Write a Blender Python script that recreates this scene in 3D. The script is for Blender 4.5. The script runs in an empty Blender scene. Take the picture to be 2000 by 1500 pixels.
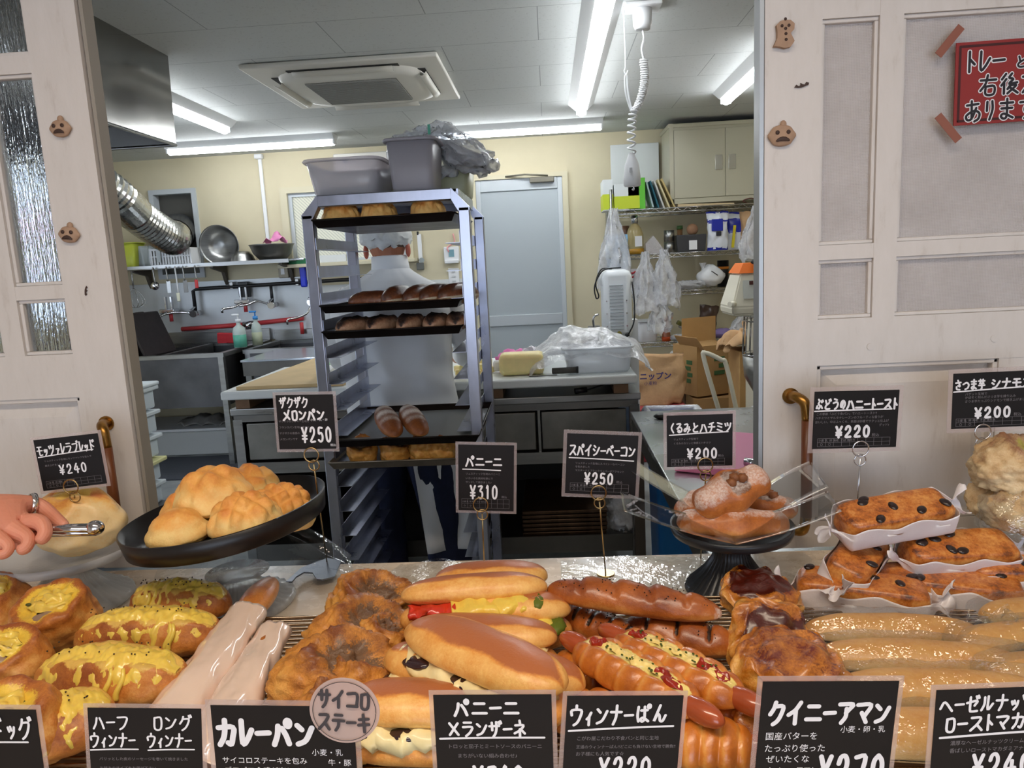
import bpy, bmesh, math, random
from math import sin, cos, pi, sqrt, atan2, radians
from mathutils import Vector, Matrix, Euler, noise

# ------------------------------------------------------------------ camera, world, lights, exposure
S = bpy.context.scene
COL = S.collection
EYE = 1.4
FOC = 1440.0
_X = Vector((0.99758146, 0.04194301, -0.05542579))      # world axes seen from the camera (right, up, forward)
_Y = Vector((0.0479054, 0.16287835, 0.98548248))
_Z = Vector((-0.05036177, 0.98575424, -0.16047513))
cam_d = bpy.data.cameras.new('camera')
cam = bpy.data.objects.new('camera', cam_d)
COL.objects.link(cam)
cam_d.sensor_width = 36.0
cam_d.lens = FOC / 2000.0 * 36.0
cam_d.clip_start = 0.05
cam.matrix_world = Matrix(((_X[0], _X[1], -_X[2], 0), (_Y[0], _Y[1], -_Y[2], 0), (_Z[0], _Z[1], -_Z[2], EYE), (0, 0, 0, 1)))
S.camera = cam

S.view_settings.view_transform = 'Standard'
S.view_settings.look = 'None'
S.view_settings.gamma = 1.0
S.view_settings.use_curve_mapping = False
S.view_settings.exposure = 0.0

w = bpy.data.worlds.new('world'); S.world = w; w.use_nodes = True
bg = w.node_tree.nodes['Background']
bg.inputs[0].default_value = (0.72, 0.83, 1.0, 1); bg.inputs[1].default_value = 4.0

def area(name, loc, rot, sx, sy, power, col):
    d = bpy.data.lights.new(name, 'AREA'); d.shape = 'RECTANGLE'; d.size = sx; d.size_y = sy
    d.energy = power; d.color = col
    o = bpy.data.objects.new(name, d); COL.objects.link(o); o.location = loc; o.rotation_euler = rot
    return o
area('shop_lamp_over_counter', (-0.1, 0.15, 2.3), (radians(-14), 0, 0), 1.5, 0.25, 22, (1, 0.83, 0.64))
area('shop_lamp_behind', (0.3, -0.9, 2.35), (radians(-35), 0, 0), 1.6, 0.3, 18, (1, 0.9, 0.78))
area('shop_window_daylight', (0.4, -2.7, 1.5), (radians(-90), 0, 0), 3.2, 1.8, 38, (0.78, 0.88, 1.0))

def ray(px, py):
    c = Vector(((px - 1000) / FOC, (750 - py) / FOC, 1.0))
    return Vector((_X.dot(c), _Y.dot(c), _Z.dot(c)))
def at_y(px, py, y):
    r = ray(px, py); r = r * (y / r.y); return Vector((r.x, r.y, r.z + EYE))
def at_z(px, py, z):
    r = ray(px, py); r = r * ((z - EYE) / r.z); return Vector((r.x, r.y, r.z + EYE))
# ------------------------------------------------------------------ helpers
RND = random.Random(7)
def V(*a): return Vector(a)
def lin(c):
    o = []
    for v in c[:3]:
        v = v / 255.0
        o.append(v / 12.92 if v <= 0.04045 else ((v + 0.055) / 1.055) ** 2.4)
    return (o[0], o[1], o[2], 1.0)
def nmat(name):
    m = bpy.data.materials.new(name); m.use_nodes = True
    nt = m.node_tree; b = nt.nodes['Principled BSDF']
    return m, nt, b, nt.nodes.new, nt.links.new
def coords(nt, scale=(1, 1, 1), kind='Object'):
    tc = nt.nodes.new('ShaderNodeTexCoord'); mp = nt.nodes.new('ShaderNodeMapping')
    mp.inputs['Scale'].default_value = scale
    nt.links.new(tc.outputs[kind], mp.inputs[0]); return mp.outputs[0]
def noise_tex(nt, vec, scale, detail=3, rough=0.5):
    n = nt.nodes.new('ShaderNodeTexNoise'); n.inputs['Scale'].default_value = scale
    n.inputs['Detail'].default_value = detail; n.inputs['Roughness'].default_value = rough
    nt.links.new(vec, n.inputs['Vector']); return n.outputs['Fac']
def ramp(nt, fac, stops):
    r = nt.nodes.new('ShaderNodeValToRGB'); e = r.color_ramp.elements
    while len(e) > len(stops): e.remove(e[-1])
    while len(e) < len(stops): e.new(0.5)
    for k, (p, c) in enumerate(stops):
        e[k].position = p; e[k].color = c if len(c) == 4 else lin(c)
    nt.links.new(fac, r.inputs[0]); return r.outputs[0]
def mixc(nt, f, a, b, mode='MIX'):
    m = nt.nodes.new('ShaderNodeMix'); m.data_type = 'RGBA'; m.blend_type = mode
    for s, v in ((m.inputs[0], f), (m.inputs[6], a), (m.inputs[7], b)):
        if hasattr(v, 'links'): nt.links.new(v, s)
        else: s.default_value = v
    return m.outputs[2]
def mth(nt, op, a, b=0.0, clamp=False):
    m = nt.nodes.new('ShaderNodeMath'); m.operation = op; m.use_clamp = clamp
    for s, v in ((m.inputs[0], a), (m.inputs[1], b)):
        if hasattr(v, 'links'): nt.links.new(v, s)
        else: s.default_value = v
    return m.outputs[0]
def bumpn(nt, b, h, strength=0.3, dist=0.002):
    n = nt.nodes.new('ShaderNodeBump'); n.inputs['Strength'].default_value = strength; n.inputs['Distance'].default_value = dist
    nt.links.new(h, n.inputs['Height']); nt.links.new(n.outputs[0], b.inputs['Normal'])
MATS = {}
def mat(name, col, rough=0.5, metal=0.0, var=0.0, vs=12, bump=0.0, bs=60, stretch=(1, 1, 1), coat=0.0, trans=0.0, ior=1.45, emit=None, es=1.0, alpha=1.0, sss=0.0):
    if name in MATS: return MATS[name]
    m, nt, b, N, L = nmat(name)
    b.inputs['Base Color'].default_value = lin(col); b.inputs['Roughness'].default_value = rough; b.inputs['Metallic'].default_value = metal
    b.inputs['Coat Weight'].default_value = coat; b.inputs['Transmission Weight'].default_value = trans; b.inputs['IOR'].default_value = ior
    b.inputs['Alpha'].default_value = alpha; b.inputs['Subsurface Weight'].default_value = sss
    if emit: b.inputs['Emission Color'].default_value = lin(emit); b.inputs['Emission Strength'].default_value = es
    if var or bump:
        v = coords(nt, stretch)
        if var:
            f = noise_tex(nt, v, vs, 4, 0.6)
            c = lin(col); lo = tuple(x * (1 - var) for x in c[:3]) + (1,); hi = tuple(min(1, x * (1 + var)) for x in c[:3]) + (1,)
            L(ramp(nt, f, [(0.3, lo), (0.7, hi)]), b.inputs['Base Color'])
            if metal > 0.5:
                rr = mth(nt, 'MULTIPLY_ADD', f, 0.25); rr.node.inputs[2].default_value = max(0, rough - 0.12); L(rr, b.inputs['Roughness'])
        if bump: bumpn(nt, b, noise_tex(nt, v, bs, 2), 1.0, bump)
    MATS[name] = m
    return m
def film(name, tint=(245, 248, 250), refl=0.35, base=0.05, rough=0.06, bump=0.004, bs=25, milky=0.0):
    """thin clear plastic: see-through with glossy creases and a little milkiness"""
    if name in MATS: return MATS[name]
    m, nt, b, N, L = nmat(name)
    out = [n for n in nt.nodes if n.type == 'OUTPUT_MATERIAL'][0]
    tr = N('ShaderNodeBsdfTransparent'); tr.inputs[0].default_value = lin(tint)
    b.inputs['Base Color'].default_value = lin((250, 250, 252)); b.inputs['Roughness'].default_value = rough
    b.inputs['Specular IOR Level'].default_value = 0.9; b.inputs['Coat Weight'].default_value = 0.3
    v = coords(nt)
    h = noise_tex(nt, v, bs, 3, 0.65); bumpn(nt, b, h, 1.0, bump)
    lw = N('ShaderNodeLayerWeight'); lw.inputs['Blend'].default_value = 0.35
    nb = [n for n in nt.nodes if n.type == 'BUMP'][0]; L(nb.outputs[0], lw.inputs['Normal'])
    f = mth(nt, 'MULTIPLY_ADD', mth(nt, 'POWER', lw.outputs['Facing'], 2.0), refl); f.node.inputs[2].default_value = base
    if milky:
        f2 = noise_tex(nt, v, bs * 0.5, 4, 0.7); f = mth(nt, 'ADD', f, mth(nt, 'MULTIPLY', f2, milky), True)
    mx = N('ShaderNodeMixShader'); L(f, mx.inputs[0]); L(tr.outputs[0], mx.inputs[1])
    if base < .1 and not milky:
        gl = N('ShaderNodeBsdfGlossy'); gl.inputs['Roughness'].default_value = rough; gl.inputs['Color'].default_value = (1, 1, 1, 1); L(nb.outputs[0], gl.inputs['Normal']); L(gl.outputs[0], mx.inputs[2])
    else: L(b.outputs[0], mx.inputs[2])
    L(mx.outputs[0], out.inputs[0]); MATS[name] = m
    return m
def bread(name, pale, gold, dark, fill=(240, 200, 70), dust=(250, 245, 240), rough=0.42, coat=0.15, grain=0.0012, nscale=45, nz=0.35, fillrough=None):
    """baked crust: vertex data 'mix' holds how far each spot is baked (r), what filling lies there (g) and flour on it (b)"""
    if name in MATS: return MATS[name]
    m, nt, b, N, L = nmat(name)
    at = N('ShaderNodeAttribute'); at.attribute_name = 'mix'
    sp = N('ShaderNodeSeparateColor'); L(at.outputs['Color'], sp.inputs[0])
    v = coords(nt)
    nscale *= 2.2; n1 = noise_tex(nt, v, nscale, 6, 0.62); n2 = noise_tex(nt, v, nscale * 7, 4, 0.7)
    t = mth(nt, 'ADD', sp.outputs[0], mth(nt, 'MULTIPLY', mth(nt, 'SUBTRACT', n1, 0.5), nz * 2.6))
    t = mth(nt, 'ADD', t, mth(nt, 'MULTIPLY', mth(nt, 'SUBTRACT', n2, 0.5), nz * 1.3), True)
    c = ramp(nt, t, [(0.05, pale), (0.5, gold), (0.95, dark)])
    fc = ramp(nt, n1, [(0.3, tuple(x * 0.86 for x in fill)), (0.65, fill)])
    ff = mth(nt, 'ADD', sp.outputs[1], mth(nt, 'MULTIPLY', mth(nt, 'SUBTRACT', n2, 0.5), 1.1), True)
    ff2 = ramp(nt, ff, [(0.35, (0, 0, 0, 1)), (0.6, (1, 1, 1, 1))])
    c = mixc(nt, ff2, c, fc)
    df = mth(nt, 'MULTIPLY', sp.outputs[2], mth(nt, 'MULTIPLY', n2, 1.5), True)
    df2 = ramp(nt, df, [(0.25, (0, 0, 0, 1)), (0.8, (1, 1, 1, 1))])
    c = mixc(nt, mth(nt, 'MULTIPLY', df2, 0.8), c, lin(dust))
    L(c, b.inputs['Base Color']); b.inputs['Roughness'].default_value = rough; b.inputs['Coat Weight'].default_value = coat
    b.inputs['Coat Roughness'].default_value = 0.25
    b.inputs['Subsurface Weight'].default_value = 0.06; b.inputs['Subsurface Radius'].default_value = (0.01, 0.005, 0.002)
    bumpn(nt, b, mth(nt, 'ADD', n1, mth(nt, 'MULTIPLY', n2, 0.5)), 0.8, grain)
    MATS[name] = m
    return m

class MB:
    def __init__(s):
        s.bm = bmesh.new(); s.lay = s.bm.verts.layers.float_color.new('mix'); s.M = Matrix.Identity(4)
    def v(s, p, c=None):
        x = s.bm.verts.new(s.M @ Vector(p))
        if c: x[s.lay] = (c[0], c[1], c[2], 1)
        return x
    def f(s, vs, mi=0, sm=True):
        try: f = s.bm.faces.new(vs)
        except ValueError: return None
        f.material_index = mi; f.smooth = sm; return f
    def box(s, c, d, rot=None, bev=0.0, mi=0, taper=1.0):
        """box centred on c with size d; taper scales its bottom"""
        R = rot if isinstance(rot, Matrix) else (Euler(rot).to_matrix() if rot else Matrix.Identity(3))
        c = Vector(c); vs = []
        for z in (-1, 1):
            k = taper if z < 0 else 1.0
            for x, y in ((-1, -1), (1, -1), (1, 1), (-1, 1)):
                vs.append(s.v(c + R @ Vector((x * d[0] / 2 * k, y * d[1] / 2 * k, z * d[2] / 2))))
        fs = []
        for q in ((0, 3, 2, 1), (4, 5, 6, 7), (0, 1, 5, 4), (1, 2, 6, 5), (2, 3, 7, 6), (3, 0, 4, 7)):
            fs.append(s.f([vs[i] for i in q], mi, False))
        if bev > 0:
            es = list({e for f in fs for e in f.edges})
            r = bmesh.ops.bevel(s.bm, geom=es, offset=bev, segments=2, affect='EDGES', profile=0.5)
            for f in r['faces']: f.smooth = True; f.material_index = mi
        return s
    def box2(s, a, b, **k):
        a = Vector(a); b = Vector(b); d = b - a
        return s.box((a + b) / 2, (abs(d.x), abs(d.y), abs(d.z)), **k)
    def tube(s, pts, r, n=8, cap=True, closed=False, mi=0, sm=True, sq=1.0, col=None):
        pts = [Vector(p) for p in pts]; rings = []; up = None; N = len(pts)
        for i, p in enumerate(pts):
            if closed: t = pts[(i + 1) % N] - pts[i - 1]
            else: t = pts[min(i + 1, N - 1)] - pts[max(i - 1, 0)]
            if t.length < 1e-9: t = Vector((0, 0, 1))
            t.normalize()
            if up is None:
                up = Vector((0, 0, 1)) if abs(t.z) < 0.9 else Vector((0, 1, 0))
            a = t.cross(up)
            if a.length < 1e-6: a = t.orthogonal()
            a.normalize(); b = a.cross(t).normalized(); up = b
            rr = r(i / max(1, N - 1)) if callable(r) else (r[i] if isinstance(r, (list, tuple)) else r)
            ph = pi / 4 if n == 4 else 0
            rings.append([s.v(p + a * (cos(2 * pi * k / n + ph) * rr) + b * (sin(2 * pi * k / n + ph) * rr * sq), col) for k in range(n)])
        M = N if closed else N - 1
        for i in range(M):
            A, B = rings[i], rings[(i + 1) % N]
            for k in range(n): s.f([A[k], A[(k + 1) % n], B[(k + 1) % n], B[k]], mi, sm)
        if cap and not closed:
            s.f(rings[0][::-1], mi, False); s.f(rings[-1], mi, False)
        return s
    def cyl(s, p0, p1, r0, r1=None, n=20, mi=0, cap=True):
        return s.tube([p0, p1], [r0, r0 if r1 is None else r1], n=n, mi=mi, cap=cap)
    def lathe(s, prof, c=(0, 0, 0), n=32, R=None, wave=0.0, wn=0, mi=0, ell=(1, 1)):
        c = Vector(c); R = R or Matrix.Identity(3); rings = []
        for r, z in prof:
            rings.append([s.v(c + R @ Vector((cos(2 * pi * k / n) * r * (1 + (wave * cos(wn * 2 * pi * k / n) if wn else 0)) * ell[0],
                                              sin(2 * pi * k / n) * r * (1 + (wave * cos(wn * 2 * pi * k / n) if wn else 0)) * ell[1], z))) for k in range(n)])
        for i in range(len(rings) - 1):
            A, B = rings[i], rings[i + 1]
            for k in range(n): s.f([A[k], A[(k + 1) % n], B[(k + 1) % n], B[k]], mi)
        if prof[0][0] > 1e-6: pass
        return s
    def grid(s, *a, **k):
        s.cells(*a, **k); return s
    def cells(s, fn, nu, nv, cu=False, cv=False, mi=0, sm=True):
        """fn(u, v) -> point or (point, mix)"""
        G = []
        for i in range(nu):
            row = []
            for j in range(nv):
                q = fn(i / (nu if cu else nu - 1), j / (nv if cv else nv - 1))
                row.append(s.v(q[0], q[1]) if isinstance(q, tuple) and len(q) == 2 else s.v(q))
            G.append(row)
        for i in range(nu if cu else nu - 1):
            for j in range(nv if cv else nv - 1):
                a = G[i][j]; b = G[(i + 1) % nu][j]; c = G[(i + 1) % nu][(j + 1) % nv]; d = G[i][(j + 1) % nv]
                s.f([a, b, c, d], mi, sm)
        return G
    def prism(s, pts, h, R=None, c=(0, 0, 0), mi=0, sm=False):
        """outline in xy, raised by h along z, then turned by R and moved to c"""
        R = R or Matrix.Identity(3); c = Vector(c)
        a = [s.v(c + R @ Vector((p[0], p[1], 0))) for p in pts]; b = [s.v(c + R @ Vector((p[0], p[1], h))) for p in pts]
        s.f(a[::-1], mi, False); s.f(b, mi, False); n = len(pts)
        for i in range(n): s.f([a[i], a[(i + 1) % n], b[(i + 1) % n], b[i]], mi, sm)
        return s
    def blob(s, fn, nu=28, nv=18, mi=0):
        """fn(unit direction) -> (point, mix)"""
        def g(u, v):
            th = 2 * pi * u; ph = pi * (v * 0.998 + 0.001)
            return fn(Vector((cos(th) * sin(ph), sin(th) * sin(ph), cos(ph))))
        G = s.cells(g, nu, nv, cu=True, mi=mi)
        s.f([G[i][0] for i in range(nu)], mi); s.f([G[i][-1] for i in range(nu)][::-1], mi)
        return s

def T(loc=(0, 0, 0), rot=(0, 0, 0), sc=1.0):
    return Matrix.Translation(Vector(loc)) @ Euler(rot).to_matrix().to_4x4() @ Matrix.Scale(sc, 4)
WM = {}
def props(o, label=None, cat=None, group=None, kind=None):
    if label: o['label'] = label
    if cat: o['category'] = cat
    if group: o['group'] = group
    if kind: o['kind'] = kind
def thing(name, label, cat, loc=(0, 0, 0), rot=(0, 0, 0), group=None, parent=None):
    o = bpy.data.objects.new(name, None); COL.objects.link(o); o.empty_display_size = 0.03
    o.location = loc; o.rotation_euler = rot; props(o, label, cat, group)
    WM[o.name] = T(loc, rot)
    return o
def obj(name, mb, m, parent=None, label=None, world=True, sub=0, kind=None, solid=0.0, recalc=True):
    """links a mesh; world=True means it was drawn in world coordinates and is brought into its parent's frame"""
    me = bpy.data.meshes.new(name)
    if recalc: bmesh.ops.recalc_face_normals(mb.bm, faces=mb.bm.faces)
    base = WM.get(parent.name) if parent else None
    if base is None: base = Matrix.Identity(4)
    if world and parent: bmesh.ops.transform(mb.bm, matrix=base.inverted(), verts=mb.bm.verts)
    mb.bm.to_mesh(me); mb.bm.free()
    for x in (m if isinstance(m, (list, tuple)) else [m]): me.materials.append(x)
    o = bpy.data.objects.new(name, me); COL.objects.link(o)
    if parent: o.parent = parent
    WM[o.name] = base
    if label: o['label'] = label
    if kind: o['kind'] = kind
    if sub:
        md = o.modifiers.new('subdivision', 'SUBSURF'); md.levels = sub; md.render_levels = sub
    if solid:
        md = o.modifiers.new('thickness', 'SOLIDIFY'); md.thickness = solid; md.offset = 0
    return o
def solo(name, mb, m, label, cat, group=None, **k):
    """a thing that is one mesh, origin moved to its base"""
    vs = [v.co for v in mb.bm.verts]
    c = Vector(((min(v.x for v in vs) + max(v.x for v in vs)) / 2, (min(v.y for v in vs) + max(v.y for v in vs)) / 2, min(v.z for v in vs)))
    bmesh.ops.translate(mb.bm, verts=mb.bm.verts, vec=-c)
    o = obj(name, mb, m, **k); o.location = c; WM[o.name] = T(c); props(o, label, cat, group); return o
def struct(name, mb, m, parent=None, **k):
    o = obj(name, mb, m, parent, **k)
    if not parent: o['kind'] = 'structure'
    return o
def dup(root, loc, rot=None, label=None, group=None, scale=None):
    r = root.copy(); COL.objects.link(r); r.location = loc
    if rot is not None: r.rotation_euler = rot
    if scale is not None: r.scale = (scale,) * 3 if not isinstance(scale, (tuple, list)) else scale
    if label: r['label'] = label
    if group: r['group'] = group
    for ch in list(root.children):
        c = ch.copy(); COL.objects.link(c); c.parent = r
        for g in list(ch.children):
            d = g.copy(); COL.objects.link(d); d.parent = c
    WM[r.name] = T(loc, r.rotation_euler)
    return r
def nz3(p, s, seed=0.0):
    return noise.noise(Vector(p) * s + Vector((seed * 3.1, seed * 7.7, seed * 1.3)))
def smooth(a, b, x):
    t = max(0.0, min(1.0, (x - a) / (b - a))); return t * t * (3 - 2 * t)
def catmull(pts, k=6):
    pts = [Vector(p) for p in pts]; out = []
    P = [pts[0] * 2 - pts[1]] + pts + [pts[-1] * 2 - pts[-2]]
    for i in range(1, len(P) - 2):
        for j in range(k):
            t = j / k; a, b, c, d = P[i - 1], P[i], P[i + 1], P[i + 2]
            out.append(0.5 * ((2 * b) + (c - a) * t + (2 * a - 5 * b + 4 * c - d) * t * t + (3 * b - a - 3 * c + d) * t ** 3))
    out.append(pts[-1]); return out
def crumple(mb, a, seed=0, s=25):
    for v in mb.bm.verts:
        n = noise.noise_vector(v.co * s + Vector((seed, seed * 2.3, 1.7))); v.co += n * a

# common materials
STEEL = mat('stainless steel', (160, 160, 158), 0.32, 1.0, var=0.12, vs=6, stretch=(1, 1, 8))
STEEL_D = mat('dull stainless steel', (120, 118, 114), 0.45, 1.0, var=0.15, vs=5)
CHROME = mat('chrome', (205, 205, 208), 0.12, 1.0)
WHITEP = mat('white plastic', (228, 229, 230), 0.4)
BLACKP = mat('black plastic', (22, 22, 24), 0.4)
DARKM = mat('dark baking steel', (34, 27, 25), 0.35, 0.7, var=0.3, vs=9)
CLEAR = film('clear film', refl=0.5, base=0.05, bump=0.004, bs=30)
BAGF = film('crumpled plastic bag', tint=(244, 246, 248), refl=0.5, base=0.12, bump=0.01, bs=26, milky=0.58, rough=0.12)
MILKY = film('translucent polypropylene', tint=(225, 228, 230), refl=0.3, base=0.3, rough=0.3, bump=0.0008, bs=20)
GLASS = film('pressed glass', tint=(222, 226, 226), refl=0.45, base=0.32, rough=0.08, bump=0.001, bs=60)
# ------------------------------------------------------------------ the setting
YW, ZC, XL, XR = 6.3, 2.42, -3.8, 2.15
m_floor, nt, b, N, L = nmat('grey kitchen floor')
f = noise_tex(nt, coords(nt), 5, 5); L(ramp(nt, f, [(0.3, (118, 122, 122)), (0.7, (150, 153, 152))]), b.inputs['Base Color']); b.inputs['Roughness'].default_value = 0.45
m_cream = mat('cream painted wall', (208, 198, 168), 0.75, var=0.05, vs=2)
# ceiling boards: speckled panels with staggered joints
m_ceil, nt, b, N, L = nmat('speckled ceiling board')
v = coords(nt)
br = N('ShaderNodeTexBrick'); L(v, br.inputs['Vector']); br.inputs['Scale'].default_value = 1.0
br.inputs['Brick Width'].default_value = 0.91; br.inputs['Row Height'].default_value = 0.455; br.inputs['Mortar Size'].default_value = 0.0022
br.inputs['Mortar Smooth'].default_value = 0.2
for k, c in (('Color1', (196, 199, 197)), ('Color2', (198, 201, 199)), ('Mortar', (140, 144, 144))): br.inputs[k].default_value = lin(c)
sp = noise_tex(nt, v, 60, 2, 0.9)
L(mixc(nt, ramp(nt, sp, [(0.6, (0, 0, 0, 1)), (0.68, (0.5, 0.5, 0.5, 1))]), br.outputs['Color'], lin((165, 166, 162))), b.inputs['Base Color'])
b.inputs['Roughness'].default_value = 0.8

struct('floor', MB().box2((XL, 1.16, -0.05), (XR, YW, 0)), m_floor)
struct('ceiling', MB().box2((XL - .05, 1.24, ZC), (XR + .05, YW + .1, ZC + 0.05)), m_ceil)
# back wall, built around its openings (duct opening, window, door)
def wall_with_holes(name, x0, x1, z0, z1, holes, place, m, depth=0.1):
    mb = MB(); xs = sorted({x0, x1} | {h[0] for h in holes} | {h[1] for h in holes}); zs = sorted({z0, z1} | {h[2] for h in holes} | {h[3] for h in holes})
    for i in range(len(xs) - 1):
        for j in range(len(zs) - 1):
            cx = (xs[i] + xs[i + 1]) / 2; cz = (zs[j] + zs[j + 1]) / 2
            if any(h[0] < cx < h[1] and h[2] < cz < h[3] for h in holes): continue
            mb.box2(place(xs[i], zs[j], 0), place(xs[i + 1], zs[j + 1], depth))
    bmesh.ops.remove_doubles(mb.bm, verts=mb.bm.verts, dist=1e-5)
    return struct(name, mb, m)
wall_with_holes('wall_back', XL, XR, 0, ZC, [(-3.33, -2.98, 1.45, 2.14), (-2.2, -1.16, 1.5, 2.1), (-0.62, 0.19, 0.0, 2.13)], lambda x, z, d: (x, YW + d, z), m_cream)
wall_with_holes('wall_left', 1.24, YW + .1, 0, ZC, [(3.2, 5.1, 1.15, 2.2)], lambda y, z, d: (XL - d, y, z), m_cream)
struct('wall_right', MB().box2((XR, 1.16, 0), (XR + 0.1, YW + .1, ZC)), m_cream)
# shop side
m_shop = mat('shop plaster', (205, 196, 184), 0.8, var=0.04, vs=2)
m_shopfloor = mat('shop wooden floor', (120, 84, 56), 0.4, var=0.2, vs=4, stretch=(8, 1, 1))
struct('floor_shop', MB().box2((-2.6, -3.2, -0.05), (2.6, 1.155, 0)), m_shopfloor)
struct('ceiling_shop', MB().box2((-2.6, -3.2, 2.5), (2.6, 1.19, 2.55)), mat('shop ceiling', (200, 194, 186), 0.8))
struct('wall_shop_left', MB().box2((-2.7, -3.2, 0), (-2.6, 1.19, 2.5)), m_shop)
struct('wall_shop_right', MB().box2((2.6, -3.2, 0), (2.7, 1.19, 2.5)), m_shop)
wall_with_holes('wall_front', -2.6, 2.6, 0, 2.5, [(-1.4, 2.2, 0.5, 2.25)], lambda x, z, d: (x, -3.2 - d, z), m_shop)
# partition between shop and kitchen: low wall under the counter, lintel over the doors, cheeks
struct('wall_partition', MB().box2((-2.6, 1.16, 0), (2.6, 1.23, 0.865)), m_shop)
struct('trim_1', MB().box2((-2.6, 1.195, 2.0), (2.6, 1.24, 2.5)).box2((-2.6, 1.195, 0.93), (-1.75, 1.24, 2.0)).box2((1.4, 1.195, 0.93), (2.6, 1.24, 2.0)), mat('painted lintel', (205, 198, 190), 0.6))

# sliding doors of painted wood with small panes
m_paint, nt, b, N, L = nmat('worn white paint on wood')
v = coords(nt, (4, 4, 1)); f = noise_tex(nt, v, 9, 6, 0.7); f2 = noise_tex(nt, coords(nt), 3, 3)
c = ramp(nt, f, [(0.26, (190, 182, 175)), (0.42, (208, 203, 198)), (0.7, (214, 209, 205))])
L(mixc(nt, mth(nt, 'MULTIPLY', f2, 0.35), c, lin((202, 194, 186))), b.inputs['Base Color']); b.inputs['Roughness'].default_value = 0.45
bumpn(nt, b, f, 0.35, 0.0015)
# rippled clear glass and mesh-patterned frosted glass
m_ripple, nt, b, N, L = nmat('rippled glass')
b.inputs['Base Color'].default_value = lin((232, 238, 245)); b.inputs['Transmission Weight'].default_value = 1.0; b.inputs['Roughness'].default_value = 0.05; b.inputs['IOR'].default_value = 1.25
h = mth(nt, 'ADD', noise_tex(nt, coords(nt, (3, 1, 0.5)), 70, 3, 0.6), mth(nt, 'MULTIPLY', noise_tex(nt, coords(nt, (1, 1, 0.06)), 260, 1), 0.7)); bumpn(nt, b, h, 1.0, 0.0022)
m_frost, nt, b, N, L = nmat('frosted mesh glass')
v = coords(nt)
wx = N('ShaderNodeTexWave'); wx.bands_direction = 'X'; wx.inputs['Scale'].default_value = 130; L(v, wx.inputs['Vector'])
wz = N('ShaderNodeTexWave'); wz.bands_direction = 'Z'; wz.inputs['Scale'].default_value = 140; L(v, wz.inputs['Vector'])
g = mth(nt, 'MAXIMUM', wx.outputs['Fac'], wz.outputs['Fac'])
nn = noise_tex(nt, v, 14, 3); sp = noise_tex(nt, v, 300, 2, 0.8)
c = ramp(nt, mth(nt, 'ADD', mth(nt, 'MULTIPLY', g, 0.35), mth(nt, 'MULTIPLY', nn, 0.65)), [(0.25, (186, 180, 178)), (0.75, (214, 209, 208))])
L(c, b.inputs['Base Color']); b.inputs['Roughness'].default_value = 0.3; b.inputs['Transmission Weight'].default_value = 0.12
bumpn(nt, b, mth(nt, 'ADD', g, mth(nt, 'MULTIPLY', sp, 1.2)), 0.6, 0.0012)

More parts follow.
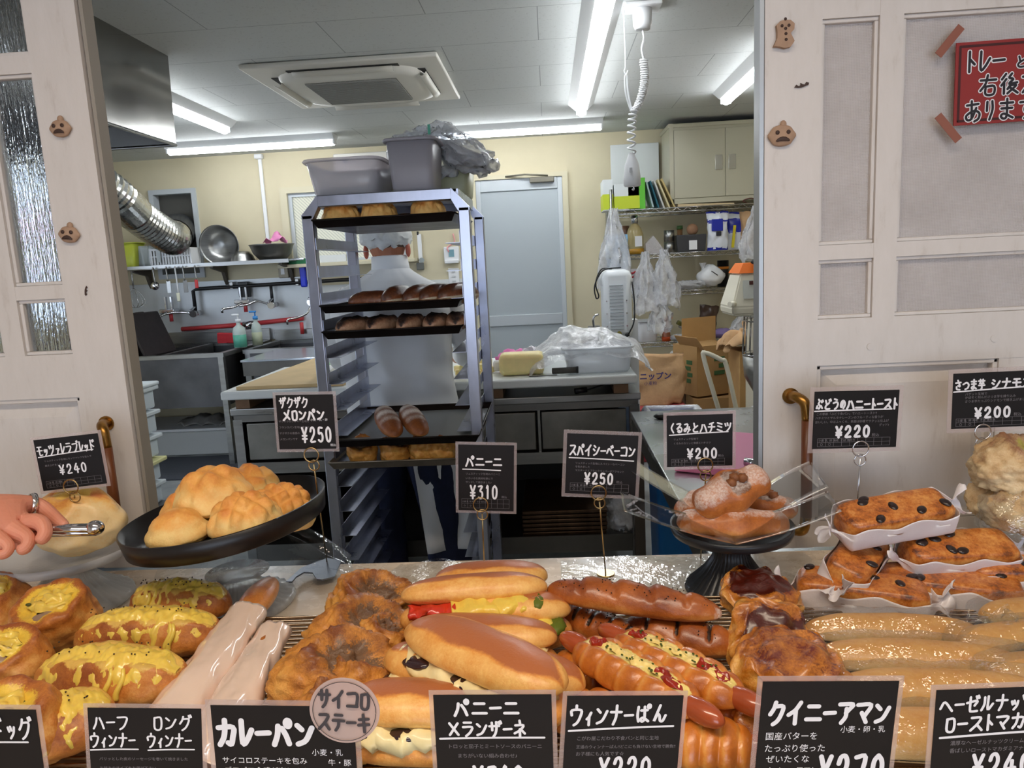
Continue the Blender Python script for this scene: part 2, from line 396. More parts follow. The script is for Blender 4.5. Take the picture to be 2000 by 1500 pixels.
def sliding_door(name, xs, sgn, glass):
    """xs: free edge x; the door runs away from the opening in direction sgn. One stile, two pane columns, rails, lower panel."""
    X = lambda d: xs + sgn * d
    y0, y1 = 1.2, 1.235
    root = thing(name, None, None, (X(0.4), 1.2, 0.905)); root['kind'] = 'structure'
    fr = MB()
    W = 0.86
    cols = [(0.085, 0.170), (0.205, 0.60), (0.635, 0.76)]
    rows = [(1.2875, 1.381), (1.404, 1.739), (1.767, 1.93)]
    zt = 1.98
    def bar(a, b, z0, z1, dy=0.0):
        fr.box2((X(a), y0 + dy, z0), (X(b), y1 - dy, z1))
    bar(0, 0.085, 0.905, zt); bar(W - .08, W, 0.905, zt)
    fr.box2((X(0.085), y0 + .001, 1.213), (X(W - .08), y1 - .001, 1.2875))                    # lock rail
    fr.box2((X(0.085), y0 + .002, 0.905), (X(W - .08), y1 - .002, 0.95)); fr.box2((X(0.085), y0 + .001, 1.93), (X(W - .08), y1 - .001, zt))
    for a, b in ((0.170, 0.205), (0.60, 0.635)): fr.box2((X(a), y0 + .0015, 1.2875), (X(b), y1 - .0015, 1.93))
    for z0, z1 in ((1.381, 1.404), (1.739, 1.767)): fr.box2((X(0.085), y0 + .0022, z0), (X(W - .08), y1 - .0022, z1))
    fr.box2((X(0.37), y0 + .002, 0.95), (X(0.42), y1 - .002, 1.213))
    obj('door_frame', fr, m_paint, root)
    mo = MB()
    for a, b in cols:
        for z0, z1 in rows:                       # moulding beads around each pane
            t = 0.006
            for q in (((a, z0), (b, z0 + t)), ((a, z1 - t), (b, z1)), ((a, z0 + t), (a + t, z1 - t)), ((b - t, z0 + t), (b, z1 - t))):
                mo.box2((X(q[0][0]), y0 + .006, q[0][1]), (X(q[1][0]), y0 + .022, q[1][1]), bev=0.0015)
    for a, b in ((0.085, 0.37), (0.42, 0.78)):   # raised lower panels
        z0, z1 = 0.95, 1.213
        for k, (ins, dy) in enumerate(((0.0, 0.008), (0.022, 0.0025))):
            if k == 0:
                for q in (((a, z0), (b, z0 + .008)), ((a, z1 - .008), (b, z1)), ((a, z0), (a + .008, z1)), ((b - .008, z0), (b, z1))):
                    mo.box2((X(q[0][0]), y0 + .004, q[0][1]), (X(q[1][0]), y0 + .02, q[1][1]), bev=0.002)
            else:
                vs = []
                for i2, y2 in ((0.012, y0 + .018), (0.034, y0 + .008)):
                    vs.append([mo.v((X(p), y2, q)) for p, q in ((a + i2, z0 + i2), (b - i2, z0 + i2), (b - i2, z1 - i2), (a + i2, z1 - i2))])
                for j in range(4): mo.f([vs[0][j], vs[0][(j + 1) % 4], vs[1][(j + 1) % 4], vs[1][j]], sm=False)
                mo.f(vs[1], sm=False)
        mo.box2((X(a), y0 + .018, z0), (X(b), y0 + .024, z1))
    obj('moulding', mo, m_paint, root)
    for a, b in cols:
        for z0, z1 in rows:
            obj('pane', MB().box2((X(a - .002), y0 + .014, z0 - .002), (X(b + .002), y0 + .018, z1 + .002)), glass, root)
    # handle: brass elbow and turned wood grip
    hx = X(0.043)
    el = MB(); ox = 0.016
    el.tube(catmull([(hx, y0 + .001, 1.166), (hx + .004, y0 - .02, 1.167), (hx + .013, y0 - .032, 1.158), (hx + ox, y0 - .035, 1.13)], 5), 0.0085, n=14)
    el.cyl((hx, y0 + .001, 1.166), (hx, y0 - .004, 1.166), 0.013, n=18)
    el.tube(catmull([(hx, y0 + .001, 0.945), (hx + .004, y0 - .02, 0.944), (hx + .013, y0 - .032, 0.95), (hx + ox, y0 - .035, 0.975)], 5), 0.0085, n=14)
    obj('door_handle', el, mat('aged brass', (150, 112, 58), 0.3, 1.0, var=0.2, vs=60), root)
    obj('handle_grip', MB().cyl((hx + ox, y0 - .035, 1.132), (hx + ox, y0 - .035, 0.972), 0.0088, n=16), mat('red brown wood', (104, 58, 30), 0.35, var=0.25, vs=40, stretch=(1, 1, .1)), root)
    return root
sliding_door('door_1', -0.722, -1, m_ripple)
sliding_door('door_2', 0.341, 1, m_frost)
struct('trim_2', MB().box2((0.3335, 1.2, 0.905), (0.3398, 1.232, 2.0)), mat('aluminium edge', (168, 172, 174), 0.4, 0.6))
struct('trim_3', MB().box2((-0.720, 1.208, 0.905), (-0.714, 1.236, 2.0)), mat('greige edge', (150, 143, 132), 0.6))

# back door with frame
root = thing('door_3', None, None, (-0.21, YW, 0)); root['kind'] = 'structure'
alu = mat('grey aluminium door skin', (176, 184, 188), 0.45, 0.15)
frm = mat('beige painted frame', (206, 198, 170), 0.5); frm2 = mat('pale aluminium frame', (196, 202, 206), 0.4, 0.3)
mb = MB()
for a, c in (((-.62, YW - .03, 0), (-.575, YW + .06, 2.13)), ((.145, YW - .03, 0), (.19, YW + .06, 2.13)), ((-.575, YW - .03, 2.095), (.145, YW + .06, 2.13))): mb.box2(a, c)
obj('door_frame', mb, frm, root)
mb = MB()
for a, c in (((-.575, YW - .012, 0.0), (-.535, YW + .04, 2.095)), ((.105, YW - .012, 0.0), (.145, YW + .04, 2.095)), ((-.535, YW - .012, 2.0), (.105, YW + .04, 2.095)), ((-.535, YW - .012, 0.88), (.105, YW + .04, 0.97))): mb.box2(a, c, bev=.003)
obj('door_border', mb, frm2, root)
mb = MB(); mb.box2((-.535, YW + .004, 0.97), (.105, YW + .03, 2.0)); mb.box2((-.535, YW + .004, 0.0), (.105, YW + .03, 0.88)); obj('door_panel', mb, alu, root)
cl = MB(); cl.box((-.02, YW - .045, 2.07), (.2, .05, .045), bev=.006); obj('door_closer', cl, mat('grey door closer', (120, 116, 104), 0.4, 0.6), root)
obj('closer_arm', MB().tube([(.03, YW - .05, 2.1), (-.16, YW - .09, 2.115), (-.32, YW - .03, 2.112)], 0.007, n=6), mat('grey door closer', (0, 0, 0)), root)

# window behind the baker, with sill
root = thing('window_1', None, None, (-1.68, YW, 1.5)); root['kind'] = 'structure'
mb = MB()
for a, c in (((-2.23, YW - .02, 1.47), (-2.17, YW + .08, 2.13)), ((-1.19, YW - .02, 1.47), (-1.13, YW + .08, 2.13)), ((-2.17, YW - .02, 2.08), (-1.19, YW + .08, 2.13))): mb.box2(a, c)
obj('window_frame', mb, frm, root)
mb = MB()
for x in (-2.16, -1.70, -1.205): mb.box2((x - .012, YW + .01, 1.5), (x + .022, YW + .05, 2.08))
mb.box2((-2.17, YW + .012, 2.05), (-1.19, YW + .048, 2.08)); mb.box2((-2.17, YW + .012, 1.49), (-1.19, YW + .048, 1.52)); obj('sash', mb, frm2, root)
m_wired, nt, b, N, L = nmat('frosted wired glass')
v = coords(nt); ck = N('ShaderNodeTexWave'); ck.bands_direction = 'DIAGONAL'; ck.inputs['Scale'].default_value = 22; L(v, ck.inputs['Vector'])
L(ramp(nt, ck.outputs['Fac'], [(0.02, (150, 150, 140)), (0.12, (222, 218, 196))]), b.inputs['Base Color']); b.inputs['Roughness'].default_value = 0.35
b.inputs['Transmission Weight'].default_value = 0.35
obj('pane', MB().box2((-2.15, YW + .028, 1.5), (-1.19, YW + .034, 2.06)), m_wired, root)
obj('window_sill', MB().box2((-2.26, YW - .16, 1.46), (-1.1, YW + .09, 1.49), bev=.004), frm, root)
# duct opening
root = thing('window_2', None, None, (-3.15, YW, 1.45)); root['kind'] = 'structure'
mb = MB()
for a, c in (((-3.36, YW - .02, 1.42), (-3.32, YW + .08, 2.17)), ((-2.99, YW - .02, 1.42), (-2.95, YW + .08, 2.17)), ((-3.32, YW - .02, 2.13), (-2.99, YW + .08, 2.17)), ((-3.32, YW - .02, 1.42), (-2.99, YW + .08, 1.46))): mb.box2(a, c)
obj('window_frame', mb, mat('pale grey frame', (190, 196, 200), 0.5), root)
obj('blanking_panel', MB().box2((-3.33, YW + .07, 1.45), (-2.98, YW + .09, 2.14)), mat('dark duct panel', (84, 82, 76), 0.5, 0.4), root)
# window in the left kitchen wall and what stands outside it
root = thing('window_3', None, None, (XL, 4.15, 1.15)); root['kind'] = 'structure'
mb = MB()
for y in (3.2, 3.82, 4.46, 5.07): mb.box2((XL - .08, y, 1.15), (XL - .02, y + .035, 2.2))
mb.box2((XL - .08, 3.2, 1.15), (XL - .02, 5.1, 1.19)); mb.box2((XL - .08, 3.2, 2.16), (XL - .02, 5.1, 2.2)); obj('window_frame', mb, frm2, root)
mb = MB().box2((-9.5, 1.0, 0), (-9.3, 14, 3.0)); struct('wall_outside', mb, mat('white house wall', (236, 238, 242), 0.7))
struct('trim_outside', MB().box2((-9.29, 1.0, 2.25), (-9.2, 14, 2.5)).box2((-9.29, 1, 1.7), (-9.2, 14, 1.82)), mat('pink painted band', (226, 178, 184), 0.6))
struct('floor_outside', MB().box2((-9.5, -2, -0.3), (-3.95, 14, -0.06)), mat('pale paving', (170, 172, 172), 0.8))
# stainless splash boards low on the back wall, and a bare white wiring duct above
struct('trim_4', MB().box2((-3.79, YW - .012, 0.86), (-2.02, YW - .001, 1.37)).box2((-3.79, YW - .02, 1.37), (-2.02, YW - .001, 1.385)), mat('brushed splash board', (196, 200, 202), 0.38, 0.35, var=.05, vs=3))
struct('trim_5', MB().box2((-2.02, YW - .012, 0.84), (-.62, YW - .001, 1.3)), mat('white splash board', (214, 216, 214), 0.5))
# kitchen mat on the floor
solo('floor_mat', MB().box2((-3.55, 4.95, 0.0), (-1.55, 5.6, 0.012), bev=.004), mat('charcoal mat', (62, 65, 72), 0.9, var=.15, vs=90, bump=.002, bs=300), 'charcoal kitchen floor mat lying before the sink', 'mat')
# ------------------------------------------------------------------ kitchen ceiling: lights, air conditioner, hood, duct, cord
m_tube = mat('lit diffuser', (255, 255, 255), 0.5, emit=(247, 251, 255), es=29.0)
m_house = mat('white enamel fixture', (214, 216, 216), 0.45)
def batten(label, c, length, along):
    t = thing('ceiling_light', label, 'ceiling light', (c[0], c[1], ZC), (0, 0, 0 if along == 'x' else pi / 2), 'batten lights on the kitchen ceiling')
    h = MB(); l = length / 2
    h.prism([(-.085, 0), (.085, 0), (.04, -.04), (-.04, -.04)], 2 * l + .03, R=Matrix(((0, 0, 1), (1, 0, 0), (0, 1, 0))), c=(-l - .015, 0, 0))
    obj('housing', h, m_house, t, world=False)
    d = MB(); d.tube([(-l, 0, -.052), (l, 0, -.052)], .028, n=14, sq=1.0); obj('light_tube', d, m_tube, t, world=False)
    e = MB(); e.box((-l - .008, 0, -.045), (.016, .07, .055), bev=.005).box((l + .008, 0, -.045), (.016, .07, .055), bev=.005); obj('end_cap', e, m_house, t, world=False)
batten('batten ceiling light running across above the shelf of steel bowls', (-2.19, 5.66), 1.26, 'x')
batten('batten ceiling light running across behind the air conditioner, above the back door', (-.17, 5.70), 1.2, 'x')
batten('long batten ceiling light running towards the shop, beside the coiled cord', (.262, 3.95), 2.35, 'y')
batten('batten ceiling light partly hidden by the right door, above the steel cabinet', (1.19, 4.42), 1.25, 'y')
batten('short visible end of batten light beside the range hood', (-2.09, 4.35), 1.25, 'y')

m_acw = mat('ivory plastic', (216, 213, 204), 0.45)
t = thing('air_conditioner', 'square four-way cassette air conditioner in the kitchen ceiling', 'air conditioner', (-.97, 4.17, ZC))
mb = MB(); mb.box((0, 0, -.014), (.97, .95, .023), bev=.008); obj('panel', mb, m_acw, t, world=False)
mb = MB()                                     # raised rounded body
def acp(r, z, k=4.5):
    return [(math.copysign(abs(cos(a)) ** (2 / k), cos(a)) * r, math.copysign(abs(sin(a)) ** (2 / k), sin(a)) * r, z) for a in [2 * pi * i / 48 for i in range(48)]]
rg = [[mb.v(p) for p in acp(r, z)] for r, z in ((.385, -.02), (.37, -.045), (.335, -.055), (.29, -.055))]
for A, B in zip(rg, rg[1:]):
    for i in range(48): mb.f([A[i], A[(i + 1) % 48], B[(i + 1) % 48], B[i]])
mb.f(rg[-1]); obj('grille_surround', mb, m_acw, t, world=False)
mb = MB()
for i in range(22): mb.box((0, -.235 + i * .0224, -.058), (.47, .007, .01))
for i in range(19): mb.box((-.235 + i * .026, 0, -.0565), (.004, .48, .006))
obj('intake_grille', mb, mat('grey grille plastic', (150, 150, 144), 0.5), t, world=False)
obj('filter', MB().box((0, 0, -.0555), (.475, .48, .002)), mat('dark filter', (92, 92, 86), 0.9), t, world=False)
for k in range(4):
    R = Matrix.Rotation(k * pi / 2, 3, 'Z'); mb = MB()
    mb.grid(lambda u, v: R @ V(-.25 + .5 * u, .345 + .05 * v, -.035 - .02 * sin(pi * v) - (.02 * v if k in (0, 1) else 0)), 8, 6)
    obj('louver', mb, mat('louver plastic', (196, 193, 182), 0.45), t, world=False, solid=.003)
    mb = MB(); mb.box(R @ V(0, .37, -.026), (.56 if k % 2 == 0 else .05, .05 if k % 2 == 0 else .56, .006)); obj('air_slot', mb, mat('dark slot', (60, 60, 58), 0.8), t, world=False)

t = thing('range_hood', 'large mirror-steel range hood with dark open underside, upper left', 'range hood', (-2.5, 2.9, 2.02))
mb = MB(); x0, x1, y0, y1, z0 = -3.3, -1.72, 2.0, 3.52, 2.03
P = [V(x, y, z) for x, y, z in ((x0, y0, ZC), (x1 + .02, y0, ZC), (x1 + .02, y1 - .02, ZC), (x0, y1 - .02, ZC), (x0, y0, z0), (x1, y0, z0), (x1, y1, z0), (x0, y1, z0))]
vs = [mb.v(p) for p in P]
for q in ((0, 1, 5, 4), (1, 2, 6, 5), (2, 3, 7, 6), (3, 0, 4, 7)): mb.f([vs[i] for i in q], sm=False)
obj('hood_shell', mb, mat('mirror steel', (150, 148, 144), 0.14, 1.0, var=.1, vs=1.5), t, solid=.004)
obj('hood_lining', MB().box2((x0 + .02, y0 + .02, z0 + .1), (x1 - .03, y1 - .03, z0 + .12)), mat('black hood lining', (26, 24, 22), 0.7), t)  # nearly black board up inside the hood
mb = MB().tube([(x0, y0, z0), (x1, y0, z0), (x1, y1, z0), (x0, y1, z0)], .008, n=6, closed=True); obj('hood_rim', mb, STEEL, t)

t = thing('exhaust_duct', 'silver flexible exhaust duct bending down into the wall opening', 'duct', (-2.95, 5.6, 1.7))
path = catmull([(-3.75, 4.72, 2.2), (-3.35, 4.85, 2.19), (-3.07, 5.08, 2.1), (-2.98, 5.42, 1.87), (-2.93, 5.72, 1.74), (-3.02, 5.97, 1.76)], 22)
mb = MB(); n = len(path)
mb.tube(path, lambda u: .128 + .0035 * (1 if int(u * (n - 1)) % 2 else -1), n=32, cap=False, sm=False)
obj('flexible_hose', mb, mat('aluminium foil', (190, 190, 186), 0.25, 1.0, var=.1, vs=20), t)
mb = MB().tube(catmull([(-3.015, 5.965, 1.76), (-3.07, 6.08, 1.79), (-3.12, 6.22, 1.82), (-3.15, 6.36, 1.83)], 6), lambda u: .136 + .004 * (int(u * 18) % 2), n=28, cap=False, sm=False)
obj('duct_collar', mb, mat('dark rubber collar', (58, 60, 62), 0.6), t)
obj('hanger_strap', MB().tube([(-3.0, 5.0, 2.42), (-3.0, 5.03, 2.26), (-2.97, 5.08, 2.1)], .005, n=5), STEEL, t)

t = thing('ceiling_outlet', 'white pull-down ceiling power outlet on a coiled white cord', 'power outlet', (.43, 3.26, ZC))
mb = MB(); mb.box((.43, 3.26, ZC - .008), (.15, .12, .016), bev=.004); mb.lathe([(.001, 2.325), (.03, 2.325), (.038, 2.345), (.04, 2.405), (.001, 2.405)], (.43, 3.26, 0), 24); obj('rosette', mb, WHITEP, t)
ax = catmull([(.432, 3.26, 2.21), (.435, 3.26, 2.14), (.425, 3.26, 2.08), (.405, 3.26, 2.03), (.384, 3.26, 2.0), (.375, 3.26, 1.93), (.373, 3.26, 1.835)], 40)
pts = []; ph = 0.0
for i, p in enumerate(ax):
    u = i / (len(ax) - 1); ph += 2 * pi * (0.19 if u < .62 else 0.075)
    r = .0155 if u < .62 else .016
    pts.append(p + V(cos(ph) * r, sin(ph) * r, 0))
fine = []
for i in range(len(pts) - 1):
    for k in range(2): fine.append(pts[i].lerp(pts[i + 1], k / 2))
mb = MB().tube(pts, .0042, n=6); mb.tube(catmull([(.43, 3.26, 2.33), (.434, 3.26, 2.29), (.425, 3.26, 2.25), (.432, 3.26, 2.21)], 6), .004, n=6)
mb.tube(catmull([(.39, 3.26, 1.99), (.37, 3.26, 2.02), (.355, 3.26, 2.08), (.352, 3.26, 2.14), (.36, 3.26, 2.15), (.364, 3.26, 2.09), (.374, 3.26, 2.03), (.385, 3.26, 2.0)], 6), .0038, n=6)
obj('coiled_cord', mb, WHITEP, t)
obj('ceiling_hook', MB().tube(catmull([(.355, 3.26, 2.42), (.356, 3.26, 2.2), (.35, 3.26, 2.17), (.358, 3.26, 2.155), (.366, 3.26, 2.17)], 5), .0025, n=6), WHITEP, t)
mb = MB().lathe([(.001, 1.838), (.012, 1.838), (.016, 1.825), (.03, 1.79), (.036, 1.74), (.036, 1.705), (.032, 1.7), (.001, 1.7)], (.373, 3.26, 0), 28, ell=(1, .8)); obj('outlet_head', mb, WHITEP, t)
obj('switch', MB().box((.365, 3.228, 1.765), (.012, .006, .02), bev=.002), mat('pale grey plastic', (190, 192, 194), .4), t)
obj('plug_hook', MB().tube(catmull([(.376, 3.26, 1.702), (.38, 3.26, 1.69), (.376, 3.26, 1.684), (.372, 3.26, 1.69)], 4), .003, n=6), CHROME, t)

# ------------------------------------------------------------------ back wall left: shelf, bowls, utensils, taps, sinks
solo('wiring_duct', MB().box2((-2.385, YW - .02, 1.6), (-2.355, YW, 2.4), bev=.004).box((-2.37, YW - .03, 2.39), (.07, .05, .04), bev=.01), WHITEP, 'slim white cable duct running down the cream wall', 'cable duct')
t = thing('wall_shelf', 'steel wall shelf over the sinks on dark brackets', 'shelf', (-2.85, 6.15, 1.5))
mb = MB().box2((-3.78, 5.98, 1.515), (-2.1, 6.29, 1.53)).box2((-3.78, 5.975, 1.505), (-2.1, 5.982, 1.535)); obj('shelf_board', mb, STEEL, t)
for x in (-3.45, -2.78, -2.2):
    mb = MB().prism([(0, 0), (-.27, 0), (-.27, -.025), (-.06, -.06), (-.03, -.13), (0, -.17)], .028, R=Matrix(((0, 0, 1), (1, 0, 0), (0, 1, 0))), c=(x, 6.29, 1.514)); obj('bracket', mb, mat('dark bracket', (92, 86, 78), .5, .3), t)
obj('hanging_rail', MB().tube([(-3.78, 5.955, 1.505), (-2.72, 5.955, 1.505)], .005, n=6), STEEL, t)
bowl = lambda R, h, c, Rm=None: MB().lathe([(.001, 0), (R * .45, 0), (R * .6, h * .06), (R * .85, h * .45), (R * .97, h * .92), (R * 1.03, h), (R * 1.0, h * 1.01), (R * .95, h * .9), (R * .82, h * .46), (R * .58, h * .09), (.001, .004)], c, 40, R=Rm)
R90 = Matrix.Rotation(radians(97), 3, 'X')
solo('mixing_bowl', bowl(.165, .12, (-2.73, 6.25, 1.69), R90), STEEL, 'large steel mixing bowl stood on edge against the wall', 'bowl', 'steel bowls on the wall shelf')
solo('mixing_bowl', bowl(.10, .085, (-2.53, 6.11, 1.617), Matrix.Rotation(pi, 3, 'X')), STEEL, 'small steel bowl upside down between the two large bowls', 'bowl', 'steel bowls on the wall shelf')
solo('mixing_bowl', bowl(.18, .13, (-2.28, 6.12, 1.53)), STEEL_D, 'wide steel mixing bowl with pink plastic bag in it', 'bowl', 'steel bowls on the wall shelf')
mb = MB().grid(lambda u, v: V(-2.25 + (u - .4) * .22 * (1 - .3 * v), 6.1 + (v - .5) * .1, 1.66 + .085 * sin(pi * u) * (1 - abs(v - .5)) + .02 * sin(9 * u + 5 * v)), 18, 10); crumple(mb, .02, 3, 30)
solo('plastic_bag', mb, mat('pink thin plastic', (240, 150, 200), .4, trans=.3), 'pink plastic bag sticking out of the wide mixing bowl', 'plastic bag', solid=.001)
def tub(name, label, x, y, z, sx, sy, sz, m, taper=.85, group=None, lid=None, cat='container', rim=.008):
    t = thing(name, label, cat, (x, y, z), group=group)
    mb = MB(); n = 40
    def ring(hx, hy, zz, k=6):
        return [mb.v((x + math.copysign(abs(cos(a)) ** (2 / k), cos(a)) * hx, y + math.copysign(abs(sin(a)) ** (2 / k), sin(a)) * hy, zz)) for a in [2 * pi * (i + .5) / n for i in range(n)]]
    rs = [ring(sx / 2 * taper * .94, sy / 2 * taper * .94, z), ring(sx / 2 * taper, sy / 2 * taper, z + .01), ring(sx / 2, sy / 2, z + sz), ring(sx / 2 - .004, sy / 2 - .004, z + sz), ring(sx / 2 * taper - .004, sy / 2 * taper - .004, z + .008)]
    for A, B in zip(rs, rs[1:]):
        for i in range(n): mb.f([A[i], A[(i + 1) % n], B[(i + 1) % n], B[i]])
    mb.f(rs[0][::-1]); mb.f(rs[-1])
    obj('body', mb, m, t)
    mb = MB(); r1 = [mb.v(v) for v in []]
    k = 6
    mb.tube([(x + math.copysign(abs(cos(a)) ** (2 / k), cos(a)) * (sx / 2 + .003), y + math.copysign(abs(sin(a)) ** (2 / k), sin(a)) * (sy / 2 + .003), z + sz) for a in [2 * pi * (i + .5) / n for i in range(n)]], rim, n=6, closed=True, sq=.7)
    obj('rim', mb, m, t)
    if lid: obj('lid', MB().box((x, y, z + sz + .01), (sx + .02, sy + .02, .02), bev=.008), lid, t)
    return t
m_lime = mat('lime green plastic', (206, 214, 78), .4); m_pp = mat('cloudy plastic', (214, 220, 218), .35, trans=.35)
tub('plastic_box', 'lime yellow plastic box at the left end of the wall shelf', -3.5, 6.13, 1.53, .19, .2, .2, m_lime, .95)
solo('green_cup', MB().lathe([(.001, 0), (.05, 0), (.055, .17), (.05, .17)], (-3.63, 6.1, 1.53), 20), mat('bright green plastic', (84, 180, 54), .4), 'bright green tub just behind the lime box', 'container')
for k, x in enumerate((-3.375, -3.31)):
    mb = MB().grid(lambda u, v: V(x + (u - .5) * (.13 - .05 * (1 - v)), 6.08 - .02 * k + .03 * sin(pi * u), 1.532 + v * .17), 12, 6); solo('plastic_scoop', mb, m_pp, ['cloudy plastic scoop leaning on the lime box', 'second cloudy scoop leaning beside the white basket'][k], 'scoop', 'cloudy scoops on the wall shelf', solid=.003)
t = thing('utensil_basket', 'white plastic basket holding whisks on the wall shelf', 'basket', (-3.1, 6.1, 1.53))
mb = MB().box2((-3.27, 6.02, 1.53), (-2.93, 6.18, 1.54))
for i in range(15):
    x = -3.265 + i * .0235; mb.box2((x, 6.018, 1.54), (x + .014, 6.024, 1.66)); mb.box2((x, 6.176, 1.54), (x + .014, 6.182, 1.66))
mb.box2((-3.275, 6.014, 1.655), (-2.925, 6.026, 1.67)).box2((-3.275, 6.174, 1.655), (-2.925, 6.186, 1.67)).box2((-3.275, 6.02, 1.54), (-3.268, 6.18, 1.67)).box2((-2.932, 6.02, 1.54), (-2.925, 6.18, 1.67)).box2((-3.275, 6.016, 1.6), (-2.925, 6.022, 1.61))
obj('basket_body', mb, WHITEP, t)
def whisk(label, p, d, L=.26, rr=.04, group='whisks'):
    p = V(*p); d = V(*d).normalized(); t = thing('whisk', label, 'whisk', p, group=group)
    a = d.orthogonal().normalized(); b = d.cross(a)
    mb = MB()
    for k in range(6):
        e = a * cos(pi * k / 6) + b * sin(pi * k / 6)
        mb.tube(catmull([p + d * (L * .45), p + d * (L * .68) + e * rr * .8, p + d * (L * .9) + e * rr, p + d * L, p + d * (L * .9) - e * rr, p + d * (L * .68) - e * rr * .8, p + d * (L * .45)], 4), .0016, n=4)
    obj('wire_loops', mb, CHROME, t); obj('handle', MB().tube([p, p + d * (L * .46)], [.008, .006], n=8), STEEL, t)
whisk('wire whisk lying in the white basket, left one', (-3.12, 6.1, 1.58), (.35, 0, 1), .2, .035)
whisk('wire whisk lying in the white basket, right one', (-3.03, 6.1, 1.58), (-.1, 0, 1), .19, .035)
whisk('large balloon whisk hanging under the wall shelf', (-3.40, 5.94, 1.5), (0, 0, -1), .3, .075, None)
t = thing('scraper', 'flat pale dough scraper standing in the basket', 'scraper', (-3.2, 6.0, 1.56)); obj('blade', MB().box((-3.19, 6.005, 1.62), (.035, .003, .12), rot=(0, .05, 0), bev=.002), m_pp, t)
# hanging tools
def hang(name, label, x, L, head, m, hm=STEEL, z=1.5, group='tools hanging under the wall shelf'):
    t = thing(name, label, name.split('_')[-1], (x, 5.945, z), group=group)
    obj('handle', MB().tube(catmull([(x, 5.955, z + .012), (x + .004, 5.94, z + .015), (x, 5.945, z - .01), (x + .004, 5.945, z - L)], 4), .006, n=6), hm, t)
    mb = MB()
    if head == 'flat': mb.box((x + .006, 5.945, z - L - .045), (.035, .004, .1), bev=.002)
    elif head == 'ball': mb.blob(lambda d: V(x + d.x * .035, 5.945 + d.y * .03, z - L - .03 + d.z * .035))
    else: mb.box((x, 5.945, z - L - .03), (.026, .012, .07), bev=.004)
    obj('head', mb, m, t)
hang('skimmer', 'dark skimmer at the far left of the hanging tools', -3.52, .2, 'ball', STEEL_D)
hang('ladle', 'steel ladle hanging right of the balloon whisk', -3.22, .1, 'ball', CHROME)
hang('palette_knife', 'thin steel palette knife under the basket', -3.11, .1, 'flat', STEEL)
hang('pastry_brush', 'white pastry brush hanging lowest under the shelf', -3.035, .2, 'brush', mat('cream bristles', (226, 224, 200), .8), WHITEP)
hang('spatula', 'grey-handled spatula hanging beside the white brush', -2.97, .1, 'flat', STEEL_D)
hang('rolling_cutter', 'steel cutter with red tip hanging rightmost of the tools', -2.87, .1, 'brush', mat('red plastic', (196, 44, 44), .4))
t = thing('bottle_brush', 'blue handled brush hanging at the right end of the wall shelf', 'brush', (-2.02, 6.2, 1.2)); obj('handle', MB().box((-2.065, 6.2, 1.395), (.055, .03, .2), bev=.012), mat('cobalt blue plastic', (30, 50, 190), .35), t)
obj('clip', MB().box((-2.1, 6.18, 1.53), (.13, .03, .02), bev=.005).tube([(-2.065, 6.2, 1.49), (-2.065, 6.2, 1.53)], .006, n=6), CHROME, t)
t = thing('wall_switch', 'small grey electrical box on the wall under the shelf end', 'switch', (-2.3, YW, 1.4)); obj('box', MB().box((-2.25, YW - .03, 1.44), (.085, .05, .12), bev=.006), mat('grey switch box', (150, 142, 126), .5, .3), t); obj('label_plate', MB().box((-2.255, YW - .056, 1.44), (.03, .003, .06)), WHITEP, t)
# water pipe and taps
t = thing('water_pipe', 'black insulated water pipe along the splash board', 'pipe', (-2.4, YW - .05, 1.33))
obj('pipe', MB().tube([(-3.04, 6.22, 1.12), (-3.04, 6.22, 1.31), (-3.0, 6.22, 1.325), (-1.2, 6.22, 1.345)], .016, n=8), BLACKP, t)
for x in (-2.36, -2.02): obj('branch', MB().tube([(x, 6.22, 1.33), (x, 6.22, 1.17)], .014, n=8), BLACKP, t)
for x in (-2.7, -2.13): obj('bracket', MB().box((x, 6.25, 1.34), (.03, .08, .06), bev=.004), STEEL, t)
def tap(label, x, z, pts):
    t = thing('tap', label, 'tap', (x, 6.28, z), group='taps over the sinks')
    obj('tap_body', MB().cyl((x, 6.26, z), (x, 6.15, z), .022).cyl((x, 6.15, z), (x, 6.12, z), .03), CHROME, t)
    obj('spout', MB().tube(catmull(pts, 5), .009, n=8), CHROME, t)
    obj('lever', MB().box((x, 6.12, z + .04), (.02, .1, .012), rot=(.3, 0, 0), bev=.004), CHROME, t)
tap('leftmost chrome tap, partly behind hanging utensils', -3.02, 1.12, [(-3.02, 6.14, 1.12), (-3.14, 6.08, 1.14), (-3.24, 6.02, 1.12), (-3.26, 6.0, 1.06)])
tap('middle chrome tap between the two hot water mixers', -2.34, 1.16, [(-2.34, 6.14, 1.16), (-2.44, 6.1, 1.2), (-2.5, 6.06, 1.18), (-2.56, 6.0, 1.17)])
tap('rightmost chrome swan-neck tap beside the rack post', -2.0, 1.17, [(-2.0, 6.14, 1.15), (-2.03, 6.1, 1.08), (-2.1, 6.06, 1.05), (-2.16, 6.0, 1.04), (-2.17, 6.0, 1.0)])
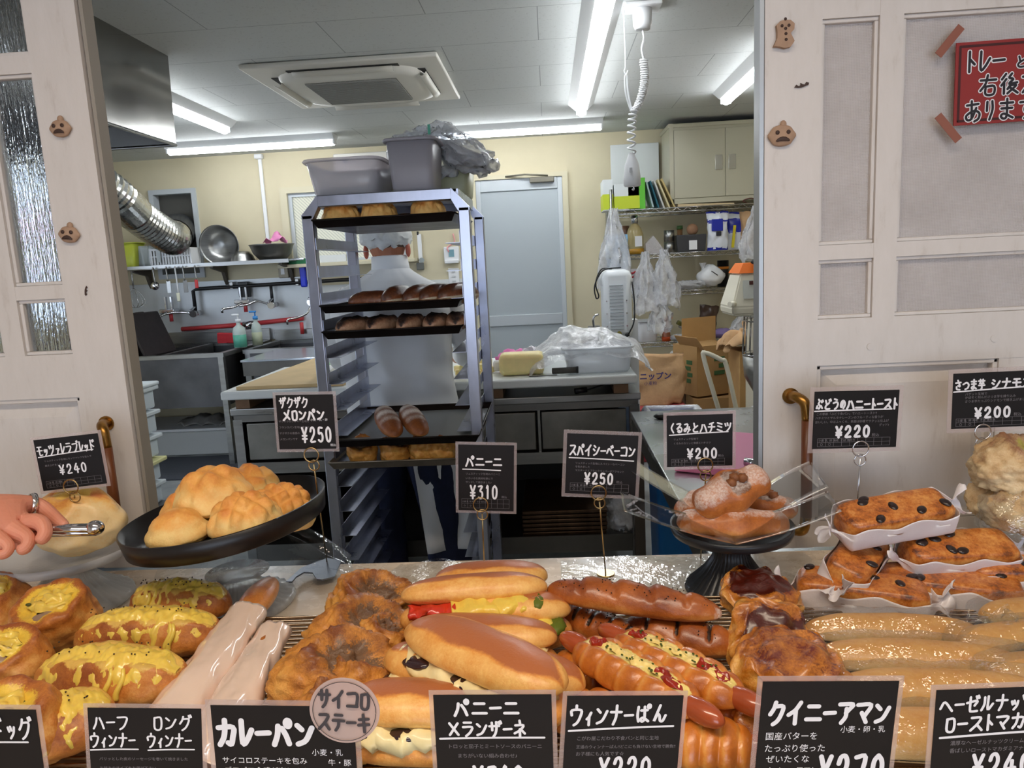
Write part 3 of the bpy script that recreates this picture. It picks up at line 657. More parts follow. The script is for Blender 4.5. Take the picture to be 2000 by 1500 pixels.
for k, (x, z) in enumerate(((-3.26, 1.15), (-2.6, 1.2))):
    t = thing('mixer_tap', ['boxy chrome mixer tap at the left with two uprights', 'boxy chrome mixer tap with black block above, over the middle of the sink'][k], 'tap', (x, 6.25, z), group='mixer taps')
    obj('tap_body', MB().box((x, 6.2, z), (.13, .1, .035), bev=.006).box((x + .03, 6.2, z + .06), (.012, .03, .12)).box((x - .02, 6.2, z + .06), (.012, .03, .12)), CHROME, t)
    obj('spout', MB().tube(catmull([(x, 6.15, z - .01), (x - .05, 6.1, z - .04), (x - .12, 6.05, z - .05), (x - .13, 6.05, z - .08)], 5), .01, n=8), CHROME, t)
    obj('inlet', MB().cyl((x + .01, 6.2, z - .02), (x + .01, 6.2, z - .09), .016), mat('red hose', (196, 62, 66), .4), t)
    if k: obj('block', MB().box((x + .0, 6.24, z + .1), (.085, .06, .13), bev=.004), BLACKP, t)
t = thing('hot_hose', 'red hose run along the splash board above the sinks', 'hose', (-2.5, YW, 1.0))
obj('hose', MB().tube([(-3.2, 6.26, .985), (-2.64, 6.26, 1.0)], .02, n=8).tube([(-2.56, 6.26, 1.005), (-2.12, 6.26, 1.03)], .02, n=8).cyl((-2.12, 6.2, .9), (-2.12, 6.2, 1.0), .016), mat('red hose', (0, 0, 0)), t)
obj('joint', MB().cyl((-2.65, 6.26, 1.0), (-2.55, 6.26, 1.006), .026).cyl((-2.61, 6.25, .96), (-2.61, 6.25, 1.02), .02), CHROME, t)

def sink(label, x0, x1, y0, y1, z, depth, back):
    t = thing('sink', label, 'sink', ((x0 + x1) / 2, (y0 + y1) / 2, 0), group='steel sinks')
    mb = MB()
    mb.box2((x0, y0, z - .03), (x1, y0 + .05, z)).box2((x0, y1 - .05, z - .03), (x1, y1, z)).box2((x0, y0 + .05, z - .03), (x0 + .05, y1 - .05, z)).box2((x1 - .05, y0 + .05, z - .03), (x1, y1 - .05, z))
    if back: mb.box2((x0, y1 - .03, z), (x1, y1, z + back), bev=.004)
    obj('rim', mb, STEEL, t)
    mb = MB(); mb.box2((x0 + .03, y0 + .012, z - depth), (x1 - .03, y0 + .016, z - .03)).box2((x0 + .03, y1 - .05, z - depth), (x1 - .03, y1 - .046, z)).box2((x0 + .03, y0 + .016, z - depth), (x0 + .034, y1 - .05, z)).box2((x1 - .034, y0 + .016, z - depth), (x1 - .03, y1 - .05, z)).box2((x0 + .03, y0 + .012, z - depth - .004), (x1 - .03, y1 - .046, z - depth)); obj('basin', mb, mat('shaded sink steel', (96, 96, 98), .4, .95, var=.2, vs=4), t)  # basin steel darkened in its colour to carry the sink's shade
    for x in (x0 + .03, x1 - .03):
        for y in (y0 + .03, y1 - .03): obj('leg', MB().box2((x - .02, y - .02, 0), (x + .02, y + .02, z - .03)), STEEL, t)
    return t
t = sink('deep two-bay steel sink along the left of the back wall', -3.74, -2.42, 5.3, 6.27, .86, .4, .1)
obj('divider', MB().box2((-2.95, 5.35, .5), (-2.91, 6.2, .855)), STEEL, t)
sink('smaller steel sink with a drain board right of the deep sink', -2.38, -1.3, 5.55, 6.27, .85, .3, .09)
mb = MB().box2((-2.1, 4.84, .835), (-1.2, 5.5, .85), bev=.003); t = thing('side_table', 'low steel side table with pale top before the small sink', 'table', (-1.65, 5.2, 0)); obj('table_top', mb, mat('pale wiped steel', (196, 202, 210), .22, .8), t)
obj('apron', MB().box2((-2.09, 4.85, .74), (-1.21, 5.49, .835)), STEEL_D, t)
for x in (-2.06, -1.24):
    for y in (4.88, 5.46): obj('leg', MB().box2((x - .02, y - .02, 0), (x + .02, y + .02, .74)), STEEL, t)
# baking sheets leaning in the sink
for k, (x, col, lb, w_) in enumerate(((-3.42, (166, 104, 44), 'orange-brown wooden tray leaning in the sink, leftmost', .3), (-3.36, (196, 140, 70), 'second, lighter wooden tray leaning in the sink', .3), (-3.27, (52, 44, 42), 'black baking sheet leaning against the wooden trays', .34), (-3.16, (44, 38, 38), 'scorched black baking sheet leaning in front, rightmost in the sink', .36))):
    R = Euler((0, radians(-20), 0)).to_matrix(); mb = MB().box((x + .02, 5.65, 1.0 - .02 * (k < 2)), (.022, w_ + .12, .36), rot=R, bev=.012)
    solo('baking_sheet' if k > 1 else 'wooden_tray', mb, mat('leaning sheet %d' % k, col, .5, .3 if k > 1 else 0, var=.25, vs=14), lb, 'baking tray', 'trays leaning in the deep sink')
sp_ = at_y(443, 660, 6.1)
solo('sponge', MB().box(sp_, (.15, .05, .085), rot=(0, .08, 0), bev=.008).box(sp_ + V(-.03, -.028, -.02), (.075, .006, .04)), [mat('red sponge', (176, 40, 48), .8)], 'red dish sponge on the back ledge of the sink', 'sponge')
def bottle(label, x, y, z, liquid, cap, h=.2, r=.05, group=None, neck=.016, lf=.5, pump=True):
    t = thing('soap_bottle', label, 'bottle', (x, y, z), group=group)
    bb = obj('bottle_body', MB().lathe([(.001, 0), (r * .95, 0), (r, .01), (r, h * .6), (r * .8, h * .78), (neck, h * .88), (neck, h), (.001, h)], (x, y, z), 24), mat('frosted bottle', (206, 220, 214), .3, trans=.3), t)
    obj('liquid', MB().lathe([(.001, .002), (r * 1.005, .004), (r * 1.008, h * lf), (.001, h * lf + .001)], (x, y, z), 24), liquid, bb)
    mb = MB().cyl((x, y, z + h * .98), (x, y, z + h * 1.1), neck * 1.25, n=14)
    if pump: mb.cyl((x, y, z + h * 1.1), (x, y, z + h * 1.25), .006, n=8).box((x - .015, y - .005, z + h * 1.27), (.055, .02, .014), bev=.004)
    obj('pump', mb, cap, t)
bottle('pump bottle half full of green soap, white pump, on the sink edge', -2.42, 5.62, .865, mat('green soap', (84, 160, 138), .3), WHITEP)
bottle('clear bottle with blue nozzle behind the green soap', -2.33, 5.74, .865, mat('pale soap', (170, 176, 150), .3), mat('sky blue plastic', (60, 140, 210), .4), .21, .04)

# grease trap, pipe and rags under the sinks
t = thing('grease_trap', 'white grease trap box on the floor beneath the sinks', 'grease trap', (-3.1, 5.95, 0)); obj('body', MB().box2((-3.5, 5.68, 0.0), (-2.6, 6.2, .2), bev=.01), mat('off white enamel', (196, 198, 196), .45), t); obj('lid', MB().box2((-3.53, 5.65, .2), (-2.57, 6.22, .225), bev=.008), WHITEP, t)
obj('outlet_pipe', MB().cyl((-2.58, 5.9, .17), (-2.3, 5.9, .17), .05), mat('grey pvc', (110, 114, 118), .5), t)
mb = MB().grid(lambda u, v: V(-3.1 + u * .42, 5.75 + v * .3, .24 + .05 * sin(pi * u) * sin(pi * v) + .01 * sin(20 * u)), 20, 14); crumple(mb, .02, 4, 20)
solo('rag', mb, mat('grey rag', (140, 138, 134), .9), 'grey rag heaped on the grease trap lid', 'cloth', solid=.004)
# white stacked dough boxes by the left door, worktop tray
for k in range(5):
    yel = k == 1; z = .2 + k * .132; t = thing('dough_box', ['lowest white dough box of the stack behind the left door', 'dough box with pale yellow rim, second from the bottom', 'middle white dough box of the stack', 'fourth white dough box of the stack, just under the top one', 'top white dough box of the stack, with a lid'][k], 'plastic box', (-2.35, 3.6, z), group='stacked dough boxes')
    t_m = mat('yellowed box rim', (224, 220, 160), .45) if yel else mat('white box plastic', (214, 222, 226), .4)
    x0, x1, y0, y1 = -2.72, -2.17 + .006 * k, 3.35, 3.85
    mb = MB().box2((x0, y0, z), (x1 - .02, y1, z + .12), bev=.012); obj('body', mb, mat('milk white box', (206, 216, 222), .35), t)
    obj('rim', MB().box2((x0 - .01, y0 - .012, z + .1), (x1 + (.02 if yel else .004), y1 + .012, z + .122), bev=.006), t_m, t)
    if k == 4: obj('lid', MB().box2((x0 - .01, y0 - .014, z + .123), (x1 + .01, y1 + .014, z + .145), bev=.008).box2((x1 - .1, y0 + .1, z + .14), (x1 - .02, y1 - .1, z + .165), bev=.008), t_m, t)
solo('crate_dolly', MB().box2((-2.74, 3.33, .05), (-2.16, 3.87, .2), bev=.01).cyl((-2.55, 3.4, .025), (-2.5, 3.4, .025), .025).cyl((-2.3, 3.4, .025), (-2.25, 3.4, .025), .025).cyl((-2.55, 3.8, .025), (-2.5, 3.8, .025), .025).cyl((-2.3, 3.8, .025), (-2.25, 3.8, .025), .025), mat('grey dolly', (90, 92, 96), .5), 'grey dolly under the stack of dough boxes', 'dolly')

# ------------------------------------------------------------------ work table
t = thing('work_table', 'long steel work table with drawers, behind the rack', 'work table', (-.5, 3.4, 0))
x0, x1, y0, y1 = -1.38, .36, 3.02, 3.95
obj('table_top', MB().box2((x0, y0, .82), (x1, y1, .85), bev=.004), STEEL, t)
obj('apron', MB().box2((x0 + .01, y0 + .01, .79), (x1 - .01, y1 - .01, .822)), STEEL_D, t)
mb = MB()
for x in (x0 + .005, -.5, x1 - .045):
    for y in (y0 + .01, y1 - .05): mb = MB().box2((x, y, .08), (x + .04, y + .04, .8)); obj('leg', mb, STEEL, t)
for a, b_ in ((x0 + .06, -.95), (-.94, -.52), (-.44, -.08), (-.055, x1 - .06)):
    d = obj('drawer', MB().box2((a, y0 + .012, .62), (b_, y0 + .035, .782), bev=.004), mat('scuffed drawer steel', (132, 130, 124), .42, .9, var=.2, vs=7), t)
    obj('drawer_body', MB().box2((a + .02, y0 + .035, .63), (b_ - .02, y1 - .2, .76)), STEEL_D, d)
obj('shade_side', MB().box2((x0 + .012, y0 + .05, .225), (x0 + .02, y1 - .03, .8)), mat('painted table shade', (58, 56, 54), .5, .5), t)  # dark side sheet added so the space under the table looks shaded
obj('shade_back', MB().box2((x0 + .03, y1 - .03, .225), (x1 - .03, y1 - .02, .8)), mat('painted table shade', (58, 56, 54), .5, .5), t)  # dark sheet added to stand for the shade behind the under-shelf
obj('drawer_rail', MB().box2((x0 + .03, y0 + .005, .56), (x1 - .02, y0 + .04, .61)).box2((-.07, y0 + .012, .61), (-.06, y0 + .04, .79)), STEEL, t)
obj('lower_shelf', MB().box2((x0 + .02, y0 + .02, .19), (x1 - .01, y1 - .02, .225)).box2((x0 + .02, y0 + .012, .16), (x1 - .01, y0 + .022, .235)), STEEL_D, t)
for x in (x0 + .03, -.48, x1 - .03):
    for y in (y0 + .03, y1 - .03): c = obj('caster', MB().cyl((x - .012, y, .035), (x + .012, y, .035), .035, n=18).box2((x - .02, y - .015, .04), (x + .02, y + .015, .085)), BLACKP, t)
for nm, a, b_, lb in (('cutting_board', -1.4, -.86, 'white plastic cutting board at the left end of the work table'), ('cutting_board', -.845, .345, 'long white plastic cutting board carrying the butter')):
    solo(nm, MB().box2((a, 2.99, .893), (b_, 3.75, .93), bev=.008), mat('white polyethylene', (222, 226, 224), .35), lb, 'cutting board', 'boards on the work table')
for k, x in enumerate((-1.32, -.95, -.78, -.24, .28)): solo('wooden_block', MB().box2((x - .03, 3.02, .851), (x + .03, 3.7, .892)), mat('stained block wood', (112, 84, 60), .7, var=.2, vs=20), ['wooden support block under the left end of the boards', 'wooden support block under the left board, right side', 'wooden support block behind the sheet rack', 'wooden support block right of the rack post', 'wooden support block under the right end of the boards'][k], 'block', 'blocks under the cutting boards')
solo('wooden_board', MB().prism([(-1.34, 3.02), (-.88, 3.02), (-.88, 3.95), (-1.3, 3.98)], .014, c=(0, 0, .931)), mat('floured plywood', (206, 178, 130), .7, var=.1, vs=6), 'pale plywood board lying on the left cutting board', 'board')
solo('parchment_sheet', MB().box2((-.92, 3.35, .9305), (-.55, 3.72, .933)), mat('white paper', (226, 226, 228), .7), 'white paper sheet on the table behind the rack', 'paper')
t = thing('foil_box', 'long white and red foil box lying on the plywood board', 'box', (-.98, 3.15, .946)); R = Euler((0, 0, radians(8))).to_matrix()
obj('carton', MB().box((-.985, 3.2, .972), (.055, .34, .05), rot=R), mat('white carton', (220, 222, 220), .5), t); obj('end_panel', MB().box(V(-.985, 3.2, .972) + R @ V(0, -.171, .005), (.052, .002, .035), rot=R), mat('dark red print', (140, 24, 36), .5), t)
obj('print', MB().box(V(-.985, 3.2, .972) + R @ V(0, .08, .0255), (.04, .12, .001), rot=R), mat('green print', (110, 170, 120), .5), t)
m_butter = mat('butter', (242, 224, 158), .45, sss=.15, var=.05, vs=20)
t = thing('butter_block', 'large pale yellow block of butter on the cutting board', 'butter', (-.13, 3.12, .931))
mb = MB().box((-.13, 3.14, .978), (.19, .12, .092), bev=.02); obj('block', mb, m_butter, t); obj('wrapper', MB().box((-.2, 3.22, .96), (.12, .03, .05), bev=.01), mat('white paper', (0, 0, 0)), t)
g = []
rr = random.Random(3)
for k in range(34):
    x = -.43 + rr.random() * .16; y = 3.12 + rr.random() * .22; z = .945 + (0 if k < 22 else .022)
    s = .014
    g.append((x, y, z))
base = None
for k, (x, y, z) in enumerate(g):
    if base is None:
        base = solo('butter_cube', MB().box((0, 0, 0), (.03, .03, .024), bev=.003), m_butter, 'small pale yellow butter cube in the heap beside the baker', 'butter', 'diced butter on the work table'); base.location = (x, y, z - .012); base.rotation_euler = (0, 0, 1)
    else: dup(base, (x, y, z - .012), (0, 0, rr.random() * 3))
t = thing('bench_scraper', 'metal spatula with black round handle on the cutting board', 'spatula', (.02, 3.08, .932)); obj('blade', MB().box((-.04, 3.07, .934), (.12, .035, .0015), rot=(0, 0, .1)), STEEL, t); obj('handle', MB().cyl((.0, 3.07, .948), (.1, 3.05, .952), .013), mat('dark grey handle', (70, 68, 64), .5), t)
obj('handle_end', MB().cyl((.1, 3.05, .952), (.108, 3.049, .952), .0145), BLACKP, t)
t = thing('knife', 'black knife lying on the steel table under the boards', 'knife', (.13, 3.06, .851)); obj('handle', MB().cyl((.09, 3.05, .862), (.14, 3.06, .865), .012), BLACKP, t); obj('blade', MB().box((.2, 3.1, .872), (.12, .012, .003), rot=(0, -.2, .35)), BLACKP, t)
t = tub('storage_box', 'clear lidded plastic box under a plastic sheet, right end of the table', .195, 3.16, .931, .29, .2, .105, film('clear hard plastic', tint=(236, 241, 244), refl=.3, base=.5, rough=.2, bump=.0005), .92, cat='container')
# big crumpled plastic sheet over the boxes
def sheetf(u, v):
    x = -.1 + .52 * u; y = 3.05 + .5 * v
    h = .17 * (sin(pi * min(1, u * 1.02)) ** .5) * (sin(pi * (0.08 + v * .84)) ** .6)
    p = V(x, y, .934 + h); n = noise.noise_vector(V(u * 5, v * 5, 2)) * .025 + noise.noise_vector(V(u * 14, v * 14, 7)) * .012; p += n; p.z = max(p.z, .934 if x < .345 else .87); return p
mb = MB(); mb.grid(sheetf, 60, 44); solo('plastic_sheet', mb, BAGF, 'big crumpled clear plastic sheet heaped on the right of the table', 'plastic sheet')
mb = MB().blob(lambda d: V(-.17 + d.x * .09, 3.4 + d.y * .07, .965 + d.z * .035) + noise.noise_vector(d * 3) * .02); solo('pink_cloth', mb, mat('pink cloth', (226, 120, 180), .6), 'pink cloth behind the butter block', 'cloth')
mb = MB().blob(lambda d: V(-.08 + d.x * .06, 3.36 + d.y * .05, .975 + d.z * .05) + noise.noise_vector(d * 4) * .02, 20, 14); solo('clear_wrapper', mb, BAGF, 'small clear wrapper beside the pink cloth', 'plastic wrapper')
for k in range(6):
    solo('baking_tray', MB().box2((-.16 + .003 * (k % 2), 3.06, .228 + k * .019), (.205 + .003 * (k % 3), 3.55, .244 + k * .019), bev=.004), mat('used tray steel', (96, 76, 60), .4, .8, var=.3, vs=30), ['lowest tray of the stack on the under-shelf', 'second tray from the bottom on the under-shelf', 'third tray from the bottom on the under-shelf', 'third tray from the top on the under-shelf', 'tray just below the top of the stack on the under-shelf', 'top tray of the stack on the under-shelf'][k], 'baking tray', 'trays stacked under the work table')
solo('baking_tray', MB().box2((-.16, 3.25, .5), (.25, 3.8, .52), bev=.004), mat('pale tray edge', (150, 140, 124), .4, .7), 'single pale-edged tray slid in above the stacked trays', 'baking tray')
mb = MB().blob(lambda d: V(.29 + d.x * .07, 3.12 + d.y * .08, .31 + d.z * .09) + noise.noise_vector(d * 3) * .03, 26, 18); solo('plastic_bag', mb, BAGF, 'clear plastic bag stuffed on the under-shelf beside the trays', 'plastic bag')
# ------------------------------------------------------------------ wheeled sheet rack, its trays, tubs on top
RX0, RX1, RY0, RY1, RZ = -.722, -.222, 2.2, 2.70, 1.628
m_rack = mat('worn rack steel', (176, 180, 196), 0.3, 1.0, var=.2, vs=9, stretch=(1, 1, .5))
t = thing('sheet_rack', 'tall stainless steel sheet rack on wheels in the kitchen opening', 'sheet rack', (-.47, 2.48, 0))
pw = .034
TILT = 0.0
for x in (RX0, RX1 - pw):
    for y in (RY0, RY1 - pw): obj('post', MB().box2((x, y, .12), (x + pw, y + pw, RZ - .055), bev=.003), m_rack, t)
for y in (RY0, RY1 - pw):
    mb = MB()
    mb.box2((RX0 + .05, y, RZ - .034), (RX1 - .05, y + pw, RZ), bev=.003)
    for sx, xa, xb in ((1, RX0, RX0 + .052), (-1, RX1, RX1 - .052)):       # chamfered corners
        pl = [(xa, RZ - .056), (xb, RZ), (xb, RZ - .034), (xa + sx * pw, RZ - .066), (xa, RZ - .066)]
        mb.prism([(p[0], p[1]) for p in pl], pw, R=Matrix(((1, 0, 0), (0, 0, 1), (0, 1, 0))), c=(0, y, 0))
    obj('top_frame', mb, m_rack, t)
obj('top_panel', MB().box2((RX0 + .04, RY0 + pw, RZ - .008), (RX1 - .04, RY1 - pw, RZ)).box2((RX0 + pw, RY0 + pw, RZ - .034), (RX0 + .05, RY1 - pw, RZ)).box2((RX1 - .05, RY0 + pw, RZ - .034), (RX1 - pw, RY1 - pw, RZ)), m_rack, t)
nr = 16
for k in range(nr):
    z = 1.47 - k * .0815
    if z < .2: break
    for x, sx in ((RX0 + pw, 1), (RX1 - pw, -1)):
        mb = MB(); mb.box2((x, RY0 + .006, z), (x + sx * .0015, RY1 - .006, z + .035)); mb.box2((x, RY0 + .006, z), (x + sx * .045, RY1 - .006, z + .0015)); obj('tray_runner', mb, m_rack, t)
obj('base_frame', MB().box2((RX0, RY0, .09), (RX1, RY0 + pw, .125)).box2((RX0, RY1 - pw, .09), (RX1, RY1, .125)).box2((RX0, RY0, .09), (RX0 + pw, RY1, .125)).box2((RX1 - pw, RY0, .09), (RX1, RY1, .125)), m_rack, t)
for x in (RX0 + .017, RX1 - .017):
    for y in (RY0 + .017, RY1 - .017): obj('caster', MB().cyl((x - .012, y, .045), (x + .012, y, .045), .045).box2((x - .018, y - .012, .05), (x + .018, y + .012, .09)), BLACKP, t)

def tray(label, z, y0=2.17, y1=2.66, x0=RX0 + .04, x1=RX1 - .04, m=DARKM, inner=None):
    t = thing('baking_tray', label, 'baking tray', ((x0 + x1) / 2, (y0 + y1) / 2, z), group='trays in the sheet rack')
    mb = MB(); h = .022; k = .012
    A = [mb.v(p) for p in ((x0 + k, y0 + k, z), (x1 - k, y0 + k, z), (x1 - k, y1 - k, z), (x0 + k, y1 - k, z))]
    B = [mb.v(p) for p in ((x0, y0, z + h), (x1, y0, z + h), (x1, y1, z + h), (x0, y1, z + h))]
    mb.f(A[::-1], sm=False)
    for i in range(4): mb.f([A[i], A[(i + 1) % 4], B[(i + 1) % 4], B[i]], sm=False)
    obj('pan', mb, m, t, solid=.002)
    obj('rim', MB().tube([(x0, y0, z + h), (x1, y0, z + h), (x1, y1, z + h), (x0, y1, z + h)], .003, n=6, closed=True), m, t)
    if inner: obj('pan_floor', MB().box2((x0 + .014, y0 + .014, z + .002), (x1 - .014, y1 - .014, z + .004)), inner, t)
ZT = [1.533, 1.283, 1.205, .883, .81]
tray('dark tray at the top of the rack, holding three scored melon buns', ZT[0])
tray('black tray holding a row of glossy rolls, upper of the middle pair', ZT[1])
tray('black tray of dark filled rolls, lower of the middle pair', ZT[2])
tray('empty-looking grey-lined tray holding two floured loaves', ZT[3], y0=2.12, y1=2.64, x0=-.69, x1=-.225, inner=mat('grey liner', (150, 152, 150), .35, .5))
tray('steel tray of orange filled pastries, lowest in view', ZT[4], y0=2.14, y1=2.65, x0=-.69, x1=-.25, m=mat('bare tray steel', (140, 128, 114), .35, .9, var=.2, vs=12))
# tubs and bags on the rack
t = tub('storage_tub', 'clear low tub with brown crumbs on the rack, left', -.607, 2.40, RZ + .001, .235, .3, .105, film('clear lilac plastic', tint=(222, 216, 220), refl=.3, base=.38, rough=.25, bump=.0005), .86)
obj('crumbs', MB().box2((-.69, 2.29, RZ + .01), (-.53, 2.52, RZ + .03), bev=.008), mat('brown crumbs', (120, 84, 74), .8, var=.3, vs=60), t)
t = tub('storage_tub', 'tall grey plastic tub on the rack, right', -.392, 2.33, RZ + .001, .15, .2, .148, mat('grey lilac plastic', (168, 164, 170), .4, trans=.15), .88)
tub('storage_tub', 'yellowish low tub at the back of the rack top', -.34, 2.62, RZ + .001, .19, .2, .1, mat('yellowed plastic', (196, 196, 160), .4, trans=.2), .9)
tub('storage_tub', 'pale tub half hidden between the two front tubs', -.53, 2.64, RZ + .001, .16, .16, .1, mat('yellowed plastic', (0, 0, 0)), .9)
mb = MB(); mb.blob(lambda d: V(-.385 + d.x * .12, 2.52 + d.y * .06, 1.79 + d.z * (.065 if d.z > 0 else .12)) + noise.noise_vector(d * 2.2 + V(3, 1, 0)) * .045 + noise.noise_vector(d * 7) * .014, 44, 30); solo('plastic_bag', mb, BAGF, 'crinkled clear bag piled behind the tall tub on the rack', 'plastic bag')
t = thing('bagged_tray', 'clear bag with black trays inside on the right of the rack top', 'plastic bag', (-.27, 2.5, 1.73)); obj('black_trays', MB().box((-.26, 2.5, 1.76), (.16, .18, .03), rot=(0, .42, 0), bev=.006).box((-.25, 2.5, 1.735), (.15, .16, .02), rot=(0, .3, 0), bev=.005), BLACKP, t)
mb = MB(); mb.blob(lambda d: V(-.265 + d.x * .11 + .0, 2.47 + d.y * .1, 1.765 - d.x * .045 + d.z * .06) + noise.noise_vector(d * 3 + V(9, 0, 0)) * .025 + noise.noise_vector(d * 9) * .01, 44, 30); obj('clear_bag', mb, BAGF, t)
obj('green_print', MB().box((-.355, 2.40, 1.83), (.008, .002, .03)), mat('teal print', (80, 170, 140), .5), t)
# wall things seen over the rack
t = thing('control_box', 'ivory control box high on the wall behind the tubs', 'control box', (-1.45, YW, 2.2)); obj('case', MB().box2((-1.72, YW - .12, 2.2), (-1.1, YW, 2.36), bev=.01), m_acw, t); obj('knob', MB().cyl((-1.62, YW - .12, 2.3), (-1.62, YW - .13, 2.3), .018), mat('navy badge', (50, 70, 110), .4), t)

# ------------------------------------------------------------------ rack breads
B_MELON = bread('melon bun crust', (236, 188, 112), (220, 146, 66), (180, 96, 40), rough=.55, coat=.05, nz=.4, nscale=26)
B_BROWN = bread('brown bread crust', (206, 150, 96), (150, 92, 50), (92, 50, 26), rough=.4, coat=.25, nscale=30)
def melon(R=.055, H=.048, seed=1, lat=.026, ang=.5, el=1.12):
    """domed bun with a scored biscuit lattice; lies on its base"""
    def fn(d):
        x, y = d.x * R * el, d.y * R
        q = max(0, d.z)
        c, s = cos(ang), sin(ang); u = (x * c - y * s) / lat; v_ = (x * s + y * c) / lat
        u += q * .0; g = min(abs(u - round(u)), abs(v_ - round(v_)))
        gr = (1 - smooth(0.03, .34, g)) * smooth(.12, .5, d.z + .1)
        z = d.z * H if d.z > 0 else d.z * H * .38
        k = 1 - gr * .12 + nz3(d, 2.2, seed) * .05 + nz3(d, 6, seed) * .018
        p = V(x * k * (1 - .04 * (d.z < -.2)), y * k, max(z * k, -H * .3) + H * .3)
        tone = .08 + .6 * smooth(.0, .9, d.z) + .25 * nz3(d, 2.5, seed + 4) - .14 * gr
        return p, (tone, 0, 0)
    return MB().blob(fn, 84, 52)
def bun_thing(name, label, cat, mbf, m, loc, rot=(0, 0, 0), group=None, part='crust'):
    t = thing(name, label, cat, loc, rot, group); obj(part, mbf, m, t, world=False); return t
def one(name, label, cat, mb, m, loc, rot=(0, 0, 0), group=None, sub=0):
    o = obj(name, mb, m, world=False, sub=sub); o.location = loc; o.rotation_euler = rot; WM[o.name] = T(loc, rot); props(o, label, cat, group); return o
for k, px in enumerate((668, 742, 838)):
    p = at_y(px, 440, 2.26); one('melon_bun', ['leftmost scored melon bun on the top rack tray', 'middle scored melon bun on the top rack tray', 'rightmost scored melon bun on the top rack tray'][k], 'melon bun', melon(.054, .062, k + 20, .022, .4 + k), B_MELON, (p.x, 2.26, ZT[0] + .006), (0, 0, k), 'melon buns on the rack')
for k, (px, lb) in enumerate(((705, 'dark small bun between the left and middle melon buns'), (790, 'dark small bun right of the middle melon bun'), (872, 'dark small bun in the right corner of the top tray'))):
    p = at_y(px, 440, 2.42); one('small_bun', lb, 'bun', melon(.045, .036, k + 40, .5, 0), B_BROWN, (p.x, 2.45, ZT[0] + .006), group='dark buns on the top tray')
def roll(L, W, H, seed=0, nu=44, nv=24, tone=lambda t_, a: .5, rad=lambda t_, a: 1.0, bend=0.0, pw_=2.6, amp=.04, flat=.55, zb=0.0, fill=lambda t_, a: 0.0, dust=lambda t_, a: 0.0):
    """long loaf along x resting on z=0; tone/rad/fill/dust take the position along it (0..1) and the angle (pi/2 is the top)"""
    mb = MB()
    def fn(u, v_):
        uu = .5 - .5 * cos(pi * (.012 + .976 * u))
        a = 2 * pi * v_; e = abs(2 * uu - 1); r = (1 - e ** pw_) ** (1 / 2.2)
        x = (uu - .5) * L; ca, sa = cos(a), sin(a)
        k = rad(uu, a) * (1 + amp * nz3((x * 22, ca, sa), 1.3, seed) + amp * .5 * nz3((x * 60, ca * 2, sa * 2), 1.3, seed + 5))
        y = ca * W / 2 * r * k; z = sa * H / 2 * r * k * (flat if sa < 0 else 1)
        return V(x, y + bend * (1 - (2 * uu - 1) ** 2), z + H / 2 * flat + zb * (2 * uu - 1) ** 2), (tone(uu, a), fill(uu, a), dust(uu, a))
    G = mb.cells(fn, nu, nv, cv=True); mb.f(G[0]); mb.f(G[-1][::-1]); return mb
tt = lambda lo, hi: (lambda t_, a: lo + (hi - lo) * smooth(-.5, .9, sin(a)))
xs = [(-.56, .11), (-.455, .075), (-.40, .07), (-.35, .065), (-.295, .055)]
for k, px in enumerate((725, 775, 820, 855, 893)):
    p = at_y(px, 580, 2.24)
    one('glossy_roll' if k == 0 else 'filled_roll', ['smooth long brown roll at the left of the rolls tray', 'split roll second on the rolls tray, pale filling showing', 'split roll in the middle of the rolls tray', 'split dark-ended roll fourth on the rolls tray', 'split roll at the right end of the rolls tray, standing highest'][k], 'roll',
        roll(.15 if k == 0 else .17, .068, .085 if k else .07, k + 3, tone=tt(.3, .95), fill=(lambda t_, a: 0) if k == 0 else (lambda t_, a: .9 * (abs(sin(a) - .1) < .12) * (cos(a) < 0))), bread('rack roll crust', (220, 190, 150), (140, 80, 44), (84, 44, 24), fill=(226, 210, 180), coat=.3, rough=.35),
        (p.x, 2.25 if k == 0 else 2.27, ZT[1] + .004), (0, 0, 0 if k == 0 else 1.35 - .1 * k), 'rolls on the upper middle tray')
for k, px in enumerate((690, 745, 800, 850, 893)):
    p = at_y(px, 630, 2.25)
    one('filled_roll', ['leftmost pale split roll on the lower middle tray', 'second pale roll on the lower middle tray, blackened top', 'third roll on the lower middle tray, beside a blackened one', 'fourth roll on the lower middle tray', 'rightmost roll on the lower middle tray'][k], 'roll',
        roll(.17, .07, .078, k + 13, tone=lambda t_, a: .15 + .8 * smooth(.3, .9, sin(a)), rad=lambda t_, a: 1 - .2 * smooth(.85, 1, sin(a)), amp=.14), bread('pale dark-topped crust', (200, 160, 128), (150, 104, 76), (40, 26, 22), rough=.6), (p.x, 2.27, ZT[2] + .004), (0, 0, 1.2 + .1 * k), 'rolls on the lower middle tray')
B_FLOUR = bread('floured rye crust', (190, 128, 72), (156, 92, 44), (116, 62, 30), coat=.1, rough=.55, nscale=20)
for k, (px, py) in enumerate(((755, 820), (805, 815))):
    p = at_y(px, py, 2.2); o = one('country_loaf', ['left floured country loaf standing on the grey-lined tray', 'right floured country loaf on the grey-lined tray'][k], 'bread', roll(.24, .075, .066, k + 33, tone=tt(.1, .8), dust=lambda t_, a: (.75 + .3 * sin(t_ * 26)) * smooth(.1, .7, sin(a)) * smooth(.95, .5, 1 - t_)), B_FLOUR, (p.x - .005, 2.24, ZT[3] + .03), (0, -.17, radians(112)), 'country loaves on the rack')
B_DAN = bread('glazed danish crust', (240, 184, 96), (216, 146, 62), (132, 70, 26), fill=(124, 92, 66), coat=.25, rough=.42, nscale=30, grain=.003)
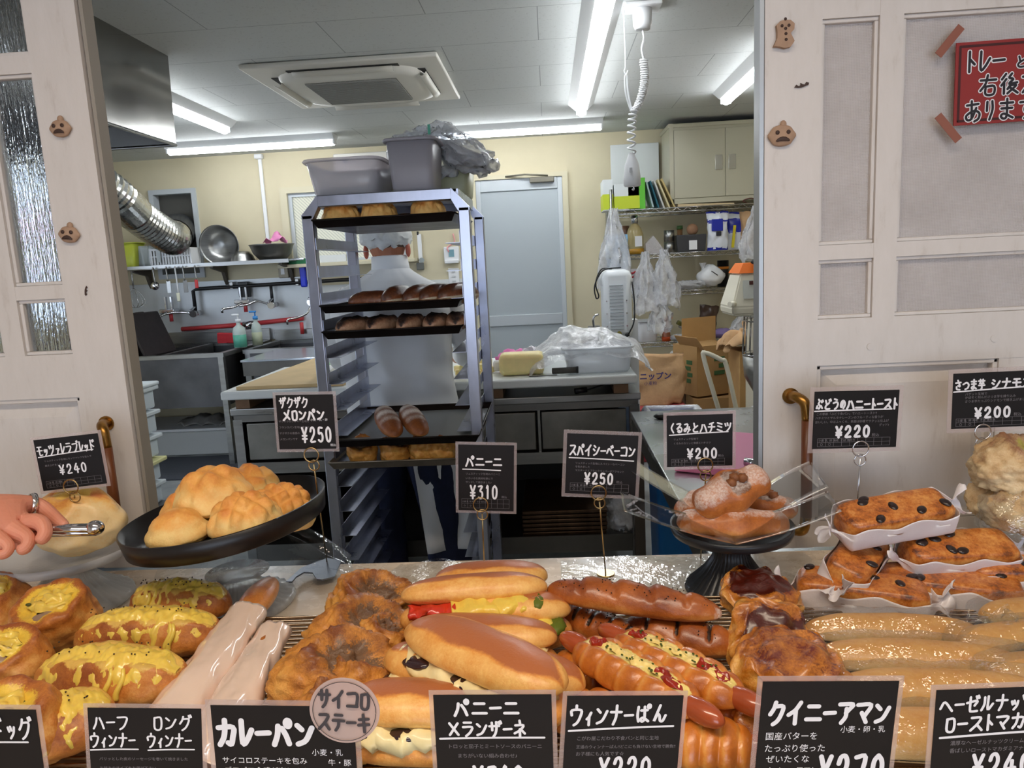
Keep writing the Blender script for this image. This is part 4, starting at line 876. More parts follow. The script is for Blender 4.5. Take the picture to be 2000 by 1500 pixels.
def chunky(R=.05, H=.045, seed=0, hole=(0, -.35, .9), hr=.55, el=1.0):
    """torn-open pastry with a hollow showing its filling"""
    h = V(*hole).normalized()
    def fn(d):
        k = 1 + nz3(d, 1.6, seed) * .18 + nz3(d, 4.5, seed + 2) * .08 + nz3(d, 12, seed) * .065 + nz3(d, 28, seed) * .04
        c = d.dot(h) + nz3(d, 2.6, seed + 8) * .12; cv = smooth(1 - hr * .62, 1 - hr * .35, c); rim = smooth(1 - hr * .95, 1 - hr * .6, c) - cv
        k += rim * .1 - cv * .34
        p = V(d.x * R * el * k, d.y * R * k, d.z * H * k); p.z = max(p.z, -H * .55) + H * .55
        return p, (.3 + .3 * d.z + .3 * nz3(d, 3, seed + 3) + rim * .3 + cv * .1, cv * (.75 + .5 * nz3(d, 6, seed)), 0)
    return MB().blob(fn, 72, 48)
for k, px in enumerate((705, 768, 825, 860)):
    p = at_y(px, 885, 2.2); one('filled_pastry', ['leftmost orange-brown pastry on the lowest rack tray', 'second orange-brown pastry on the lowest rack tray', 'third orange-brown pastry on the lowest rack tray', 'rightmost orange-brown pastry on the lowest rack tray'][k], 'pastry', chunky(.046, .05, k + 50), B_DAN, (p.x, 2.22, ZT[4] + .004), (0, 0, k), 'pastries on the lowest rack tray')

# ------------------------------------------------------------------ the baker
t = thing('person', 'baker in white coat, hair cap and navy trousers, seen from behind at the work table', 'person', (-.6, 2.85, 0))
def ringbody(rows, n=36, pw_=2.4, seed=0, wr=.0, wf=6, wm=None):
    """rows of (center, half width, half depth); a continuous lofted surface"""
    mb = MB(); R = []
    for j, (c, a, b_) in enumerate(rows):
        r = []
        for i in range(n):
            th = 2 * pi * i / n; x = math.copysign(abs(cos(th)) ** (2 / pw_), cos(th)) * a; y = math.copysign(abs(sin(th)) ** (2 / pw_), sin(th)) * b_
            p = V(*c) + V(x, y, 0)
            if wr: p += V(cos(th), sin(th), 0) * wr * nz3((cos(th) * 2, sin(th) * 2, c[2] * wf), 1.5, seed)
            r.append(mb.v(p))
        R.append(r)
    for A, B in zip(R, R[1:]):
        for i in range(n): mb.f([A[i], A[(i + 1) % n], B[(i + 1) % n], B[i]])
    mb.f(R[0][::-1]); mb.f(R[-1]); return mb
def interp(rows, k=5):
    out = []
    for (c0, a0, b0), (c1, a1, b1) in zip(rows, rows[1:]):
        for i in range(k):
            u = i / k; out.append((tuple(p + (q - p) * u for p, q in zip(c0, c1)), a0 + (a1 - a0) * u, b0 + (b1 - b0) * u))
    out.append(rows[-1]); return out
skin = mat('skin', (178, 116, 88), .5, sss=.1)
# body: head, neck, trunk, hands in one skinned surface
bx = -.615
me = bpy.data.meshes.new('body'); J = [((bx, 2.87, .86), .12), ((bx, 2.85, 1.05), .12), ((bx, 2.83, 1.22), .12), ((bx, 2.86, 1.35), .05), ((bx - .005, 2.875, 1.43), .046), ((bx - .01, 2.885, 1.485), .085), ((bx - .012, 2.885, 1.545), .08),
    ((bx - .18, 2.86, 1.27), .04), ((bx - .27, 2.93, 1.1), .042), ((bx - .17, 3.12, 1.02), .032), ((bx - .12, 3.18, 1.0), .022),
    ((bx + .18, 2.86, 1.27), .04), ((bx + .27, 2.93, 1.1), .042), ((bx + .22, 3.12, 1.02), .032), ((bx + .19, 3.18, 1.0), .022),
    ((bx - .09, 2.87, .78), .09), ((bx - .1, 2.86, .45), .06), ((bx - .11, 2.88, .08), .042), ((bx - .11, 2.95, .04), .035),
    ((bx + .1, 2.87, .78), .09), ((bx + .13, 2.84, .45), .06), ((bx + .17, 2.86, .08), .042), ((bx + .17, 2.93, .04), .035)]
ED = [(0, 1), (1, 2), (2, 3), (3, 4), (4, 5), (5, 6), (2, 7), (7, 8), (8, 9), (9, 10), (2, 11), (11, 12), (12, 13), (13, 14), (0, 15), (15, 16), (16, 17), (17, 18), (0, 19), (19, 20), (20, 21), (21, 22)]
base_m = WM[t.name].inverted()
me.from_pydata([base_m @ V(*p) for p, r in J], ED, []); me.update()
body = bpy.data.objects.new('body', me); COL.objects.link(body); body.parent = t; me.materials.append(skin)
sk = body.modifiers.new('skin', 'SKIN'); sd = body.modifiers.new('subdivision', 'SUBSURF'); sd.levels = sd.render_levels = 2
for i, (p, r) in enumerate(J): me.skin_vertices[0].data[i].radius = (r, r); me.skin_vertices[0].data[i].use_root = (i == 0)
for side in (-1, 1):
    obj('ear', MB().blob(lambda d: V(bx - .01 + side * .083 + d.x * .01, 2.875 + d.y * .018, 1.475 + d.z * .028), 14, 10), mat('ear skin', (190, 106, 86), .5, sss=.1), t)
obj('hair', MB().blob(lambda d: V(bx - .01 + d.x * .084, 2.892 + d.y * .09, 1.505 + d.z * .038) + noise.noise_vector(d * 9) * .003, 24, 16), mat('dark hair', (96, 78, 68), .7, var=.2, vs=90), t)
mb = MB().blob(lambda d: (V(bx - .012 + d.x * .102, 2.885 + d.y * .11, 1.522 + d.z * (.068 if d.z > 0 else .05)) + V(0, 0, .004 * sin(d.x * 14 + 3 * d.y)) + noise.noise_vector(d * 4) * .008 + noise.noise_vector(d * 13) * .004), 54, 34)
obj('hair_cap', mb, mat('white net cap', (226, 228, 228), .8, var=.05, vs=70), t)
m_coat = mat('white cotton coat', (236, 238, 240), .75, var=.02, vs=5)
rows = interp([((bx + .02, 2.86, .74), 0.232, .14), ((bx + .01, 2.86, .85), 0.226, .135), ((bx + .005, 2.855, .98), 0.215, .13), ((bx, 2.84, 1.12), 0.226, .13), ((bx, 2.835, 1.24), 0.243, .125), ((bx, 2.84, 1.3), 0.226, .112), ((bx, 2.845, 1.335), 0.194, .1), ((bx, 2.855, 1.365), 0.133, .088), ((bx, 2.865, 1.39), 0.092, .076), ((bx, 2.872, 1.405), 0.073, .066)], 7)
mb = ringbody(rows, 64, 2.3, 3, .009, 3.5)
for v_ in mb.bm.verts:                       # diagonal pull folds at the waist
    z = v_.co.z; x = v_.co.x - bx; y = v_.co.y
    if y < 2.86: v_.co.y += .008 * sin((z * 46 + x * 22)) * smooth(1.22, 1.0, z) * smooth(.74, .85, z)
obj('coat', mb, m_coat, t)
mb = ringbody([((bx, 2.872, 1.385), .078, .07), ((bx - .002, 2.876, 1.42), .073, .067), ((bx - .004, 2.88, 1.452), .07, .065), ((bx - .004, 2.88, 1.457), .063, .058)], 32, 2, 0); obj('collar', mb, m_coat, t)
obj('yoke_seam', MB().tube([(bx - .2 + .4 * i / 16, 2.715 - .005 + .045 * abs(i / 8 - 1) ** 2.2, 1.262 + .012 * (1 - (i / 8 - 1) ** 2)) for i in range(17)], .003, n=5), m_coat, t)
for s in (-1, 1):
    pts = catmull([(bx + s * .155, 2.85, 1.29), (bx + s * .22, 2.86, 1.235), (bx + s * .265, 2.92, 1.12), (bx + s * .26, 2.99, 1.05), (bx + s * .24, 3.1, 1.025)], 8)
    mb = MB().tube(pts, lambda u: .066 - .02 * u + .003 * sin(u * 34), n=24); crumple(mb, .006, s, 18); obj('sleeve', mb, m_coat, t)
m_nav = mat('navy trousers', (26, 34, 62), .8, var=.15, vs=30)
for s, xo, xb in ((-1, -.09, -.11), (1, .1, .17)):
    rows = interp([((bx + xb, 2.87, .05), .085, .09), ((bx + (xo + xb) / 2 + s * .01, 2.86, .42), .092, .1), ((bx + xo, 2.87, .7), .11, .12), ((bx + xo * .9, 2.87, .84), .11, .12)], 6); obj('trouser_leg', ringbody(rows, 32, 2.1, s, .012, 6), m_nav, t)
    obj('shoe', MB().blob(lambda d: V(bx + xb + d.x * .048, 2.9 + d.y * .125, .04 + d.z * .045), 20, 14), WHITEP, t)
mb = MB().grid(lambda u, v: V(bx + .04 + .21 * u + .05 * v, 2.745 + .06 * u, .78 - .5 * v) + V(0, .012 * sin(9 * u + 4 * v), 0), 12, 14); obj('apron_tail', mb, m_coat, t, solid=.002)

t.location.y += .025
# things on the wall and sill behind the baker
solo('wrap_box', MB().box2((-2.17, 6.17, 1.491), (-1.94, 6.25, 1.535), bev=.002), mat('green carton', (34, 110, 70), .5), 'dark green wrap box on the window sill, left', 'box')
solo('wrap_box', MB().box2((-1.92, 6.17, 1.491), (-1.68, 6.25, 1.55), bev=.002).box2((-1.83, 6.168, 1.5), (-1.76, 6.17, 1.53)), [mat('white carton', (0, 0, 0))], 'white wrap box on the window sill, right of the green box', 'box')
t = thing('thermometer', 'white hanging timer stick on the cream wall above the intercom', 'timer', (-1.0, YW, 1.55)); p = at_y(820, 485, YW - .02); obj('stick', MB().box((p.x, YW - .012, p.z), (.035, .02, .24), bev=.005), WHITEP, t); obj('tip', MB().box((p.x - .01, YW - .012, p.z + .125), (.014, .022, .03)), BLACKP, t); obj('dial', MB().cyl((p.x + .01, YW - .024, p.z - .1), (p.x + .01, YW - .028, p.z - .1), .022), mat('pale grey dial', (160, 168, 170), .4), t)
p = at_y(822, 520, YW); solo('wall_outlet', MB().box((p.x, YW - .02, p.z), (.06, .04, .06), bev=.005), mat('grey socket', (110, 112, 108), .5), 'grey socket on the wall below the timer stick', 'outlet')
p = at_y(883, 497, YW); t = thing('intercom', 'white intercom with blue screen on the cream wall', 'intercom', (p.x, YW, p.z - .08)); obj('case', MB().box((p.x, YW - .02, p.z), (.13, .04, .13), bev=.008).box((p.x, YW - .03, p.z - .06), (.12, .06, .03), bev=.006), WHITEP, t); obj('screen', MB().box((p.x, YW - .042, p.z + .01), (.045, .003, .06)), mat('blue grey screen', (120, 160, 172), .3), t)
obj('cord', MB().tube(catmull([(p.x + .02, YW - .01, p.z + .17), (p.x + .03, YW - .03, p.z + .1), (p.x - .03, YW - .045, p.z + .06), (p.x - .02, YW - .045, p.z + .02)], 4), .006, n=5), mat('pink cord', (220, 150, 150), .5), t)
p = at_y(887, 540, YW); t = thing('switch_panel', 'narrow white switch panel below the intercom', 'switch', (p.x, YW, p.z - .08)); obj('plate', MB().box((p.x, YW - .01, p.z), (.09, .02, .14), bev=.004), WHITEP, t)
for k in range(3): obj('switch', MB().box((p.x, YW - .022, p.z + .04 - k * .04), (.03, .006, .012)), mat('pale grey plastic', (0, 0, 0)), t)
# ------------------------------------------------------------------ wire shelving on the right and what it carries
SY0, SY1, SX0, SX1 = 5.8, 6.24, .5, 1.9
m_wire = mat('chromed wire', (186, 186, 184), .2, 1.0)
t = thing('wire_shelving', 'four-tier chromed wire shelving unit against the back wall', 'shelving', (1.2, 6.0, 0))
for x in (SX0, SX1):
    for y in (SY0, SY1): obj('post', MB().cyl((x, y, 0), (x, y, 1.92 if x < 1 else 2.0), .0125, n=10), m_wire, t)
SZ = [.735, 1.13, 1.42, 1.76]
for z in SZ:
    mb = MB()
    for y in (SY0, SY1):
        for dz in (0, -.03): mb.tube([(SX0, y, z + dz), (SX1, y, z + dz)], .004, n=5)
        n = 34; mb.tube([(SX0 + (SX1 - SX0) * i / n, y, z - (.03 if i % 2 else 0)) for i in range(n + 1)], .003, n=4)
    for x in (SX0, SX1): mb.tube([(x, SY0, z), (x, SY1, z)], .004, n=5)
    for i in range(46): mb.tube([(SX0 + (SX1 - SX0) * i / 45, SY0, z), (SX0 + (SX1 - SX0) * i / 45, SY1, z)], .0018, n=4)
    obj('wire_shelf', mb, m_wire, t)
def sx(px, py=500, y=6.0): return at_y(px, py, y).x
# top shelf
solo('whiteboard', MB().box((.74, 6.26, 2.06), (.39, .02, .5), rot=(.02, 0, 0), bev=.004), mat('whiteboard', (216, 220, 220), .3), 'pale whiteboard panel leaning on the wall beside the cabinet', 'whiteboard')
t = thing('steel_cabinet', 'beige two-door steel cabinet on top of the wire shelving', 'cabinet', (1.36, 6.03, 1.78))
m_cab = mat('beige enamelled steel', (186, 182, 160), .35, .1)
cx0, cx1, cy0, cz0, cz1 = .955, 1.83, 5.86, 1.79, 2.38
obj('body', MB().box2((cx0, cy0, cz0), (cx1, 6.24, cz1), bev=.004).box2((cx0 - .01, cy0 - .012, cz1 - .03), (cx1 + .01, 6.25, cz1), bev=.006).box2((cx0, cy0 - .012, cz0), (cx0 + .03, cy0, cz1)).box2((cx1 - .03, cy0 - .012, cz0), (cx1, cy0, cz1)).box2((cx0, cy0 - .012, cz0), (cx1, cy0, cz0 + .035)), m_cab, t)
xm = (cx0 + cx1) / 2 - .02
for a, b_, hx in ((cx0 + .033, xm - .002, xm - .05), (xm + .002, cx1 - .033, xm + .05)):
    d = obj('door', MB().box2((a, cy0 - .012, cz0 + .04), (b_, cy0 - .002, cz1 - .05), bev=.002), m_cab, t)
    obj('door_handle', MB().box((hx, cy0 - .014, 2.08), (.055, .008, .11), bev=.002), mat('recessed steel pull', (196, 194, 184), .25, .8), d, world=False if False else True)
obj('label_plate', MB().box((cx1 - .1, cy0 - .014, 2.27), (.06, .002, .025)), WHITEP, t)
solo('paper_strip', MB().box((1.22, 5.85, 1.772), (.42, .06, .02), rot=(.1, .03, 0)), mat('buff paper', (212, 190, 150), .8), 'buff paper strip lying on the shelf edge under the cabinet', 'paper')
for k, (px, c, h) in enumerate(((1186, (226, 232, 232), .23), (1222, (222, 228, 228), .19), (1241, (96, 190, 52), .23))):
    x = sx(px, 380, 5.88); t = thing('file_box', ['white and yellow-green file box at the left end of the top shelf', 'wide yellow-green file box with printed lettering', 'bright green file box next to the folders'][k], 'file box', (x, 5.88, 1.765), group='file boxes on the top shelf')
    wd = (.075, .19, .13)[k]; fb_ = obj('box_body', MB().box((x, 5.93, 1.765 + h / 2), (wd, .26, h), bev=.002), mat('file box %d' % k, c, .5), t)
    if k < 2: obj('lower_band', MB().box((x, 5.93, 1.765 + h * .28), (wd + .002, .262, h * .5)), mat('yellow green card', (198, 214, 48), .5), fb_)
m_gr = mat('green ink', (90, 170, 60), .6)
for k, (a, c) in enumerate(((-14, (170, 196, 196)), (-17, (30, 100, 116)), (-19, (206, 206, 200)), (-22, (216, 204, 160)), (-24, (196, 176, 120)))):
    x = sx(1268 + k * 9, 375, 5.9)
    solo('folder', MB().box((x - .005, 5.95, 1.87), (.012, .24, .2 + .012 * k), rot=(0, radians(a), 0), bev=.001), mat('folder %d' % k, c, .6), ['pale grey folder, leftmost leaning against the cabinet', 'teal folder, second from the left', 'off-white folder, middle of the leaning five', 'cream folder, second from the cabinet', 'tan folder leaning nearest the cabinet'][k], 'folder', 'folders leaning against the cabinet')
t = thing('sunglasses', 'pair of brown glasses on the right end of the top shelf', 'glasses', (1.62, 5.84, 1.77)); obj('frame', MB().blob(lambda d: V(1.64 + d.x * .05, 5.83 + d.y * .03, 1.79 + d.z * .022), 16, 10), mat('brown lens', (90, 44, 36), .25), t)
obj('temple', MB().tube(catmull([(1.6, 5.83, 1.79), (1.55, 5.83, 1.8), (1.5, 5.84, 1.785), (1.53, 5.85, 1.77)], 4), .005, n=5), mat('brown lens', (0, 0, 0)), t)
# second shelf from the top
z = SZ[2] + .004
x = sx(1240, 470, 5.9); t = thing('liquor_bottle', 'big clear bottle with amber drink and silver cap on the third shelf', 'bottle', (x, 5.9, z))
gb_ = obj('glass_body', MB().lathe([(.001, 0), (.062, 0), (.066, .01), (.066, .15), (.05, .2), (.024, .235), (.022, .26), (.001, .26)], (x, 5.9, z), 28), mat('amber bottle glass', (206, 190, 140), .1, trans=.5), t)
obj('drink', MB().lathe([(.001, .004), (.067, .004), (.068, .045), (.001, .046)], (x, 5.9, z), 28), mat('amber drink', (176, 130, 40), .2), gb_); obj('label', MB().box((x + .02, 5.833, z + .1), (.055, .006, .08), bev=.001), mat('white paper', (0, 0, 0)), gb_)
obj('cap', MB().cyl((x, 5.9, z + .235), (x, 5.9, z + .3), .027), CHROME, t)
solo('jar', MB().lathe([(.001, 0), (.04, 0), (.04, .16), (.03, .19), (.03, .23), (.001, .23)], (sx(1222, 470, 6.05), 6.05, z), 18), mat('brown jar', (120, 86, 66), .3), 'brown jar hidden behind the liquor bottle', 'jar')
mb = MB().prism([(0, 0), (.14, 0), (.14, .03), (.06, .14), (0, .08)], .12, R=Matrix(((1, 0, 0), (0, 0, 1), (0, 1, 0))), c=(sx(1260, 480, 5.9), 5.86, z)); crumple(mb, .006, 2, 20); solo('bread_bag', mb, film('amber bag', tint=(190, 160, 120), refl=.5, base=.5, bump=.01), 'amber wrapped snack lying behind the liquor bottle', 'snack bag')
x = sx(1307, 480, 5.88); t = thing('can', 'upper of two stacked steel tins on the third shelf', 'tin', (x, 5.88, z + .085), group='stacked steel tins'); obj('tin_body', MB().cyl((x, 5.88, z + .086), (x, 5.88, z + .172), .04, n=24), STEEL, t)
t = thing('can', 'lower of two stacked steel tins on the third shelf', 'tin', (x, 5.88, z), group='stacked steel tins'); obj('tin_body', MB().cyl((x, 5.88, z), (x, 5.88, z + .083), .041, n=24), STEEL, t)
x = sx(1348, 470, 5.88); t = thing('basket', 'black plastic basket with a white label', 'basket', (x, 5.9, z)); obj('body', MB().box((x, 5.92, z + .065), (.23, .2, .13), bev=.006, taper=.92), mat('charcoal plastic', (58, 58, 60), .5), t); obj('label', MB().box((x + .01, 5.817, z + .05), (.06, .003, .07)), WHITEP, t)
solo('onion', MB().blob(lambda d: V(sx(1352, 440, 5.92) + d.x * .045, 5.92 + d.y * .04, z + .17 + d.z * .045), 18, 12), mat('brown paper ball', (150, 112, 84), .7), 'brown wrapped ball sticking out of the black basket', 'packet')
x = sx(1331, 440, 6.0); t = thing('spice_jar', 'small spice jar with green lid at the left of the black basket', 'jar', (x, 6.06, z)); obj('jar_body', MB().cyl((x, 6.08, z), (x, 6.08, z + .18), .022), mat('spice', (130, 96, 62), .4), t); obj('lid', MB().cyl((x, 6.08, z + .18), (x, 6.08, z + .21), .024), mat('green lid', (76, 110, 60), .5), t)
def pouch(name, label, x, y, z, w_, h, d, mats, tilt=(0, 0, 0), seed=0, group=None, bands=((0, .12, 1), (.5, .85, 1), (.95, 1, 1)), cat='pouch'):
    t = thing(name, label, cat, (x, y, z), tilt, group=group)
    def fn(u, v_):
        a = 2 * pi * u; pinch = sin(pi * max(.03, min(.97, v_))) ** .45
        return V(cos(a) * w_ / 2 * (.86 + .14 * abs(2 * v_ - 1)), sin(a) * d / 2 * pinch, v_ * h) + noise.noise_vector(V(cos(a) * 2, sin(a) * 2, v_ * 5 + seed)) * .012
    mb = MB(); mb.cells(fn, 28, 24, cu=True); 
    for f in mb.bm.faces:
        zc = f.calc_center_median().z / h; 
        for lo, hi, mi in bands:
            if lo <= zc <= hi: f.material_index = mi
    obj('bag_body', mb, mats, t, world=False); return t
m_pw, m_pb = mat('white pouch foil', (226, 230, 236), .3), mat('royal blue pouch print', (36, 48, 160), .3)
x = sx(1401, 450, 5.86); t = pouch('flour_pouch', 'blue and white pouch standing front right of the black basket', x, 5.86, z, .17, .29, .08, [m_pw, m_pb], bands=((0, .06, 1), (.72, .8, 1), (.97, 1, 1)), group='blue and white pouches')
obj('print', MB().box((x - .01, 5.815, z + .19), (.085, .012, .09), bev=.004), m_pb, t); obj('bean_print', MB().box((x, 5.812, z + .125), (.04, .012, .035), bev=.006), mat('dark print', (40, 40, 46), .5), t)
x = sx(1400, 430, 5.98); pouch('flour_pouch', 'blue topped pouch behind the front pouch, poking up', x, 5.98, z + .01, .13, .29, .07, [m_pw, m_pb], bands=((.8, .9, 1), (.95, 1, 1)), group='blue and white pouches')
x = sx(1440, 440, 5.95); t = pouch('flour_pouch', 'blue pouch with a yellow stripe at the right of the third shelf', x, 5.95, z, .2, .285, .08, [m_pw, m_pb], bands=((.45, .82, 1), (.95, 1, 1)), group='blue and white pouches'); obj('stripe', MB().box((x - .04, 5.9, z + .1), (.02, .008, .17), rot=(0, .1, 0)), mat('yellow print', (230, 210, 40), .5), t)
m_kraft = mat('kraft paper', (196, 158, 116), .8, var=.08, vs=14, bump=.003, bs=40)
x = sx(1464, 450, 5.9); pouch('paper_bag', 'tall brown paper bag at the right end of the third shelf', x, 5.9, z, .15, .28, .12, [m_kraft, m_kraft], seed=5, cat='paper bag')
solo('sky_blue_packet', MB().box((sx(1205, 490, 5.78), 5.785, 1.42), (.17, .012, .32), rot=(0, 0, .05), bev=.004), mat('sky blue print', (140, 186, 222), .5, var=.3, vs=40), 'sky blue packet inside the hanging bag at the shelf post', 'packet')
# bag hanging on the left post, bags hanging mid
def hangbag(label, x, y, ztop, zbot, w_, seed, legs=True, group='bags hanging on the wire shelving'):
    mb = MB()
    def fn(u, v_):
        a = 2 * pi * u; ww = w_ * (.28 + .72 * smooth(0, .7, v_)); dd = .03 + .05 * smooth(0, 1, v_)
        p = V(x + cos(a) * ww, y + sin(a) * dd, ztop + (zbot - ztop) * v_)
        n = noise.noise_vector(V(cos(a) * 3 + seed, sin(a) * 3, v_ * 3)) * (.045 * smooth(0, .5, v_)) + noise.noise_vector(V(cos(a) * 9 + seed, sin(a) * 9, v_ * 8)) * .014
        return p + n
    mb.cells(fn, 44, 34, cu=True)
    return solo('plastic_bag', mb, BAGF, label, 'plastic bag', group)
hangbag('clear bag hanging on the left post of the shelving, over the sky blue packet', sx(1200, 500, 5.68), 5.68, 1.77, 1.18, .115, 1)
hangbag('bulky clear bag hanging from the third shelf, left ear', sx(1262, 560, 5.68), 5.68, 1.44, .98, .09, 2)
hangbag('bulky clear bag hanging from the third shelf, right ear', sx(1298, 560, 5.67), 5.67, 1.45, 1.02, .1, 3)
hangbag('lower crumpled part of a clear bag hanging into the white bin', sx(1290, 600, 5.66), 5.66, 1.13, .84, .085, 7)
hangbag('clear bag hanging at the right end of the shelving above the mixer', sx(1478, 470, 5.75), 5.75, 1.74, 1.32, .12, 4)
# third row
z = SZ[1] + .004
mb = MB().blob(lambda d: V(sx(1345, 555, 5.88) + d.x * .13, 5.88 + d.y * .08, z + .035 + d.z * .035) + noise.noise_vector(d * 4) * .015, 28, 16); solo('piping_bags', mb, film('foil bag', tint=(200, 204, 208), refl=.7, base=.35, bump=.012), 'crinkled silvery bags lying on the second shelf', 'plastic bag')
x = sx(1388, 540, 5.9); t = thing('sugar_bag', 'clear bag tied at the top, full of white sugar', 'bag', (x, 5.9, z)); mb = MB().blob(lambda d: V(x + d.x * .1 * (1.1 - .5 * max(0, d.z)), 5.9 + d.y * .07, z + .1 + d.z * .085) + noise.noise_vector(d * 3) * .012, 26, 18); obj('filled_bag', mb, mat('white sugar in film', (228, 230, 232), .3, coat=.5), t)
obj('knotted_neck', MB().lathe([(.012, 0), (.01, .02), (.03, .06)], (x - .06, 5.9, z + .14), 10), BAGF, t); obj('tie', MB().tube([(x - .06, 5.89, z + .15), (x, 5.83, z + .13), (x + .04, 5.83, z + .1)], .003, n=5), BLACKP, t)
x = sx(1412, 525, 6.08); t = thing('sauce_bottle', 'black bottle with orange band behind the sugar bag', 'bottle', (x, 6.08, z)); obj('bottle_body', MB().cyl((x, 6.08, z), (x, 6.08, z + .21), .045), BLACKP, t); obj('band', MB().cyl((x, 6.08, z + .14), (x, 6.08, z + .16), .0465), mat('orange band', (214, 130, 40), .5), t)
mb = MB().box((sx(1455, 550, 5.95), 5.95, z + .05), (.2, .15, .06), bev=.01); crumple(mb, .02, 3, 15); solo('foil_packet', mb, mat('foil', (196, 200, 204), .25, .8), 'foil packet at the right of the second shelf, behind the mixer', 'packet')
t = thing('lamp_strip', 'paper with red wavy print hung behind the heater', 'paper', (sx(1238, 550, 5.95), 5.95, z)); obj('sheet', MB().box((sx(1238, 550, 5.95), 5.95, z + .08), (.11, .004, .2)), mat('white paper', (0, 0, 0)), t)
obj('wave_print', MB().tube([(sx(1238, 550, 5.94) - .05 + .01 * i, 5.943, z + .15 + .006 * sin(i * 1.2)) for i in range(11)], .008, n=5).tube([(sx(1238, 550, 5.94) - .05 + .01 * i, 5.943, z + .12 + .006 * sin(i * 1.2)) for i in range(11)], .007, n=5), mat('red print', (200, 50, 60), .5), t)
# bottom row
z = SZ[0] + .004
x = sx(1264, 645, 5.86); tub('white_bin', 'white plastic bin on the lowest wire shelf', x, 5.9, z, .17, .2, .165, WHITEP, .86, cat='bin')
x = sx(1301, 640, 5.85); t = thing('spray_bottle', 'orange spray bottle beside the white bin', 'bottle', (x, 5.85, z)); obj('bottle_body', MB().lathe([(.001, 0), (.035, 0), (.035, .03), (.026, .1), (.016, .13), (.001, .13)], (x, 5.85, z), 20), mat('clear orange bottle', (206, 130, 96), .2, trans=.3), t)
obj('liquid', MB().lathe([(.001, .002), (.0355, .002), (.036, .035), (.001, .036)], (x, 5.85, z), 20), mat('orange liquid', (216, 84, 30), .3), t)
obj('trigger', MB().box((x, 5.85, z + .155), (.03, .03, .05), bev=.005).box((x + .02, 5.85, z + .185), (.06, .02, .02), bev=.004), mat('orange plastic', (226, 110, 30), .4), t); obj('nozzle', MB().box((x - .005, 5.85, z + .2), (.035, .03, .025), bev=.004), mat('yellow print', (0, 0, 0)), t)
x = sx(1352, 640, 5.84); solo('foil_pouch', MB().box((x, 5.84, z + .075), (.22, .07, .06), rot=(0, .55, 0), bev=.01), mat('silver pouch', (170, 170, 166), .3, .6), 'silver pouch with dark edge sliding down the lowest shelf', 'pouch')
solo('yellow_black_packet', MB().box((x - .06, 5.83, z + .11), (.14, .05, .035), rot=(0, .6, 0), bev=.006), mat('yellow black print', (90, 88, 40), .4, var=.6, vs=30), 'yellow and black packet on the silver pouch', 'packet')
mb = MB().blob(lambda d: V(sx(1330, 655, 5.83) + d.x * .09, 5.83 + d.y * .05, z + .025 + d.z * .03) + noise.noise_vector(d * 4) * .01, 22, 14); solo('crinkled_bag', mb, film('foil bag', refl=.7), 'crinkled clear bag at the front of the lowest shelf', 'plastic bag')
x = sx(1378, 625, 5.92); t = pouch('coffee_pouch', 'dark brown pouch with a cream label, top folded', x, 5.92, z, .15, .26, .08, [mat('dark brown foil', (66, 46, 36), .3), mat('dark brown foil', (0, 0, 0))], tilt=(0, .12, 0)); obj('label', MB().box((x + .02, 5.86, z + .11), (.075, .01, .06), rot=(0, .1, 0)), mat('cream label', (206, 196, 164), .6), t)
mb = MB().blob(lambda d: V(sx(1413, 655, 5.86) + d.x * .09, 5.86 + d.y * .06, z + .04 + d.z * .04) + noise.noise_vector(d * 5) * .006, 22, 14); solo('purple_cloth', mb, mat('lilac cloth', (130, 112, 160), .8), 'lilac cloth bundle on the lowest wire shelf', 'cloth')
hangbag('clear bag standing at the right end of the lowest shelf', sx(1452, 620, 5.85), 5.85, z + .2, z, .1, 9)
# under the shelving
x = .72; t = thing('flour_sack', 'brown paper flour sack with navy lettering under the shelving', 'flour sack', (x, 5.2, 0))
def sackf(u, v_):
    a = 2 * pi * u; k = 3.2; w_ = .19 + .015 * sin(pi * v_); d_ = .1 * (1 - .35 * v_)
    p = V(x + .03 * v_ + math.copysign(abs(cos(a)) ** (2 / k), cos(a)) * w_ * (1 - .1 * v_ ** 3), 5.2 + math.copysign(abs(sin(a)) ** (2 / k), sin(a)) * d_, .38 + .34 * v_)
    return p + noise.noise_vector(V(cos(a) * 2, sin(a) * 2, v_ * 4)) * .018
mb = MB(); G = mb.cells(sackf, 48, 30, cu=True); mb.f([r[-1] for r in G]); mb.f([r[0] for r in G][::-1]); sb_ = obj('sack_body', mb, m_kraft, t)
SACK = (t, sb_)
solo('flour_pallet', MB().box2((.45, 4.98, 0), (.92, 5.45, .375), bev=.01), mat('red crate', (150, 50, 56), .5), 'red crate under the brown flour sack', 'crate')
hangb = solo('paper_sack', MB().blob(lambda d: V(.95 + d.x * .1, 5.63 + d.y * .09, .40 + d.z * .28) + noise.noise_vector(d * 3) * .03, 24, 18), mat('white sack', (206, 204, 196), .7), 'white plastic sack standing behind the flour sack', 'sack')
m_card = mat('cardboard', (178, 140, 90), .8, var=.06, vs=8)
t = thing('cardboard_box', 'open cardboard box with green print behind the hand truck', 'cardboard box', (1.1, 5.3, .3)); R = Euler((0, 0, radians(24))).to_matrix(); c = V(1.12, 5.45, .575)
bx_ = obj('box_body', MB().box(c, (.34, .3, .36), rot=R), m_card, t)
obj('flap', MB().box(c + R @ V(-.17, -.06, .2), (.004, .28, .12), rot=R @ Euler((0, -.6, 0)).to_matrix()), m_card, bx_); obj('flap', MB().box(c + R @ V(.06, .15, .26), (.3, .004, .2), rot=R), m_card, t)
mb = MB()
for i in range(4): mb.box(c + R @ V(-.172, -.06 + .02 * (i % 2), .06 - i * .045), (.002, .07, .03), rot=R)
